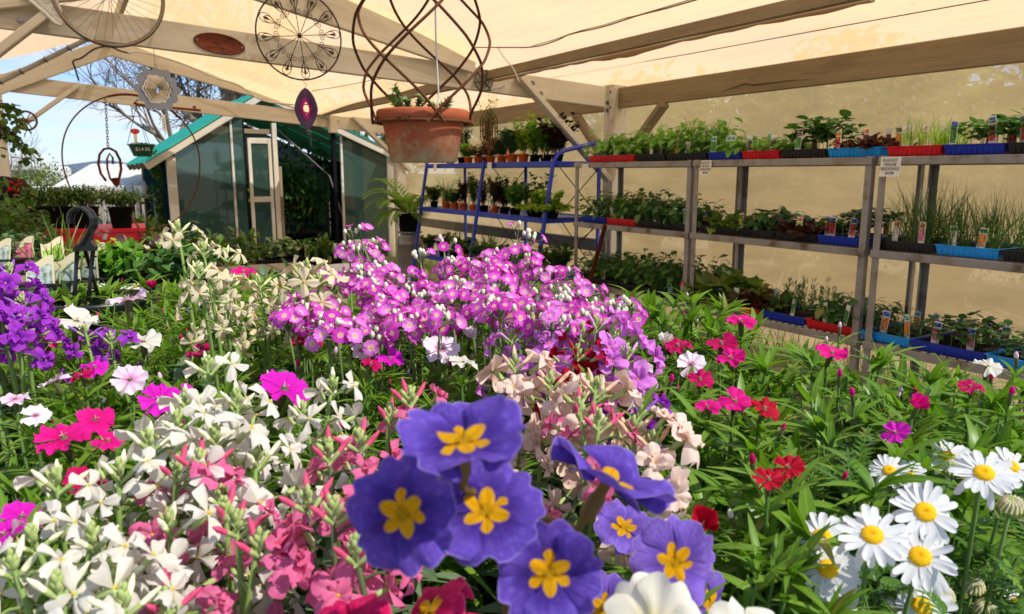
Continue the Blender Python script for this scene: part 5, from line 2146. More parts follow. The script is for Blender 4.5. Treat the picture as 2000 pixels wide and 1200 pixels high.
# red table with herbs in black pots
rt = P(162, 449, 5.0)
t = thing('red_table', 'red painted table with deep apron carrying black herb pots', 'table', (rt.x - .12, rt.y + .24, 0), .46)
tw = (270 - 55) * 5.0 / FPX
MB().box((0, 0, rt.z - .012), (tw + .02, .56, .024)).build('tabletop', M['redpaint'], t, smooth=False)
m = MB()
ap = .235
for y in (-.265, .265):
    m.box((0, y, rt.z - .024 - ap / 2), (tw - .01, .018, ap))
for x in (-tw / 2 + .014, tw / 2 - .014):
    m.box((x, 0, rt.z - .026 - ap / 2), (.018, .508, ap - .004))
m.build('apron', M['redpaint'], t, smooth=False)
for sx in (-1, 1):
    for sy in (-1, 1):
        MB().box((sx * (tw / 2 - .05), sy * .22, (rt.z - .03) / 2), (.05, .05, rt.z - .03)).build('leg', M['redpaint'], t, smooth=False)
m = MB()
m.add([(.11, -.2755, rt.z - .07), (.135, -.2755, rt.z - .07), (.145, -.2755, rt.z - .035), (.125, -.2755, rt.z - .03)], [(0, 1, 2, 3)])
m.add([(.125, -.2755, rt.z - .135), (.15, -.2755, rt.z - .13), (.15, -.2755, rt.z - .09), (.128, -.2755, rt.z - .095)], [(0, 1, 2, 3)])
m.add([(.19, -.2755, rt.z - .16), (.225, -.2755, rt.z - .165), (.26, -.2755, rt.z - .06), (.24, -.2755, rt.z - .04), (.215, -.2755, rt.z - .055)], [(0, 1, 2, 4), (4, 2, 3)])
m.build('paint_chip', M['whitemetal'], t, smooth=False)
for i, (px, r, look) in enumerate(((80, .08, 'black pot of bushy herb at the left end of the red table'), (122, .085, 'black pot of dark herb, second from the left on the red table'),
                                   (168, .085, 'black pot of dark herb behind the black hook on the red table'), (238, .078, 'tall black pot of mounded herb at the right end of the red table'))):
    q = P(px, 447, 5.05)
    potted(look, 'herb_pot', (q.x - .06, q.y + .12 - .4 * (q.x - rt.x) * 0, rt.z), r, .145, 'black', .14, .15, 900, 'herbleaf', L_SMALL[0], .02, .036, 'potted herb', 'black herb pots on the red table', 12)
# greenery right of the red table, by the greenhouse corner
for i, (px, d, top, h, sp, mat, n, look) in enumerate([
        (300, 5.0, .98, .40, .22, 'shrubleaf', 420, 'leafy green potted plant right of the red table'),
        (350, 5.4, .97, .42, .26, 'seed2', 420, 'dark leafy potted plant below the left greenhouse pane'),
        (410, 5.6, .99, .42, .28, 'shrubleaf', 460, 'broad leafy potted plant in front of the greenhouse glass'),
        (275, 6.5, 1.06, .5, .2, 'herbleaf', 350, 'light potted plant beside the greenhouse side wall'),
        (455, 4.6, .80, .22, .2, 'maroon', 300, 'low reddish potted plant behind the cream stock')]):
    potted(look, 'potted_plant', ground_at(px, d), .14, top - h, 'black', h, sp, n, mat, L_BIG, .05, .10, 'potted plant', 'leafy pots before the greenhouse', 12)
# climber on the greenhouse side wall
cl = wor((gx - .35, wl_ - .08, 0))
t = thing('climber', 'green climber growing up the dark side wall of the greenhouse', 'climbing plant', cl, ROTZ)
m, st = MB(), MB()
st.tube([(0, 0, 0), (.03, -.02, .6), (-.02, .0, 1.2), (.02, -.02, 1.75)], [.012, .01, .007, .003], 5)
for k in range(9):
    leafcloud(m, (random.uniform(-.1, .1), -.05, .25 + k * .18), (.14, .08, .13), 55, L_OVAL, .05, .09, 5)
st.build('stem', M['brownstem'], t)
m.build('foliage', [M['shrubleaf']], t)
# cordyline
b = ground_at(318, 5.1)
t = thing('cordyline', 'spiky dark red cordyline between the hoop and the greenhouse post', 'potted plant', b)
MB().lathe([(.001, 0), (.1, 0), (.13, .32), (.14, .33), (.14, .36), (.12, .36)], 18).build('pot', M['black'], t)
m = MB()
T = leafT(1, .075, 6, .35, .3, 'lance')
T2_ = leafT(1, .075, 6, .1, .3, 'lance')
for T_, az, el, l in ((T2_, 2.9, 1.25, .62), (T2_, 3.3, 1.35, .58), (T, .1, .75, .62), (T, -.1, .62, .60), (T, 1.5, .9, .5), (T, -1.4, .8, .45), (T2_, .5, 1.2, .4), (T, 3.6, .7, .5)):
    a = np.array([[math.cos(az) * math.cos(el), math.sin(az) * math.cos(el), math.sin(el)]])
    m.many(T_, frames([[0, 0, .36 + .2]], a, [[0, 0, 1.0]], [l]))
m.tube([(0, 0, .34), (0, 0, .58)], .018, 6)
m.build('foliage', [M['cordy']], t)

# milk can with a fern on it
mc = Pw(801, 452, -.1)
mcb = wor(mc)
t = thing('milk_can', 'dull zinc milk can with a black fern pot on its lid', 'milk can', (mcb.x, mcb.y, 0))
hz = mc.z
m = MB()
m.lathe([(.001, 0), (.17, 0), (.172, .02), (.165, .03), (.165, hz - .16), (.172, hz - .15), (.165, hz - .14), (.15, hz - .07), (.115, hz - .045), (.125, hz - .03), (.15, hz - .02), (.155, hz), (.001, hz)], 32)
m.build('body', M['zinc'], t)
for a in (-1.2, 2.0):
    m = MB()
    c = Vector((math.cos(a), math.sin(a), 0))
    m.tube([c * .15 + Vector((0, 0, hz - .07)), c * .20 + Vector((0, 0, hz - .08)), c * .205 + Vector((0, 0, hz - .14)), c * .168 + Vector((0, 0, hz - .17))], .008, 6)
    m.build('handle', M['zinc'], t)
t = thing('fern_pot', 'green fern with arching fronds in a black pot standing on the milk can', 'fern', (mcb.x, mcb.y, hz), ROTZ)
MB().lathe([(.001, 0), (.125, 0), (.13, .01), (.15, .19), (.158, .19), (.158, .215), (.145, .215)], 24).build('pot', M['black'], t)
MB().lathe([(.001, .2), (.145, .2)], 16).build('soil', M['soil'], t)
m = MB()
TL = leafT(1, .26, 3, .15, .1, 'lance')
for (az, el, l) in [(-2.6, 1.2, .78), (-2.3, 1.0, .7), (-1.6, .95, .68), (-1.9, .75, .60), (-1.1, .8, .62), (-2.9, .8, .55), (-.4, .75, .55), (.1, 1.0, .55), (-.9, .45, .55), (1.2, .9, .6), (2.4, .8, .6), (-1.3, .4, .55), (-.1, .5, .5)]:
    pts = []
    for k in range(15):
        u = k / 14
        e = el - 1.35 * u * u
        pts.append(u)
    p = Vector((0, 0, .21))
    rach = [p.copy()]
    for k in range(16):
        e = el - 1.5 * (k / 15) ** 1.6
        p = p + Vector((math.cos(az) * math.cos(e), math.sin(az) * math.cos(e), math.sin(e))) * (l / 16)
        rach.append(p.copy())
    m.tube(rach, [.004 - .0002 * k for k in range(17)], 4, 1)
    side = Vector((-math.sin(az), math.cos(az), 0))
    for k in range(2, 17):
        u = k / 16
        pl = .17 * math.sin(PI * (u * .85 + .12)) + .02
        tdir = (rach[k] - rach[k - 1]).normalized()
        for s in (-1, 1):
            dirv = (side * s + tdir * .45 + Vector((0, 0, .1))).normalized()
            m.tube([rach[k], rach[k] + dirv * pl], .001, 3, 1, caps=False)
            nn = max(3, int(pl / .016))
            f = np.linspace(.1, 1, nn)
            pos = np.array(rach[k])[None] + np.array(dirv)[None] * (f * pl)[:, None]
            for s2 in (-1, 1):
                dv = np.tile(np.array(tdir * s2 * .8 + dirv * .6), (nn, 1))
                m.many(TL, frames(pos, dv, np.tile([0, 0, 1.0], (nn, 1)), .062 * (1.1 - .7 * f)))
m.build('frond', [M['fern'], M['greenstem']], t)
mt = Matrix.Translation((.05, -.13, .20))
link('plant_tag', tag_mesh('orange', .03, .09, 'orange'), t, mt)
link('plant_tag', tag_mesh('cream', .045, .07, 'white'), t, Matrix.Translation((.04, -.165, .12)) @ Matrix.Rotation(.1, 4, 'X'))

# white tub, broom handle, black pots before the greenhouse
q = P(715, 470, 6.3)
t = thing('white_tub', 'tall white plastic tub standing behind the fairy primroses', 'tub', (q.x, q.y, 0))
m = MB()
m.lathe([(.001, 0), (.105, 0), (.11, .01), (.122, q.z - .03), (.132, q.z - .03), (.132, q.z), (.122, q.z), (.112, .05), (.001, .05)], 32)
m.build('body', M['whitemetal'], t)
q = P(680, 545, 4.3)
t = thing('white_bucket', 'plain white bucket half hidden by the pink primroses', 'bucket', (q.x, q.y, 0))
m = MB()
zt = P(680, 520, 4.3).z
m.lathe([(.001, 0), (.10, 0), (.14, zt - .02), (.15, zt - .02), (.15, zt), (.14, zt), (.1, .05)], 28)
m.build('body', M['whitemetal'], t)
a, b = Pw(1182, 440, -.12), Pw(1106, 720, -.12)
t = thing('broom_handle', 'brown wooden handle leaning between the blue trolley and the shelf rack', 'handle', wor((a.x, a.y, 0)), ROTZ)
d_ = (b - a)
l0 = a.z
foot = d_ * (a.z / -d_.z)
m = MB()
m.tube([(0, 0, a.z), (foot.x, foot.y, 0.0)], .018, 8)
m.build('handle', M['rustred'], t)
for i, (px, d, r, hh, mat, T, look) in enumerate([
        (548, 8.3, .2, .46, 'succ', L_SPOON[1], 'black pot of pale echeveria rosettes before the greenhouse door'),
        (590, 8.5, .2, .44, 'seed2', L_BIG, 'black pot with a green-tagged plant right of the echeveria'),
        (632, 8.4, .2, .46, 'shrubleaf', L_BIG, 'black pot of upright leaves near the dark greenhouse corner'),
        (500, 8.8, .18, .36, 'shrubleaf', L_BIG, 'black pot of small leaves at the foot of the greenhouse door')]):
    t = potted(look, 'potted_plant', ground_at(px, d), r, hh, 'black', .2, .2, 160, mat, T, .06, .12, 'potted plant', 'black pots before the greenhouse', 8)
    if i:
        link('plant_tag', tag_mesh('lime', .05, .16, 'white'), t, Matrix.Translation((.05, -.12, hh)))
# dark bush inside the greenhouse
gi = wor((gx - 1.1, gw(625, 400), 0))
potted('big dark bush growing inside the greenhouse', 'greenhouse_bush', gi, .25, .35, 'black', 1.5, .5, 1500, 'seed2', L_BIG, .08, .15, 'shrub', None, 20)
gi = wor((gx - .9, gw(400, 400), 0))
potted('leafy plant growing behind the left greenhouse pane', 'greenhouse_plant', gi, .2, .6, 'black', .6, .4, 420, 'shrubleaf', L_BIG, .06, .11, 'potted plant', None, 10)
gi = wor((gx - 1.0, gw(515, 400), 0))
potted('bright green plant growing behind the greenhouse door', 'greenhouse_plant', gi, .2, .7, 'black', .6, .4, 420, 'seed3', L_BIG, .06, .11, 'potted plant', None, 10)


def branch_tree(mb, p, d, l, r, depth, out, bend=.35, split=3):
    pts = [p]
    q = p.copy()
    dd_ = d.copy()
    for k in range(4):
        dd_ = (dd_ + Vector(rng.normal(0, .13, 3))).normalized()
        q = q + dd_ * (l / 4)
        pts.append(q.copy())
    mb.tube(pts, [r * (1 - .12 * k) for k in range(5)], 5 if depth > 2 else 3, caps=False)
    if depth == 0:
        out.append((q, dd_))
        return
    for s in range(split if depth > 1 else split + 1):
        j = random.randint(1, 4)
        ax = Vector(unit(1)[0])
        nd = (dd_ + ax * bend * random.uniform(.7, 1.5)).normalized()
        nd.z += .06
        branch_tree(mb, pts[j].copy(), nd.normalized(), l * random.uniform(.55, .8), r * .55, depth - 1, out, bend, split)


def tree(label, name, base, h, r, depth, leaf=None, n_leaf=0, s=(.05, .1), cat='tree', spread=.75, split=3, trunk_split=.35, lm=None, group=None):
    t = thing(name, label, cat, base, 0, group)
    out = []
    tr = MB()
    th = h * trunk_split
    tr.tube([(0, 0, -.1), (.03, .02, th * .5), (-.02, .0, th)], [r * 1.25, r, r * .85], 8, caps=False)
    tr.build('trunk', M['bark'], t)
    m = MB()
    for k in range(5):
        az = 2 * PI * k / 5 + random.uniform(-.4, .4)
        d = Vector((math.cos(az) * spread, math.sin(az) * spread, random.uniform(.5, 1.1))).normalized()
        branch_tree(m, Vector((-.02, 0, th * random.uniform(.75, 1))), d, h * .30, r * .5, depth, out, .55, split)
    branch_tree(m, Vector((-.02, 0, th)), Vector((0, 0, 1)), h * .33, r * .6, depth, out, .5, split)
    m.build('branches', M['bark'], t)
    if leaf:
        lmesh = MB()
        ii = rng.integers(0, len(out), n_leaf)
        pos = np.array([np.array(out[i][0]) for i in ii]) + rng.normal(0, h * .022, (n_leaf, 3))
        a = unit(n_leaf)
        lmesh.many(L_SMALL[0] if lm is None else lm, frames(pos, a, upvec(a), U(s[0], s[1], n_leaf)))
        lmesh.build('crown', [M[leaf]], t)
    return t


# trees beyond
b = ground_at(455, 19)
tree('big bare grey tree with dense twigs behind the greenhouse', 'bare_tree', b, 6.6, .22, 4, 'dryleaf', 5200, (.06, .14), spread=1.0, split=4)
b = ground_at(350, 24)
tree('smaller bare tree with thin reddish twigs left of the big grey tree', 'bare_tree', b, 6.8, .12, 4, spread=.8, split=3)
for k, (px, d, hh) in enumerate(((28, 30, 3.4), (52, 33, 3.6), (84, 32, 3.3))):
    tree('slender bare sapling in the row beyond the left shade house post', 'bare_sapling', ground_at(px, d), hh, .04, 3, spread=.28, split=2, trunk_split=.3, group='bare saplings')
b = ground_at(760, 17)
tree('dark green tree beyond the right roof slope of the greenhouse', 'evergreen_tree', b, 4.6, .16, 3, 'shrubleaf', 6500, (.09, .17), spread=1.0)
for k, (px, d, hh, look) in enumerate(((92, 19, 1.75, 'pale green blossoming shrub beyond the left shrubs'), (118, 22, 1.7, 'small pale shrub left of the white shelter'), (60, 24, 1.6, 'low green shrub in front of the parked van'), (145, 26, 1.45, 'dark green shrub close beside the white shelter'))):
    t = thing('shrub', look, 'shrub', ground_at(px, d))
    m, st = MB(), MB()
    cc = leafcloud(m, (0, 0, hh * .55), (.75, .75, hh * .48), 1100, L_OVAL, .06, .12, 14)
    m.build('foliage', [M['hedgeleaf'] if k != 3 else M['shrubleaf']], t)
    for q in cc:
        st.tube([(0, 0, 0), (q[0] * .5, q[1] * .5, q[2] * .6), tuple(q)], [.02, .012, .005], 4)
    st.build('stem', M['bark'], t)
# bushes outside the cloth wall
for k, tt in enumerate(np.arange(-1.6, 9.2, 1.05)):
    b = wor((-tt, 3.5 + random.uniform(-.1, .4), 0))
    t = thing('bush', 'twiggy bush growing close outside the tan cloth wall', 'bush', b, random.uniform(0, 6), 'bushes outside the cloth wall')
    m, st = MB(), MB()
    hh = random.uniform(1.9, 2.35)
    cc = leafcloud(m, (0, 0, hh * .56), (.8, .38, hh * .44), 4600, L_SMALL[0], .04, .085, 60)
    m.build('foliage', [M['hedgeleaf']], t)
    for q in cc:
        e = Vector(q) + Vector(rng.normal(0, .08, 3))
        st.tube([(rng.normal(0, .08), rng.normal(0, .08), 0), (q[0] * .4, q[1] * .4, q[2] * .5), tuple(q), tuple(e * 1.12)], [.02, .014, .008, .003], 5)
    st.build('stem', M['bark'], t)

for k, tt in enumerate(np.arange(-3.2, 10.5, 2.3)):  # second row added to block bright sky behind the wall cloth
    b = wor((-tt, 5.6 + random.uniform(-.3, .5), 0))
    t = thing('backdrop_bush', 'dense tall backdrop bush added well outside the tan cloth wall to block the sky', 'bush', b, random.uniform(0, 6), 'tall backdrop bushes added well outside the cloth wall')
    m, st = MB(), MB()
    cc = leafcloud(m, (0, 0, 1.5), (1.5, .8, 1.2), 7000, L_OVAL, .09, .17, 90)
    m.build('foliage', [M['hedgeleaf']], t)
    for q in cc[::2]:
        st.tube([(rng.normal(0, .08), rng.normal(0, .08), 0), (q[0] * .4, q[1] * .4, q[2] * .5), tuple(q)], [.04, .02, .008], 5)
    st.build('stem', M['bark'], t)

m = MB()
n = 17000
tt, ww, zz_ = U(-16, 46, n), U(20, 25, n), U(0, 1, n)
pos = np.array([np.array(wor((-a, b, 0))) for a, b in zip(tt, ww)])
pos[:, 2] = zz_ * (5.2 + .9 * np.sin(tt * .5) + .5 * np.sin(tt * 1.7))
a = unit(n)
m.many(L_OVAL, frames(pos, a, upvec(a), U(.5, 1.0, n)))
tag(m.build('backdrop_treeline', [M['hedgeleaf']]), kind='stuff')  # leaf backdrop added to cover the sky showing through the wall cloth

# white shelter, tables, van far off on the left
q0, q1 = P(152, 322, 14), P(290, 322, 14)
zt, zb = P(200, 321, 14.9).z, P(200, 375, 13.1).z
t = thing('white_shelter', 'low white roofed potting shelter beyond the hoop', 'shelter', ((q0.x + q1.x) / 2, q0.y, 0))
hw = (q1.x - q0.x) / 2 + .15
m = MB()
nn = 24
vv, ff = [], []
for i in range(nn + 1):
    x = -hw + 2 * hw * i / nn
    for y, z, k in ((.9, zt, 1.14), (-.9, zb, 1.0)):
        vv.append((x * k, y, z + .012 * (i % 2)))
for i in range(nn):
    ff.append((i * 2, i * 2 + 2, i * 2 + 3, i * 2 + 1))
n = len(vv)
vv += [(x, y, z - .03) for x, y, z in vv]
ff += [tuple(reversed([i + n for i in f])) for f in ff] + [(i * 2 + 1, i * 2 + 3, i * 2 + 3 + n, i * 2 + 1 + n) for i in range(nn)]
m.add(vv, ff)
m.build('roof', M['whiteroof'], t, smooth=False)
for x in (-hw + .1, 0, hw - .1):
    for y, z in ((.85, zt - .05), (-.85, zb - .05)):
        MB().box((x, y, z / 2), (.07, .07, z)).build('post', M['redpaint' if False else 'brownstem'], t, smooth=False)
for i, (px, d, w) in enumerate(((212, 11.5, 1.3), (120, 12.5, 1.2))):
    q = P(px, 384, d)
    t = thing('plant_table', ('white outdoor table set with white pots before the shelter', 'white outdoor table of small white pots left of the shelter')[i], 'table', (q.x, q.y, 0))
    MB().box((0, 0, q.z), (w, .7, .03)).build('tabletop', M['whitemetal'], t, smooth=False)
    for sx in (-1, 1):
        for sy in (-1, 1):
            MB().box((sx * (w / 2 - .06), sy * .28, q.z / 2 - .01), (.05, .05, q.z - .02)).build('leg', M['whitemetal'], t, smooth=False)
    for k in range(7):
        tag(MB().lathe([(.001, 0), (.05, 0), (.075, .14), (.08, .15), (.065, .15), (.06, .12)], 12).build('white_pot', M['white']), 'small white pot lined up on the outdoor tables', 'pot', 'white pots on the outdoor tables').location = (q.x - w / 2 + .12 + k * w / 7, q.y + random.uniform(-.2, .2), q.z + .015)
vq = ground_at(30, 34)
t = thing('parked_van', 'white van parked beyond the shrubs at the far left', 'van', vq, .1)
m = MB()
prof = [(-2.2, .35), (-2.2, .95), (-1.75, 1.05), (-1.25, 1.62), (-1.0, 1.7), (2.2, 1.7), (2.3, 1.55), (2.3, .35)]
vv = [(x, -.85, z) for x, z in prof] + [(x, .85, z) for x, z in prof]
n = len(prof)
ff = [(i, (i + 1) % n, (i + 1) % n + n, i + n) for i in range(n)] + [(0, 1, 2, 7), (2, 3, 6, 7), (3, 4, 5, 6), (n + 7, n + 2, n + 1, n), (n + 7, n + 6, n + 3, n + 2), (n + 6, n + 5, n + 4, n + 3)]
m.add(vv, ff)
m.build('body', M['white'], t, smooth=False)
for (x0, x1) in ((-1.1, -.2), (-.1, .9), (1.0, 2.0)):
    MB().box(((x0 + x1) / 2, -.852, 1.3), (x1 - x0, .01, .45)).build('window', M['glass'], t, smooth=False)
for x in (-1.4, 1.5):
    for y in (-.8, .8):
        w_ = MB()
        w_.lathe([(.001, -.1), (.3, -.1), (.34, -.06), (.34, .06), (.3, .1), (.001, .1)], 18, c=(x, y, .34), axis=(0, 1, 0))
        w_.build('wheel', M['black'], t)
# dark tub with red flowers at the far left
q = P(8, 372, 5.2)
t = thing('flower_tub', 'dark tub with a spray of red flowers at the left edge', 'flower tub', (q.x, q.y, 0))
MB().lathe([(.001, 0), (.16, 0), (.21, 1.05), (.19, 1.27), (.12, 1.36), (.001, 1.38)], 20).build('tub', M['black'], t)
m = MB()
leafcloud(m, (.16, -.1, 1.29), (.04, .04, .05), 40, L_OVAL, .03, .05, 4)
m.build('flower', [M['red']], t)
# grassy weeds at the foot of the wall
m = MB()
n = 2600
tt, ww = U(-2.0, 8.8, n), U(.5, .95, n)
pos = np.array([np.array(wor((-a, b, 0))) for a, b in zip(tt, ww)])
a = dirs(n, .7, 1.5)
for s in range(3):
    sel = np.arange(n) % 3 == s
    k = sel.sum()
    m.many(L_BLADE[s], frames(pos[sel], a[sel], rng.normal(0, .6, (k, 3)) + [0, 0, 1], np.stack([U(.15, .3, k), U(.12, .42, k), U(.1, .4, k)], 1)))
tag(m.build('grass', [M['grassm']]), kind='stuff')

# ================================================================== benches
BZ = .815


def bw(t, w, z=0.0):
    return ORG + LV * t + CV * w + Vector((0, 0, z))


def bench(label, t0, t1, w0, w1, z):
    o = thing('display_bench', label, 'bench', bw((t0 + t1) / 2, (w0 + w1) / 2), ROTZ)
    hx, hy = (t1 - t0) / 2, (w1 - w0) / 2
    m = MB()
    nb = int((w1 - w0) / .1)
    for k in range(nb):
        y = -hy + (k + .5) * 2 * hy / nb
        m.beam((-hx, y, z - .012), (hx, y, z - .012), 2 * hy / nb - .008, .022, 0, ch=.003)
    m.build('benchtop', M['graytimber'], o, smooth=False)
    m = MB()
    for y in (-hy + .03, hy - .03):
        m.beam((-hx, y, z - .065), (hx, y, z - .065), .04, .08)
    for x in (-hx + .03, hx - .03):
        m.beam((x, -hy + .055, z - .066), (x, hy - .055, z - .066), .04, .078)
    m.build('frame', M['graytimber'], o, smooth=False)
    for sx in (-1, 1):
        for sy in (-1, 1):
            MB().beam((sx * (hx - .07), sy * (hy - .08), 0), (sx * (hx - .07), sy * (hy - .08), z - .03), .07, .07, 0, up=(1, 0, 0)).build('leg', M['graytimber'], o, smooth=False)
    return o


bench('long timber flower bench crowded with potted flowers in the foreground', -3.35, -.69, -4.65, -2.80, BZ)
bench('raised timber bench carrying the black vegetable punnets', -.66, .30, -4.65, -3.45, 1.085)
bench('low timber bench of dark potted plants behind the raised punnet bench', .34, 1.5, -4.65, -3.46, .93)
bench('short low timber bench behind the fairy primroses', -.45, 1.5, -3.42, -2.7, .93)


# ================================================================== petals and flowers
def petal(L, W, nu, nv, wf, zf, edge=None):
    """wf(u) half width share, zf(u, v) lift, edge(v) extra length at the tip"""
    vv, uu, q = [], [], []
    for i in range(nu + 1):
        u = i / nu
        for j in range(nv + 1):
            v = j / nv * 2 - 1
            rad = L * (u + (edge(v) if edge else 0) * u ** 3)
            x = W * .5 * wf(u) * v
            # petals fan out: the tip is an arc
            y = rad - .18 * W * v * v * u
            vv.append((x, y, zf(u, v)))
            uu.append((u, v * .5 + .5))
    for i in range(nu):
        for j in range(nv):
            a = i * (nv + 1) + j
            q.append((a, a + 1, a + nv + 2, a + nv + 1))
    return (np.array(vv), np.array(q), np.array(uu))


def ringof(T, n, tilt=0.0, jitter=0.0, twist=0.0, r0=0.0, lift=None):
    out = []
    for k in range(n):
        a = 2 * PI * k / n + random.uniform(-jitter, jitter)
        Tk = T[k % len(T)] if isinstance(T, list) else T
        tl = tilt + random.uniform(-jitter, jitter)
        dz = (lift * (k % 2)) if lift else 0
        out.append((Tk, Matrix.Translation((0, 0, dz)) @ Matrix.Rotation(a, 4, 'Z') @ Matrix.Translation((0, r0, 0)) @ Matrix.Rotation(tl, 4, 'X') @ Matrix.Rotation(twist + random.uniform(-jitter, jitter), 4, 'Y')))
    return joinT(out)


def simple(T, mb, mat=0):
    return mb.many(T, np.eye(4)[None], mat)


# dianthus: five fringed fans above a slim calyx; radius about 1
DI = []
for var in range(5):
    rs = random.Random(var)
    Ts = []
    for k in range(5):
        ph, am = rs.uniform(0, 6), rs.uniform(.05, .15)
        cup = rs.uniform(-.5, .30) if var != 3 else .55
        teeth = [rs.uniform(-.08, .07) for _ in range(13)]
        Ts.append(petal(1.0, 1.18, 7, 12, lambda u: .10 + .90 * min(1, u * 1.15) ** 1.35,
                        lambda u, v, ph=ph, am=am, cup=cup: cup * u * u + am * math.sin(v * 6 + ph) * u * u + .12 * (1 - u) * 0 - .06 * abs(v) * u,
                        lambda v, te=teeth: te[int(round((v + 1) * 6))]))
    DI.append(ringof(Ts, 5, .16 if var != 3 else .5, .07, .10))


def dianthus_mesh(col_, var):
    m = MB()
    simple(DI[var], m, 0)
    m.lathe([(.03, .05), (.16, .02), (.19, -.2), (.17, -.8), (.12, -1.1), (.02, -1.15)], 8, 1)
    for k in range(3):
        a = 2.1 * k
        m.tube([(0, 0, .02), (.06 * math.cos(a), .06 * math.sin(a), .2), (.15 * math.cos(a), .15 * math.sin(a), .24)], .018, 3, 2, caps=False)
    return m.mesh('flower', [M[col_], M['calyxred'], M['wht']])


DM = {}


def dianthus_flower(col_, var):
    if (col_, var) not in DM:
        DM[(col_, var)] = dianthus_mesh(col_, var)
    return DM[(col_, var)]


def bud_mesh(col_):
    key = ('bud', col_)
    if key not in DM:
        m = MB()
        m.lathe([(.02, -1.2), (.13, -1.1), (.2, -.6), (.21, 0), (.17, .12)], 8, 1)
        m.lathe([(.17, .0), (.24, .25), (.2, .55), (.1, .75), (.01, .78)], 8, 0)
        DM[key] = m.mesh('bud', [M[col_], M['calyxred']])
    return DM[key]


def pot_mesh(r, h):
    m = MB()
    m.lathe([(.001, 0), (r * .74, 0), (r * .78, .004), (r * .97, h * .92), (r * 1.05, h * .93), (r * 1.05, h), (r * .96, h), (r * .93, h * .92), (.001, h * .91)], 14)
    return m.mesh('pot', M['black'])


POT = pot_mesh(.062, .11)
PH_ = .11
LD = [leafT(1, w, 6, d, .22, 'lance') for w, d in ((.18, .1), (.19, .35), (.20, .65), (.16, .95))]


def dianthus_foliage(h, spread, ns, dense=1.0, size=1.0):
    """leafy shoots with opposite pairs of narrow leaves; local z from the pot rim"""
    m, st = MB(), MB()
    for i in range(ns):
        az = random.uniform(0, 2 * PI)
        rr = spread * math.sqrt(random.random())
        hh = h * random.uniform(.62, 1.05)
        x0, y0 = rr * .35 * math.cos(az), rr * .35 * math.sin(az)
        x1, y1 = rr * math.cos(az), rr * math.sin(az)
        nodes = max(4, int(hh / .021 * dense))
        st.tube([(x0, y0, 0), ((x0 + x1) / 2, (y0 + y1) / 2, hh * .45), (x1, y1, hh * .97)], [.0019, .0017, .0012], 4, caps=False)
        a0 = random.uniform(0, PI)
        pos, al, sc = [], [], []
        for k in range(nodes):
            u = (k + 1) / nodes
            if u < .22:
                continue
            px, py, pz = x0 + (x1 - x0) * u, y0 + (y1 - y0) * u, hh * u
            el = .15 + .75 * u ** 2 + random.uniform(-.25, .25)
            ll = size * (.060 * (1 - .45 * u ** 3)) * random.uniform(.75, 1.2)
            for s in (0, PI):
                a = a0 + k * PI / 2 + s + random.uniform(-.35, .35)
                pos.append((px, py, pz))
                al.append((math.cos(a) * math.cos(el), math.sin(a) * math.cos(el), math.sin(el)))
                sc.append(ll)
        # tuft at the tip
        for k in range(7):
            a = random.uniform(0, 2 * PI)
            el = random.uniform(.75, 1.4)
            pos.append((x1, y1, hh * .97))
            al.append((math.cos(a) * math.cos(el), math.sin(a) * math.cos(el), math.sin(el)))
            sc.append(size * random.uniform(.02, .04))
        pos, al, sc = np.array(pos), np.array(al), np.array(sc)
        for s in range(4):
            sel = rng.integers(0, 4, len(pos)) == s
            if sel.sum():
                m.many(LD[s], frames(pos[sel], al[sel], upvec(al[sel]), sc[sel]))
    return m.mesh('foliage', [M['dian'], M['dian_dark']]), st.mesh('stem', M['greenstem'])


FOL = [dianthus_foliage(.235, .085, 24) for _ in range(4)]
LD_, LD = LD, [leafT(1, w, 6, d, .22, 'lance') for w, d in ((.23, .1), (.24, .35), (.25, .65), (.2, .95))]
FOLB = [dianthus_foliage(.235, .092, 19, .74, 1.42) for _ in range(4)]
LD = LD_
BIGF = None
BUDC = ['hot', 'crim', 'pale', 'hot', 'wpink']


def plant_root(name, label, cat, x, y, group):
    t = thing(name, label, cat, (x, y, BZ), 0, group)
    link('pot', POT, t)
    return t


def add_foliage(t, hs=1.0, var=None, buds=3, budcol=None, w=1.0):
    fol = FOLB if t.location.x > .15 or random.random() < .35 else FOL
    v = random.randrange(len(fol))
    mt = Matrix.Translation((0, 0, PH_)) @ Matrix.Rotation(random.uniform(0, 6.28), 4, 'Z') @ Matrix.Diagonal((w, w, hs, 1))
    link('foliage', fol[v][0], t, mt)
    link('stem', fol[v][1], t, mt)
    for k in range(buds):
        a, r = random.uniform(0, 6.28), random.uniform(.0, .075)
        z = PH_ + .235 * hs * random.uniform(.95, 1.1)
        link('bud', bud_mesh(budcol or random.choice(BUDC)), t, basis((r * math.cos(a), r * math.sin(a), z), (random.uniform(-.4, .4), random.uniform(-.4, .4), 1), 0, random.uniform(.007, .0105)))


def d_of(py, zt=.215):
    return zt / (sP - cP * (600 - py) / FPX)


CAMV = Vector((0, 0, H))


def toward(pos, up=.6, rx=0.0):
    """normal that mixes up with the direction to the viewer"""
    c = (CAMV - pos).normalized()
    right = Vector((1, 0, 0))
    return (c * (1 - up) + Vector((0, 0, 1)) * up + right * rx).normalized()


occupied = []


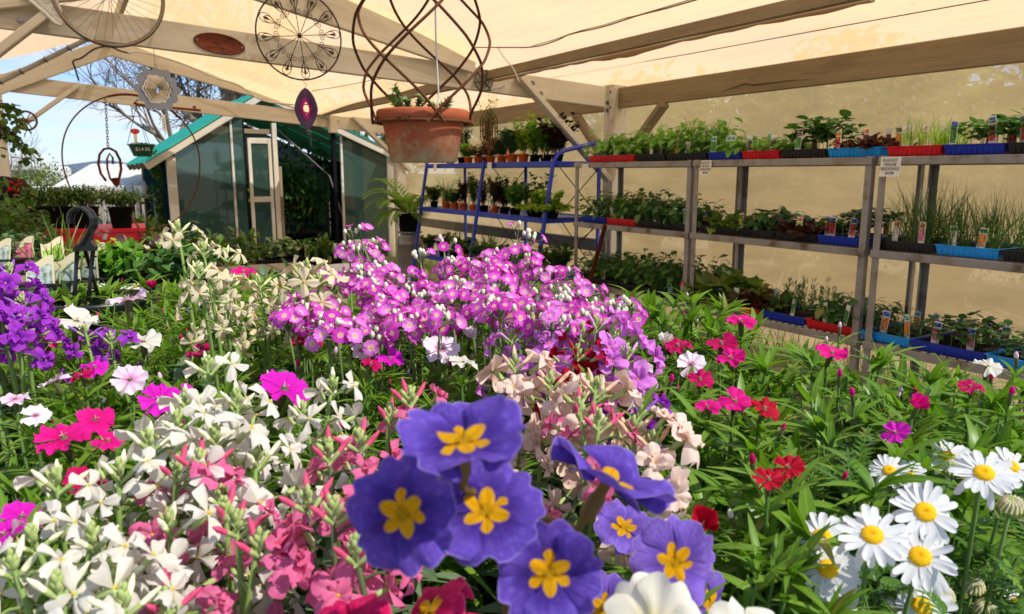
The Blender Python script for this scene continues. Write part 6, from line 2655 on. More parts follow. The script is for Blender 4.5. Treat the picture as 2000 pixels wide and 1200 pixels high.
def dianthus(label, flowers, hs=1.0, buds=2, group='dianthus plants on the flower bench', budcol=None):
    """flowers: (px, py, apparent width, colour, up, rx, variant)"""
    pts = []
    for f in flowers:
        px, py, wpx = f[0], f[1], f[2]
        d = min(d_of(py), .046 * FPX / wpx * 1.25)
        pts.append((P(px, py, d), wpx * d / FPX / 2))
    cx = sum(p.x for p, r in pts) / len(pts)
    cy = sum(p.y for p, r in pts) / len(pts) + .015
    zt = min(p.z for p, r in pts)
    t = plant_root('dianthus', label, 'dianthus', cx, cy, group)
    hs = max(.55, min(1.35, (zt - .035 - BZ - PH_) / .235))
    add_foliage(t, hs, None, buds, budcol)
    st = MB()
    for (p, r), f in zip(pts, flowers):
        colr, up, rx = f[3], (f[4] if len(f) > 4 else .6), (f[5] if len(f) > 5 else 0)
        var = f[6] if len(f) > 6 else random.choice((0, 1, 2, 4))
        n = toward(p, min(.95, .25 + up * .78), rx + random.uniform(-.25, .25))
        lp_ = p - Vector((cx, cy, BZ))
        r = max(.012, min(r * .92, .028))
        if colr.startswith('bud'):
            link('bud', bud_mesh(colr[3:]), t, basis(lp_, n, 0, min(.011, r * .95)))
        else:
            link('flower', dianthus_flower(colr, var), t, basis(lp_, n, random.uniform(0, 6.28), r))
        b0 = lp_ - n * r * 1.1
        st.tube([(lp_.x * .3, lp_.y * .3, PH_), (lp_.x * .75, lp_.y * .75, b0.z * .7 + .03), tuple(b0 - Vector((0, 0, .02))), tuple(b0)], .0016, 5, caps=False)
        # a collar of leaves under the bloom
        a = dirs(7, .3, 1.1)
        m2 = MB()
        m2.many(LD[1], frames(np.tile(np.array(b0 - Vector((0, 0, .012))), (7, 1)), a, upvec(a), U(.025, .045, 7)))
        m2.build('collar_leaf', M['dian'], t)
    st.build('flower_stalk', M['greenstem'], t)
    occupied.append((cx, cy, .085))
    return t


dianthus('dianthus with one hot pink flower in front of the purple stock', [(90, 658, 66, 'hot', .75, .1, 1)])
dianthus('dianthus with a white winged flower right of the purple stock', [(150, 628, 84, 'wht', .8, 0, 2)])
dianthus('dianthus with a drooping white flower between the pale pinks and the crimson', [(280, 668, 72, 'wht', .7, .1, 0)])
dianthus('dianthus with a broad pale pink flower near the black hook', [(250, 586, 84, 'pale', .86, -.1, 1), (295, 562, 28, 'crim', .7, 0, 3)])
dianthus('dianthus with a small pale pink flower below the cream stock', [(418, 590, 50, 'pale', .8, 0, 0), (370, 610, 20, 'budpale', .8)])
dianthus('dianthus with a flat crimson flower on the left half of the bench', [(388, 686, 56, 'crim', .8, 0, 1), (355, 665, 18, 'budcrim', .8)])
dianthus('dianthus with a magenta bud and a hot pink flower beside the cream stock', [(468, 497, 24, 'budhot', .8), (476, 532, 50, 'hot', .6, .1, 2)])
dianthus('dianthus with a round pale pink flower facing the viewer', [(254, 742, 74, 'pale', .35, 0, 0), (105, 745, 62, 'pale', .7, -.2, 1)])
dianthus('dianthus with a pale pink flower at the left edge', [(30, 780, 56, 'pale', .7, 0, 2), (70, 812, 46, 'wpink', .6, 0, 1)])
dianthus('dianthus with a magenta flower behind the white stock', [(312, 782, 86, 'mag', .5, 0, 0), (360, 772, 50, 'mag', .6, .2, 2)])
dianthus('dianthus with the largest magenta flower, beside the white stock buds', [(555, 760, 112, 'mag', .55, 0, 1)])
dianthus('dianthus with purple-pink flowers half hidden in leaves', [(185, 718, 56, 'mag', .8, .1, 2), (160, 735, 44, 'crim', .7, 0, 0)])
dianthus('dianthus with a pair of big hot pink flowers above the white stock', [(125, 856, 108, 'hot', .55, -.1, 0), (186, 820, 74, 'hot', .5, .2, 2), (212, 862, 44, 'hot', .8, .2, 1)])
dianthus('dianthus with dark crimson flower low among the white stock', [(160, 940, 46, 'crim', .3, .3, 2)])
dianthus('dianthus with magenta flowers at the lower left edge', [(42, 1010, 84, 'mag', .6, .1, 1), (8, 1045, 60, 'mag', .6, 0, 0)])
dianthus('dianthus with crimson buds behind the largest magenta flower', [(582, 716, 24, 'budcrim', .8), (585, 668, 36, 'crim', .6, 0, 2), (612, 672, 24, 'crim', .6, .2, 0), (540, 636, 38, 'pale', .8, 0, 1)])
dianthus('dianthus with a round whitish flower below the fairy primroses', [(705, 685, 44, 'wpink', .2, 0, 0), (655, 690, 20, 'budpale', .8)])
dianthus('dianthus with a large white-pink flower at the centre of the bench', [(860, 682, 86, 'wpink', .45, 0, 0), (918, 662, 46, 'wpink', .9, 0, 3), (905, 708, 60, 'wht', .8, .1, 2)])
dianthus('dianthus with hot pink flowers on dark stalks before the fairy primroses', [(890, 641, 54, 'hot', .8, -.2, 1), (1020, 592, 66, 'hot', .6, .2, 2), (930, 610, 22, 'budcrim', .8)])
dianthus('dianthus with dark magenta flower left of centre', [(762, 702, 58, 'mag', .7, 0, 2), (725, 712, 34, 'crim', .7, 0, 1)])
dianthus('dianthus with one white pink-eyed flower beside the apricot stock', [(1250, 725, 56, 'wpink', .25, 0, 0)])
dianthus('dianthus with a white flower with a magenta eye right of the lilac stock', [(1350, 712, 62, 'wpink', .4, 0, 1), (1300, 672, 44, 'wht', .8, 0, 3), (1325, 676, 58, 'crim', .6, 0, 2)])
dianthus('dianthus with crimson flowers below the white magenta-eyed bloom', [(1368, 742, 56, 'crim', .6, .1, 0), (1310, 745, 30, 'budhot', .7)])
dianthus('dianthus with bright pink flowers standing tall before the middle shelf rack', [(1447, 628, 62, 'hot', .7, 0, 1), (1410, 672, 64, 'crim', .6, -.1, 2), (1428, 700, 62, 'hot', .6, 0, 0)])
dianthus('dianthus with one hot pink flower between two leafy shoots at right', [(1625, 690, 66, 'hot', .5, 0, 1), (1640, 640, 22, 'budpale', .9)])
dianthus('dianthus with pink and crimson flowers in the middle of the right side', [(1436, 785, 66, 'hot', .5, -.1, 2), (1382, 795, 44, 'hot', .7, 0, 1), (1494, 800, 64, 'red', .6, .1, 0)])
dianthus('dianthus with a cup-shaped hot pink flower at the far right', [(1790, 797, 48, 'hot', .5, 0, 3), (1750, 846, 40, 'mag', .8, -.2, 1)])
dianthus('dianthus with a crimson flower near the right edge', [(1896, 756, 44, 'crim', .6, 0, 2), (1975, 770, 22, 'budhot', .8)])
dianthus('dianthus with a white flower close to the right edge', [(1930, 716, 56, 'wht', .7, 0, 2)])
dianthus('dianthus with two red flowers above the daisies', [(1540, 914, 48, 'red', .8, 0, 1), (1502, 937, 46, 'red', .8, -.1, 0), (1470, 905, 22, 'budcrim', .8)])
dianthus('dianthus with a dark red flower beside the lilac primrose', [(1372, 1027, 54, 'red', .2, 0, 3)])
dianthus('dianthus with small pink buds before the right hand shelf', [(1640, 735, 28, 'budhot', .8), (1665, 772, 26, 'budhot', .8), (1985, 700, 26, 'budpale', .8)])

# ------------------------------------------------------------------ stock
ST = {}
L_STOCK = [leafT(1, .27, 5, d, .12, 'spoon') for d in (.2, .5, .85)]


def stock_floret(colr, var):
    dbl = colr in ('rose', 'apri', 'lila', 'purp', 'red')
    if (colr, var) not in ST:
        rs = random.Random(var * 7 + 3)
        Ts = []
        for k in range(4):
            am, ph, cup = rs.uniform(.06, .17), rs.uniform(0, 6), rs.uniform(-.7, .05)
            fold = rs.uniform(-.25, .25)
            Ts.append(petal(1.08, .86 if dbl else .68, 6, 6, lambda u: .16 + .84 * math.sin(min(1.0, u * 1.05) * PI * .58) ** 1.4,
                            lambda u, v, am=am, ph=ph, cup=cup, fold=fold: .10 * u + cup * u * u + am * math.sin(v * 4.5 + ph + u * 2) * u + fold * v * u * .4 - .26 * v * v * u,
                            lambda v: -.10 * abs(v) ** 1.5))
        m = MB()
        simple(ringof(Ts, 4, .15, .24, .12), m, 0)
        if dbl:
            T2s = []
            for k in range(5):
                am, ph = rs.uniform(.10, .2), rs.uniform(0, 6)
                T2s.append(petal(rs.uniform(.55, .8), .7, 5, 6, lambda u: .2 + .8 * math.sin(min(1.0, u * 1.05) * PI * .58), lambda u, v, am=am, ph=ph: .28 * u - .25 * u * u + am * math.sin(v * 5 + ph + u * 3) * u, lambda v: -.1 * abs(v)))
            simple(ringof(T2s, 5, .5, .35, .15), m, 0)
        m.lathe([(.05, .04), (.11, -.05), (.14, -.35), (.10, -.75), (.03, -.85)], 7, 1)
        m.ball((0, 0, .05), .07, 6, 4, 2)
        ST[(colr, var)] = m.mesh('floret', [M[colr], M['budgreen'], M['disc']])
    return ST[(colr, var)]


def stock(label, colr, spikes, stem='stockstem', group='stock plants on the flower bench', leaf='stockleaf', fsize=.0145, budcol=None, cat='stock'):
    """spikes: (px, py of the tip, depth, number of florets, length of the flowering part)"""
    tops = [P(s[0], s[1], s[2]) for s in spikes]
    cx = sum(p.x for p in tops) / len(tops)
    cy = sum(p.y for p in tops) / len(tops) + .02
    t = plant_root('stock', label, cat, cx, cy, group)
    m = MB()
    for tp, s in zip(tops, spikes):
        nf, Lf = s[3], s[4]
        tip = tp - Vector((cx, cy, BZ))
        base = Vector((tip.x * .35, tip.y * .35, PH_))
        lean = Vector((random.uniform(-.02, .02), random.uniform(-.02, .02), 0))
        pts = [base, base.lerp(tip, .5) + lean, tip - Vector((0, 0, .012)), tip]
        sp = MB()
        sp.tube([base.lerp(pts[1], .0), pts[1], base.lerp(tip, .8) + lean * .5, tip], [.0028, .0026, .0022, .0014], 6)
        ax = (tip - pts[1]).normalized()
        # buds at the tip
        for k in range(9):
            a = k * 2.4 + random.uniform(-.5, .5)
            el = 1.35 - .075 * k + random.uniform(-.15, .15)
            dv = Vector((math.cos(a) * math.cos(el), math.sin(a) * math.cos(el), math.sin(el)))
            o = tip - Vector((0, 0, .0018 * k))
            l = (.0040 + .0007 * k) * random.uniform(.8, 1.2)
            q1, q2 = o + dv * l * .5, o + dv * l * 1.5
            sp.tube([o, q1, o + dv * l, q2], [.0008, .0016, .0019, .0007], 5, 1)
            if k > 5:
                sp.tube([o + dv * l * 1.2, o + dv * (l * 1.5 + .004), o + dv * (l * 1.5 + .010)], [.0016, .0021, .0006], 5, 2)
        spo = None
        fl = []
        nf = max(2, int(nf * (.62 if colr == 'rose' else .8 if colr in ('apri', 'lila') else 1.0)))
        for k in range(nf):
            u = (k + .6) / nf
            c = tip - ax * (.012 + Lf * u)
            a = k * 2.4 + random.uniform(-.4, .4)
            el = .55 - .75 * u + random.uniform(-.25, .25)
            dv = Vector((math.cos(a) * math.cos(el), math.sin(a) * math.cos(el), math.sin(el)))
            ped = .013 + .010 * u + random.uniform(0, .004)
            fp = c + dv * (ped + fsize * .8)
            sp.tube([c, c + dv * ped * .6 + Vector((0, 0, .002)), c + dv * ped], .0011, 4, caps=False)
            fl.append((fp, (dv + Vector((0, 0, .25 - .3 * u))).normalized()))
        spo = sp.build('flower_spike', [M[stem], M['budgreen'], M[budcol or 'bud_' + colr]], t)
        for fp, dv in fl:
            link('floret', stock_floret(colr, random.randrange(4)), spo, basis(fp, dv, random.uniform(0, 6.28), fsize * random.uniform(.72, 1.15)))
        # leaves along the stalk
        n = 16
        f = U(.0, .62, n)
        pos = np.array(base)[None] + np.array(tip - base)[None] * f[:, None]
        a = dirs(n, .0, .9)
        for s_ in range(3):
            sel = np.arange(n) % 3 == s_
            m.many(L_STOCK[s_], frames(pos[sel], a[sel], upvec(a[sel]), U(.035, .065, sel.sum())))
    a = dirs(26, -.1, .9)
    m.many(L_STOCK[1], frames(np.stack([U(-.04, .04, 26), U(-.04, .04, 26), U(PH_, PH_ + .07, 26)], 1), a, upvec(a), U(.05, .085, 26)))
    m.build('foliage', M[leaf], t)
    occupied.append((cx, cy, .075))
    return t


stock('white stock with slim green buds between the two magenta dianthus', 'wht', [(405, 705, .62, 10, .09), (362, 772, .60, 12, .10), (462, 770, .60, 11, .09)])
stock('white stock with pointing buds right of the big magenta dianthus', 'wht', [(650, 745, .64, 9, .07), (590, 795, .62, 8, .07)])
stock('white stock massed with open flowers at left of the rose stock', 'wht', [(420, 838, .52, 13, .11), (290, 850, .53, 12, .10), (345, 812, .56, 10, .09)], fsize=.0168)
stock('white stock with yellow-green buds at the lower left', 'wht', [(108, 925, .48, 9, .06), (232, 905, .5, 12, .10)])
stock('white stock with large open flowers in the lower left corner', 'wht', [(60, 1040, .44, 11, .08), (180, 1035, .43, 13, .10), (215, 1105, .42, 12, .08)], fsize=.0168)
stock('white stock at the bottom edge below the yellow-green buds', 'wht', [(20, 1090, .41, 10, .07), (110, 1130, .40, 12, .08), (240, 1160, .40, 10, .08)], fsize=.0168)
stock('white stock in front of the rose stock', 'wht', [(430, 960, .50, 9, .09), (500, 880, .52, 8, .07), (330, 1010, .46, 10, .08)], fsize=.0168)
stock('rose pink stock mixed with the white stock', 'rose', [(345, 905, .50, 10, .09), (390, 890, .50, 8, .08), (440, 985, .47, 11, .10)])
stock('rose pink stock leaning over grey-green leaves', 'rose', [(460, 1010, .44, 8, .08), (505, 1050, .43, 7, .07), (320, 1160, .41, 7, .05)])
stock('rose pink stock with green buds, left of the violet primrose', 'rose', [(640, 870, .50, 12, .12), (700, 850, .52, 9, .10)], 'stockdark')
stock('rose pink stock behind the left violet primrose flower', 'rose', [(600, 965, .44, 12, .11), (650, 985, .42, 13, .12), (690, 1060, .40, 8, .08)], 'stockdark')
stock('rose pink stock with pale tips above the violet primrose', 'rose', [(800, 765, .58, 10, .10), (760, 800, .58, 8, .08)])
stock('apricot stock with open flowers at the centre of the bench', 'apri', [(1005, 700, .68, 13, .10), (1075, 735, .66, 13, .10), (1130, 765, .64, 10, .08)], fsize=.018)
stock('apricot stock beside the pink tips, right of the violet primrose', 'apri', [(1235, 825, .56, 12, .08), (1275, 850, .56, 8, .06), (1165, 745, .62, 9, .08)], fsize=.018)
stock('rose pink stock with thick green bud heads right of centre', 'rose', [(1130, 788, .57, 9, .07), (1170, 812, .56, 9, .08)])
stock('lilac pink stock with large ruffled flowers below the fairy primroses', 'lila', [(1165, 625, .82, 15, .14), (1200, 650, .82, 14, .12), (1225, 680, .80, 10, .08)], fsize=.019)
stock('lilac pink stock between the hot pink dianthus and the red stock', 'lila', [(1040, 622, .86, 15, .12), (1085, 640, .86, 12, .10), (1000, 650, .86, 9, .08)], fsize=.019)
stock('red stock between the two lilac stocks', 'red', [(1135, 640, .84, 8, .09), (1128, 680, .80, 9, .08)], fsize=.017)
stock('cream stock with tall seed pods right of the black hook', 'cream', [(345, 438, .95, 4, .02), (395, 480, .95, 9, .10), (440, 492, .98, 9, .10), (385, 520, .84, 8, .08)], fsize=.0125)
stock('cream stock with faded flowers below the tall seed pods', 'cream', [(450, 545, 1.0, 11, .08), (505, 545, 1.0, 8, .07), (420, 565, 1.0, 7, .07), (545, 560, 1.02, 6, .05)], fsize=.013)
stock('cream stock with upright buds behind the fairy primroses', 'cream', [(600, 515, 1.0, 8, .05), (622, 540, 1.0, 7, .06)], fsize=.018)
stock('purple stock with large violet flowers at the left edge', 'purp', [(18, 520, .90, 11, .06), (-26, 545, .90, 9, .07), (42, 580, .88, 9, .05)], fsize=.0150)
stock('purple stock lower down at the left edge', 'purp', [(-4, 605, .82, 8, .04), (40, 618, .82, 7, .04), (-40, 600, .82, 5, .04)], fsize=.0145)
stock('purple stock half hidden behind the pale pink dianthus', 'purp', [(165, 640, .95, 5, .04), (215, 655, .95, 4, .03)], fsize=.013)
stock('small purple stock beneath the violet primrose leaves at centre', 'purp', [(1245, 790, .66, 6, .05)], fsize=.014)

# ------------------------------------------------------------------ fairy primroses
FF = []
for var in range(8):
    rs = random.Random(var + 40)
    Ts = []
    for k in range(5):
        cup = rs.uniform(-.18, .2) + (.45 if var == 5 else -.3 if var == 6 else 0)
        Ts.append(petal(1.0, 1.02, 5, 6, lambda u: .12 + .88 * math.sin(min(1, u * 1.02) * PI * .56) ** 1.25,
                        lambda u, v, cup=cup: cup * u * u + .05 * v * v * u, lambda v: -.16 * (1 - min(1, abs(v) * 2.4)) - .12 * abs(v) ** 3))
    m = MB()
    simple(ringof(Ts, 5, .08, .07, .06), m, 0)
    m.lathe([(.02, .03), (.14, -.02), (.2, -.2), (.14, -.6), (.02, -.7)], 6, 1)
    FF.append(m.mesh('floret', [M[('ffairy', 'ffairy2', 'ffairy3', 'ffairy')[var % 4]], M['fbud']]))
L_PRIM = [leafT(1, .62, 6, d, .15, 'spoon', 5, .08) for d in (.3, .7)]


def fairy(label, umbels, group='fairy primroses on the flower bench'):
    tops = [P(*u[:3]) for u in umbels]
    cx = sum(p.x for p in tops) / len(tops)
    cy = sum(p.y for p in tops) / len(tops) + .02
    t = plant_root('fairy_primrose', label, 'primrose', cx, cy, group)
    m = MB()
    n = 34
    a = dirs(n, .0, 1.0)
    m.many(L_PRIM[0], frames(np.tile([0, 0, PH_], (n, 1)), a, upvec(a), U(.08, .15, n)))
    m.build('foliage', M['primleaf'], t)
    for tp, u in zip(tops, umbels):
        tip = tp - Vector((cx, cy, BZ))
        nf = u[3]
        c = MB()
        base = Vector((tip.x * .2, tip.y * .2, PH_))
        c.tube([base, base.lerp(tip, .55) + Vector((random.uniform(-.01, .01), 0, .01)), tip], [.0020, .0018, .0014], 5, 0)
        fl = []
        for k in range(nf):
            az, el = k * 2.4 + random.uniform(-.3, .3), random.uniform(-.15, 1.2)
            dv = Vector((math.cos(az) * math.cos(el), math.sin(az) * math.cos(el), math.sin(el)))
            l = random.uniform(.016, .028)
            c.tube([tip, tip + dv * l * .5 + Vector((0, 0, .003)), tip + dv * l], .0008, 3, 0, caps=False)
            fl.append((tip + dv * (l + .004), (dv + Vector((0, -.35, .15))).normalized()))
        for k in range(u[4] if len(u) > 4 else 5):
            az, el = random.uniform(0, 6.28), random.uniform(.7, 1.5)
            dv = Vector((math.cos(az) * math.cos(el), math.sin(az) * math.cos(el), math.sin(el)))
            l = random.uniform(.012, .024)
            c.tube([tip, tip + dv * l], .0008, 3, 0, caps=False)
            c.ball(tuple(tip + dv * (l + .003)), .0032, 6, 4, 1, (1, 1, 1.5))
        co = c.build('flower_cluster', [M['olivestem'], M['fbud']], t)
        for fp, dv in fl:
            link('floret', random.choice(FF), co, basis(fp, dv, random.uniform(0, 6.28), random.uniform(.0080, .0108)))
    occupied.append((cx, cy, .07))


TOPX = [555, 600, 650, 680, 720, 760, 800, 835, 880, 920, 960, 1000, 1040, 1085, 1130, 1180, 1235]
TOPY = [592, 580, 545, 492, 486, 505, 548, 545, 525, 522, 508, 510, 520, 530, 570, 615, 625]
BOTY = [640, 640, 650, 670, 670, 660, 650, 640, 640, 630, 620, 620, 630, 640, 640, 650, 660]
cols_ = [('fairy primrose at the left end of the pink mass', 570, 645), ('fairy primrose rising highest at left of the pink mass', 645, 725), ('fairy primrose left of the dip in the pink mass', 725, 805),
         ('fairy primrose in the middle of the pink mass', 805, 885), ('fairy primrose behind the hot pink dianthus', 885, 960), ('fairy primrose at the crest of the pink mass', 960, 1040), ('fairy primrose right of the crest before the blue trolley', 1040, 1120),
         ]
for label, x0, x1 in cols_:
    um = []
    k = 0
    tries = 0
    while k < 12 and tries < 200:
        tries += 1
        px = random.uniform(x0 - 12, x1 + 12)
        a, b = np.interp(px, TOPX, TOPY), np.interp(px, TOPX, BOTY)
        u = (k % 6) / 5
        py = a + (b - a) * min(1, max(0, u + random.uniform(-.12, .12))) + 10
        um.append((px, py, 1.28 - .36 * (py - a) / (b - a + 1) + random.uniform(-.06, .06), random.randint(7, 10), random.randint(4, 8)))
        k += 1
    fairy(label, um)
fairy('fairy primrose with white buds at the right end of the pink mass', [(1180, 640, 1.02, 6, 12), (1150, 620, 1.04, 9, 8), (1110, 610, 1.06, 9, 8), (1205, 628, 1.0, 5, 12), (1225, 618, 1.0, 7, 7), (1145, 588, 1.05, 10, 4), (1160, 640, .98, 4, 12), (1070, 640, 1.0, 7, 10)])
fairy('fairy primrose with two lone flowers standing above the pink mass', [(1010, 468, 1.2, 2, 1), (1036, 482, 1.2, 2, 7), (1006, 510, 1.18, 9, 4), (868, 492, 1.15, 3, 3), (690, 468, 1.22, 2, 2), (706, 470, 1.22, 2, 1), (822, 518, 1.2, 1, 8)])

# ------------------------------------------------------------------ polyanthus primroses close to the lens
PRM = {}


def primrose_mesh(colr, var, np_=6):
    key = (colr, var, np_)
    if key not in PRM:
        rs = random.Random(var * 13 + 5)
        Ts = []
        for k in range(np_):
            am, ph = rs.uniform(.025, .055), rs.uniform(0, 6)
            cup = {0: rs.uniform(.02, .16), 1: rs.uniform(-.12, .05), 2: rs.uniform(.15, .3), 3: rs.uniform(-.3, -.12)}[var % 4]
            tooth = [rs.uniform(-.012, .012) for _ in range(17)]
            Ts.append(petal(1.0, 1.10 if np_ == 6 else 1.3, 14, 16, lambda u: min(.11 + .89 * math.sin(min(1, u * 1.02) * PI * .56) ** 1.35, .05 + u * (1.0 if u < .4 else 1.0 + (u - .4) * 1.6)),
                            lambda u, v, am=am, ph=ph, cup=cup: .10 * u * (1 - u) * 2 * 0 + cup * u * u + am * math.sin(v * 5 + ph + u * 3) * u + .018 * math.cos(v * 3.1) * u - .26 * v * v * u * u + .05 * math.exp(-(u / .12) ** 2) * 0,
                            lambda v, te=tooth: te[int(round((v + 1) * 8))] - .15 * math.exp(-(v / .20) ** 2) - .17 * abs(v) ** 2.8))
        m = MB()
        simple(ringof(Ts, np_, .05, .14, .09, 0.0, .05), m, 0)
        m.lathe([(.02, -.012), (.045, .004), (.060, .010), (.075, .0), (.085, -.06), (.085, -.2), (.12, -.28), (.12, -.55), (.06, -.66), (.03, -.7)], 12, 1)
        PRM[key] = m.mesh('flower', [M[colr], M['primstem']])
    return PRM[key]


def primrose(label, colr, base_px, flowers, stem='primstem', npet=6, leaves=True):
    """flowers: (px, py, apparent radius, real radius, normal (right, up, towards the viewer), variant, spin)"""
    tops = []
    for f in flowers:
        d = f[3] * FPX / f[2]
        tops.append(P(f[0], f[1], d))
    b = P(*base_px)
    t = plant_root('primrose', label, 'primrose', b.x, b.y, 'polyanthus primroses close to the viewer')
    hub = Vector((sum(p.x for p in tops) / len(tops) * .6 + b.x * .4, sum(p.y for p in tops) / len(tops) * .6 + b.y * .4 + .05, min(p.z for p in tops) - .03)) - Vector((b.x, b.y, BZ))
    st = MB()
    st.tube([(0, 0, PH_), (hub.x * .45, hub.y * .45, PH_ + (hub.z - PH_) * .5), tuple(hub)], [.0042, .004, .0034], 8)
    for p, f in zip(tops, flowers):
        nx, ny, nz = f[4]
        n = (Vector((1, 0, 0)) * nx + Vector((0, sP, cP)) * ny + Vector((0, -cP, sP)) * nz).normalized()
        lp_ = p - Vector((b.x, b.y, BZ))
        s = f[3]
        e = lp_ - n * s * .66
        mid = hub.lerp(e, .55) + Vector((0, 0, .006))
        st.tube([hub, mid, e - n * .004, e + n * s * .25], [.0022, .0018, .0016, .0024], 6)
        link('flower', primrose_mesh(colr, f[5], npet), t, basis(lp_, n, f[6], s))
    st.build('stem', M[stem], t)
    m = MB()
    n = 22
    a = dirs(n, -.1, .75)
    m.many(L_PRIM[1], frames(np.tile([0, 0, PH_], (n, 1)), a, upvec(a), U(.06, .11, n)))
    m.build('foliage', M['primleaf'], t)
    occupied.append((b.x, b.y, .08))
    return t


primrose('violet blue primrose with yellow star eyes, largest flowers in the foreground', 'pblue', (1000, 1100, .36), [
    (905, 866, 134, .0245, (.03, .90, .43), 2, .35),
    (788, 1004, 122, .0232, (-.25, .28, .92), 1, 2.2),
    (948, 1000, 122, .0240, (.08, .70, .70), 0, 1.1),
    (1072, 1118, 110, .0215, (.12, .05, .99), 2, .2),
    (1186, 940, 140, .0315, (.50, .85, .02), 2, .9)])
primrose('lilac primrose with orange-yellow eyes, right of the violet blue primrose', 'plila', (1290, 1130, .50), [
    (1318, 1098, 92, .0225, (.15, .30, .94), 1, .4),
    (1218, 1032, 62, .0205, (.10, .72, .68), 0, 1.5),
    (1180, 1188, 72, .0215, (-.10, .40, .90), 0, 2.0),
    (1385, 1180, 70, .0215, (.7, .25, .6), 1, .9)])
primrose('hot pink primrose at the bottom edge, left of the violet blue primrose', 'ppink', (690, 1330, .38), [
    (680, 1240, 98, .0230, (.0, .86, .50), 1, .5),
    (838, 1196, 92, .0225, (-.62, .72, .25), 3, 1.4),
    (900, 1235, 66, .0215, (.3, .85, .4), 1, .2)])
primrose('cream white primrose at the bottom edge in front of the lilac primrose', 'pcream', (1330, 1300, .34), [
    (1276, 1222, 104, .0220, (-.25, .30, .90), 1, .3),
    (1455, 1262, 96, .0225, (.05, .7, .7), 1, 1.2)])

# ------------------------------------------------------------------ daisies
DZ = []
for var in range(4):
    rs = random.Random(var + 90)
    Ts = []
    NR = (22, 19, 24, 21)[var]
    for k in range(NR):
        c, W_ = rs.uniform(-.30, .12) - (.5 if rs.random() < .08 else 0), rs.uniform(.21, .30)
        tip = rs.uniform(-.14, .05)
        Ts.append(petal(.78, W_, 6, 4, lambda u: .42 + .58 * math.sin(min(1, u) * PI * .72 + .12) ** .8,
                        lambda u, v, c=c: c * u * u + .035 * (1 - v * v) * 0 - .03 * math.cos(v * PI) * u, lambda v, tip=tip: tip - .05 * abs(v) ** 2))
    Td = ringof(Ts, NR, .02, .09, .12, .22, .03)
    m = MB()
    simple(Td, m, 0)
    m.lathe([(.30, -.02), (.22, -.12), (.06, -.16), (.05, -.3)], 12, 1)
    dm = MB()
    dm.lathe([(.31, -.01), (.31, .04), (.27, .10), (.18, .15), (.08, .15), (.001, .125)], 20, 0)
    for k in range(70):
        r_, a_ = .285 * math.sqrt((k + .5) / 70), k * 2.3999
        dm.ball((r_ * math.cos(a_), r_ * math.sin(a_), .05 + .10 * math.cos(r_ / .31 * 1.35)), .026, 5, 3, 0, (1, 1, 1.1))
    DZ.append((m.mesh('flower', [M['daisy'], M['greenstem']]), dm.mesh('disc_floret', [M['disc']])))
mbud = MB()
mbud.ball((0, 0, 0), 1.0, 14, 8, 0, (1, 1, .8))
for k in range(16):
    a = 2 * PI * k / 16
    mbud.tube([(1.0 * math.cos(a), 1.0 * math.sin(a), -.1), (.82 * math.cos(a + .1), .82 * math.sin(a + .1), .5), (.3 * math.cos(a + .2), .3 * math.sin(a + .2), .78)], [.14, .11, .05], 5, 1)
DBUD = mbud.mesh('bud', [M['daisybud'], M['cream']])


def feathery(n, spread, h):
    m, st = MB(), MB()
    Tl = leafT(1, .34, 2, .2, .15, 'lance')
    for i in range(n):
        az, rr = random.uniform(0, 6.28), spread * math.sqrt(random.random())
        hh = h * random.uniform(.55, 1.0)
        p0, p1 = Vector((rr * .3 * math.cos(az), rr * .3 * math.sin(az), 0)), Vector((rr * math.cos(az), rr * math.sin(az), hh))
        st.tube([p0, p0.lerp(p1, .5) + Vector((0, 0, .01)), p1], .0015, 4, caps=False)
        for k in range(12):
            u = random.uniform(.35, 1.03)
            c = p0.lerp(p1, u)
            a = random.uniform(0, 6.28)
            el = random.uniform(.1, 1.0)
            dv = Vector((math.cos(a) * math.cos(el), math.sin(a) * math.cos(el), math.sin(el)))
            sd = dv.cross(Vector((0, 0, 1))).normalized()
            L_ = random.uniform(.022, .038)
            f = np.linspace(.15, 1, 6)
            for s in (-1, 1, 0):
                pos = np.array(c)[None] + np.array(dv)[None] * (f * L_)[:, None]
                dd_ = np.tile(np.array(dv * (.9 if s else 1) + sd * s * .8), (6, 1))
                m.many(Tl, frames(pos, dd_, np.tile([0, 0, 1.0], (6, 1)), (.013 * (1.15 - .5 * f)) if s else np.full(6, .008)))
    return m, st


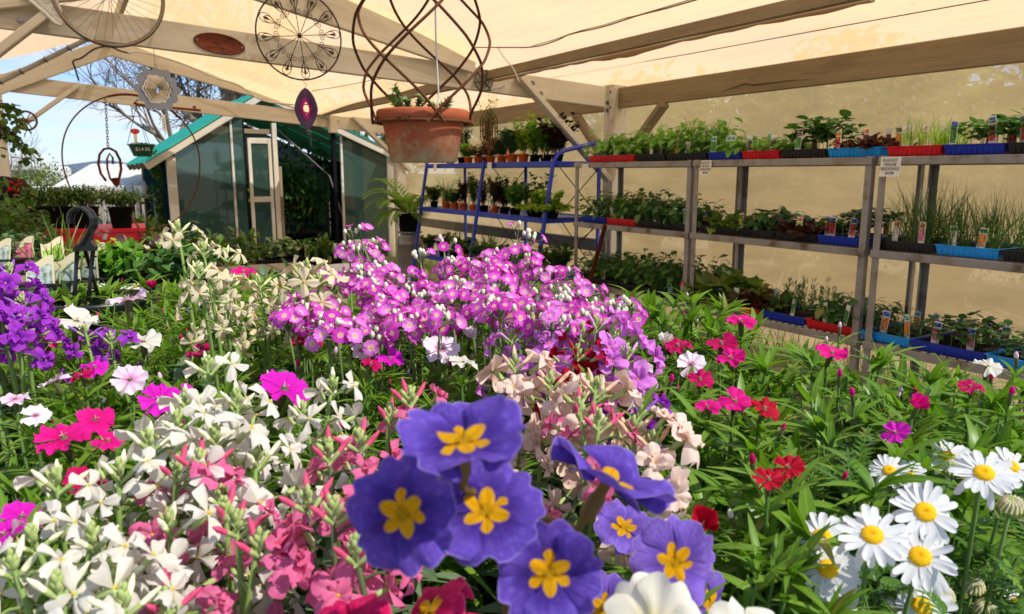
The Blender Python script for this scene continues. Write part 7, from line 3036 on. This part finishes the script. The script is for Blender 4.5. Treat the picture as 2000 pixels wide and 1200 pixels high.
def daisies(label, fl, buds, n=30, group='white daisies on the flower bench', fr=.0205, spread=.13):
    pts = [P(px, py, fr * FPX / r) for px, py, r, *_ in fl]
    bp = [P(px, py, .0075 * FPX / r) for px, py, r in buds]
    cx, cy = sum(p.x for p in pts) / len(pts), sum(p.y for p in pts) / len(pts) + .02
    t = plant_root('daisy', label, 'daisy', cx, cy, group)
    zmin = sorted(p.z for p in pts)[len(pts) // 2]
    m, st = feathery(n, spread, zmin - .02 - BZ - PH_)
    mt = Matrix.Translation((0, 0, PH_))
    m.build('foliage', M['feather'], t).matrix_local = mt
    st.build('stem', M['greenstem'], t).matrix_local = mt
    ss = MB()
    for p, f in zip(pts, fl):
        up, rx = (f[3] if len(f) > 3 else .45), (f[4] if len(f) > 4 else 0)
        nrm = toward(p, up, rx)
        q = p - Vector((cx, cy, BZ))
        v = random.randrange(4)
        o = link('flower', DZ[v][0], t, basis(q, nrm, random.uniform(0, 6.28), fr))
        link('disc_floret', DZ[v][1], o)
        ss.tube([(q.x * .35, q.y * .35, PH_), (q.x * .8, q.y * .8, q.z * .75), tuple(q - nrm * .02), tuple(q - nrm * .003)], [.0016, .0015, .0014, .0022], 6)
    for p in bp:
        q = p - Vector((cx, cy, BZ))
        link('bud', DBUD, t, basis(q, toward(p, .7), random.uniform(0, 6), .0075))
        ss.tube([(q.x * .4, q.y * .4, PH_), (q.x * .85, q.y * .85, q.z * .8), tuple(q)], .0013, 5)
    ss.build('flower_stalk', M['greenstem'], t)
    occupied.append((cx, cy, .10))


daisies('white daisy with seven open flowers in the lower right of the bench', [(1537, 1077, 52, .45, -.1), (1606, 1050, 58, .5, 0), (1617, 1112, 62, .35, 0), (1704, 1046, 66, .45, .05), (1797, 1088, 66, .35, .05), (1640, 1200, 62, .5, 0)],
        [(1770, 990, 17), (1850, 1045, 17)], 34)
daisies('white daisy with a flower turned to the right, beside the right edge', [(1807, 1001, 64, .3, .15), (1922, 925, 60, .5, .1), (1975, 912, 46, .5, .2), (1850, 893, 44, .6, 0)], [(1862, 915, 18), (1975, 988, 22), (1940, 1020, 14)], 34)
daisies('white daisy with two small flowers among dianthus leaves', [(1737, 920, 38, .5, -.1), (1773, 926, 36, .5, .1)], [], 16, spread=.07, fr=.0155)
daisies('white daisy at the bottom right corner', [(1800, 1185, 62, .5, .1), (1990, 1180, 44, .5, .2), (1730, 1200, 50, .5, -.1)], [(1840, 1165, 22), (1900, 1145, 20), (1925, 1190, 20)], 30)
daisies('small white daisies crowded behind the pale pink dianthus, near the black hook', [(172, 572, 17, .6), (192, 565, 17, .6), (210, 572, 17, .6), (236, 572, 18, .6), (246, 570, 17, .6), (268, 560, 18, .8), (262, 576, 17, .8), (195, 582, 16, .6), (212, 585, 16, .7)], [], 26)

# ------------------------------------------------------------------ punnets, hook and pots behind
def punnet(label, px, py, d, tagc, kind, leaf, h, dn=1.0, w=.10):
    p = P(px, py, d)
    zb = 1.085
    t = thing('vegetable_punnet', label, 'punnet', (p.x, p.y + .04, zb), random.uniform(-.1, .1), 'black punnets with wide picture labels')
    tray_mesh(w, .12, .055, 'trayblk').build('tray', M['trayblk'], t, smooth=False).location = (-w / 2, -.06, 0)
    MB().box((0, 0, .04), (w - .02, .10, .008)).build('soil', M['soil'], t, smooth=False)
    m, st = herb(kind, .05, h, .044, dn, .5)
    m.build('foliage', M[leaf], t)
    if st.n:
        st.build('stem', M['olivestem'], t)
    # wide label with a wavy top edge and a picture of hills of leaves
    W, Hh = .064, .094
    mb_ = MB()
    nn = 12
    for (ins, y, mat, zlo) in ((0, 0, 0, 0), (.005, -.0012, 1, .006)):
        vv, ff = [], []
        for i in range(nn + 1):
            x = -W / 2 + ins + (W - 2 * ins) * i / nn
            zt = Hh - ins + .016 * (i / nn) ** 1.5 - .005 * math.sin(i / nn * 6)
            if mat:
                vv += [(x, y, zlo), (x, y, zt - .016)]
            else:
                vv += [(x, y, zlo), (x, y, zt)]
        for i in range(nn):
            ff.append((i * 2, i * 2 + 2, i * 2 + 3, i * 2 + 1))
        mb_.add(vv, ff, mat)
    vv = []
    ff = []
    for i in range(nn + 1):
        x = -W / 2 + .006 + (W - .012) * i / nn
        vv += [(x, -.0020, .008 + .006 * math.sin(i)), (x, -.0020, .03 + .018 * math.sin(i * .55 + .4) + .006 * math.sin(i * 2.3))]
    for i in range(nn):
        ff.append((i * 2, i * 2 + 2, i * 2 + 3, i * 2 + 1))
    mb_.add(vv, ff, 2)
    o = mb_.build('plant_label', [M['labelrim'], PH[tagc], PH['green']], t, smooth=False)
    o.location = (random.uniform(-.008, .008), -.062, .012)
    o.rotation_euler = (random.uniform(-.12, -.02), random.uniform(-.1, .12), random.uniform(-.2, .2))
    return t


M['labelrim'] = plain('cream_label_rim', srgb(236, 222, 176), .5, .3, 0, .04, 8)
TAGCOL['mist'] = (176, 192, 176)
PH['mist'] = photo_mat('mist')
punnet('black punnet of onion seedlings with a pale picture label, leftmost of the row', 86, 568, 1.80, 'mist', 'grass', 'chive', .18, .4)
punnet('black punnet of thin onion seedlings with a pale label, left of the hook', 136, 562, 1.85, 'mist', 'grass', 'chive', .15, .4)
punnet('black punnet of leafy seedlings with a pale label, just right of the hook', 182, 553, 1.9, 'mist', 'bushy', 'seed1', .08)
punnet('black punnet of bright coriander with a green label, right of the hook', 208, 535, 2.1, 'lime', 'bushy', 'lime', .08)
punnet('black punnet with a pale label behind the leftmost onion punnet', 110, 520, 2.3, 'lime', 'grass', 'chive', .18, .4)
punnet('black punnet with a reddish label behind the row, left', 48, 510, 2.35, 'pink', 'bushy', 'bluegreen', .09)
punnet('black punnet with a pale label at the left edge', 6, 520, 2.3, 'mist', 'bushy', 'bluegreen', .08)
punnet('black punnet with a single green label before the dark red heuchera', 296, 545, 2.25, 'green', 'low', 'seed2', .08)
for i, (px, py, d, mat, n, look) in enumerate(((292, 520, 2.6, 'maroon', 420, 'pot of dark purple heuchera left of the cream stock'), (250, 535, 2.75, 'herbleaf', 60, 'shallow brown pot beside the picture labels'), (330, 515, 2.9, 'maroon', 300, 'second pot of dark heuchera farther back'), (530, 560, 2.2, 'bluegreen', 260, 'pot of broad blue-green leaves behind the cream stock'), (15, 540, 2.6, 'bluegreen', 260, 'pot of grey-green leaves behind the purple stock'))):
    p = P(px, py, d)
    potted(look, 'potted_plant', (p.x, p.y + .05, .93), .075, .09, ('black', 'rustred', 'black', 'black', 'black')[i], .09, .10, n, mat, L_OVAL, .025, .05, 'potted plant', None, 9)
for i, (px, d, mat, n, look) in enumerate(((318, 2.0, 'maroon', 330, 'low pot of purple heuchera on the raised bench beside the green label'), (352, 1.85, 'seed2', 300, 'low pot of green leaves between the heuchera and the cream stock'), (372, 2.25, 'herbleaf', 300, 'low pot of fine green leaves at the end of the raised bench'), (250, 1.95, 'seed1', 260, 'low pot of fresh green leaves right of the coriander punnet'))):
    r_ = ray(px, 540)
    potted(look, 'potted_plant', (r_.x * d, r_.y * d, 1.085), .06, .05, 'black', .075, .085, n, mat, L_OVAL, .025, .045, 'potted plant', None, 9)
# the black hook of a hanging pot
hk = P(178, 520, 1.45)
t = thing('pot_hanger', 'black plastic pot hanger hook standing up among the flowers at left', 'hanger hook', (hk.x, hk.y, hk.z))
S = 1.45 / FPX


def hp(px, py, y=0):
    return Vector(((px - 178) * S, y, -(py - 520) * S))


m = MB()
cl_ = [(147, 438), (148, 425), (154, 413), (164, 407), (176, 408), (186, 415), (192, 427), (191, 440), (184, 452), (175, 466), (166, 478)]
for dy in (-.008, .008):
    m.tube([hp(x, y, dy) for x, y in cl_], [.0038] * 10 + [.005], 6)
vv, ff = [], []
for x, y in cl_:
    for dy in (-.008, .008):
        vv.append(tuple(hp(x, y, dy)))
for i in range(len(cl_) - 1):
    ff.append((i * 2, i * 2 + 1, i * 2 + 3, i * 2 + 2))
m.add(vv, ff)
body = [(150, 484), (157, 478), (166, 470), (180, 458), (189, 448), (184, 470), (192, 482), (190, 490), (148, 490)]
vv = [tuple(hp(x, y, -.006)) for x, y in body] + [tuple(hp(x, y, .006)) for x, y in body]
n = len(body)
c0 = len(vv)
vv += [tuple(hp(170, 478, -.006)), tuple(hp(170, 478, .006))]
ff = [(i, (i + 1) % n, (i + 1) % n + n, i + n) for i in range(n)]
for i in range(n):
    ff += [(i, (i + 1) % n, c0), ((i + 1) % n + n, i + n, c0 + 1)]
m.add(vv, ff)
m.build('hook', M['hookblack'], t, smooth=False)
for x0, x1, dy in ((154, 156, -.03), (169, 163, .04), (185, 183, -.03)):
    m = MB()
    m.tube([hp(x0, 488), hp(x0 + (x1 - x0) * .5, 535, dy * .5), hp(x1, 585, dy)], [.0042, .0034, .004], 6)
    for k in range(4):
        m.tube([hp(x0 + (x1 - x0) * k / 4 + 0, 500 + k * 22, dy * k / 5), hp(x0 + (x1 - x0) * k / 4, 503 + k * 22, dy * k / 5)], .0052, 6)
    m.build('strap', M['hookblack'], t)
m = MB()
zr = hp(0, 590).z
m.lathe([(.001, zr - .16), (.07, zr - .16), (.10, zr - .01), (.108, zr), (.108, zr + .008), (.1, zr + .008), (.095, zr - .02), (.001, zr - .02)], 24)
m.build('pot', M['hookblack'], t)

# ------------------------------------------------------------------ dianthus in bud filling the rest of the bench
cand = []
for i in range(60):
    for j in range(60):
        x, y = -2.0 + i * .062, .30 + j * .062
        x += random.uniform(-.02, .02)
        y += random.uniform(-.02, .02)
        q = loc(Vector((x, y, 0)))
        if not (-3.2 < -q.x < -.76 and -4.55 < q.y < -2.87):
            continue
        depth = y * cP + (H - 1.15) * sP
        px = 1000 + FPX * x / depth
        if not -160 < px < 2160:
            continue
        cand.append((x, y))
random.shuffle(cand)
fills = []
RIGHT = 'leafy dianthus in bud without open flowers on the right half of the bench'
LEFT = 'leafy dianthus in bud without open flowers on the left half of the bench'
for x, y in cand:
    if y < .54 and .13 < x / y < .52:      # keep the daisies clear
        continue
    if any((x - a) ** 2 + (y - b) ** 2 < (r + .035) ** 2 for a, b, r in occupied):
        continue
    occupied.append((x, y, .078))
    fills.append((x, y))
for x, y in fills:
    t = plant_root('dianthus', RIGHT if x > 0 else LEFT, 'dianthus', x, y, 'dianthus in bud on the right half of the bench' if x > 0 else 'dianthus in bud on the left half of the bench')
    # lower towards the viewer so that the front flowers stay clear
    k = float(np.interp(y, [.3, .5, .75, 1.2, 1.45, 1.6], [.80, .90, .98, 1.0, 1.0, .95])) * (1.08 if x > .25 else 1.0)
    if x > .08 and y < .62:
        k *= .62 if .12 < x < .36 and y < .55 else .80
    add_foliage(t, k * random.uniform(.88, 1.06), None, 3 if y > .6 else 2, None, 1.1)
print('bench fill plants', len(fills), 'objects', len(scene.objects))
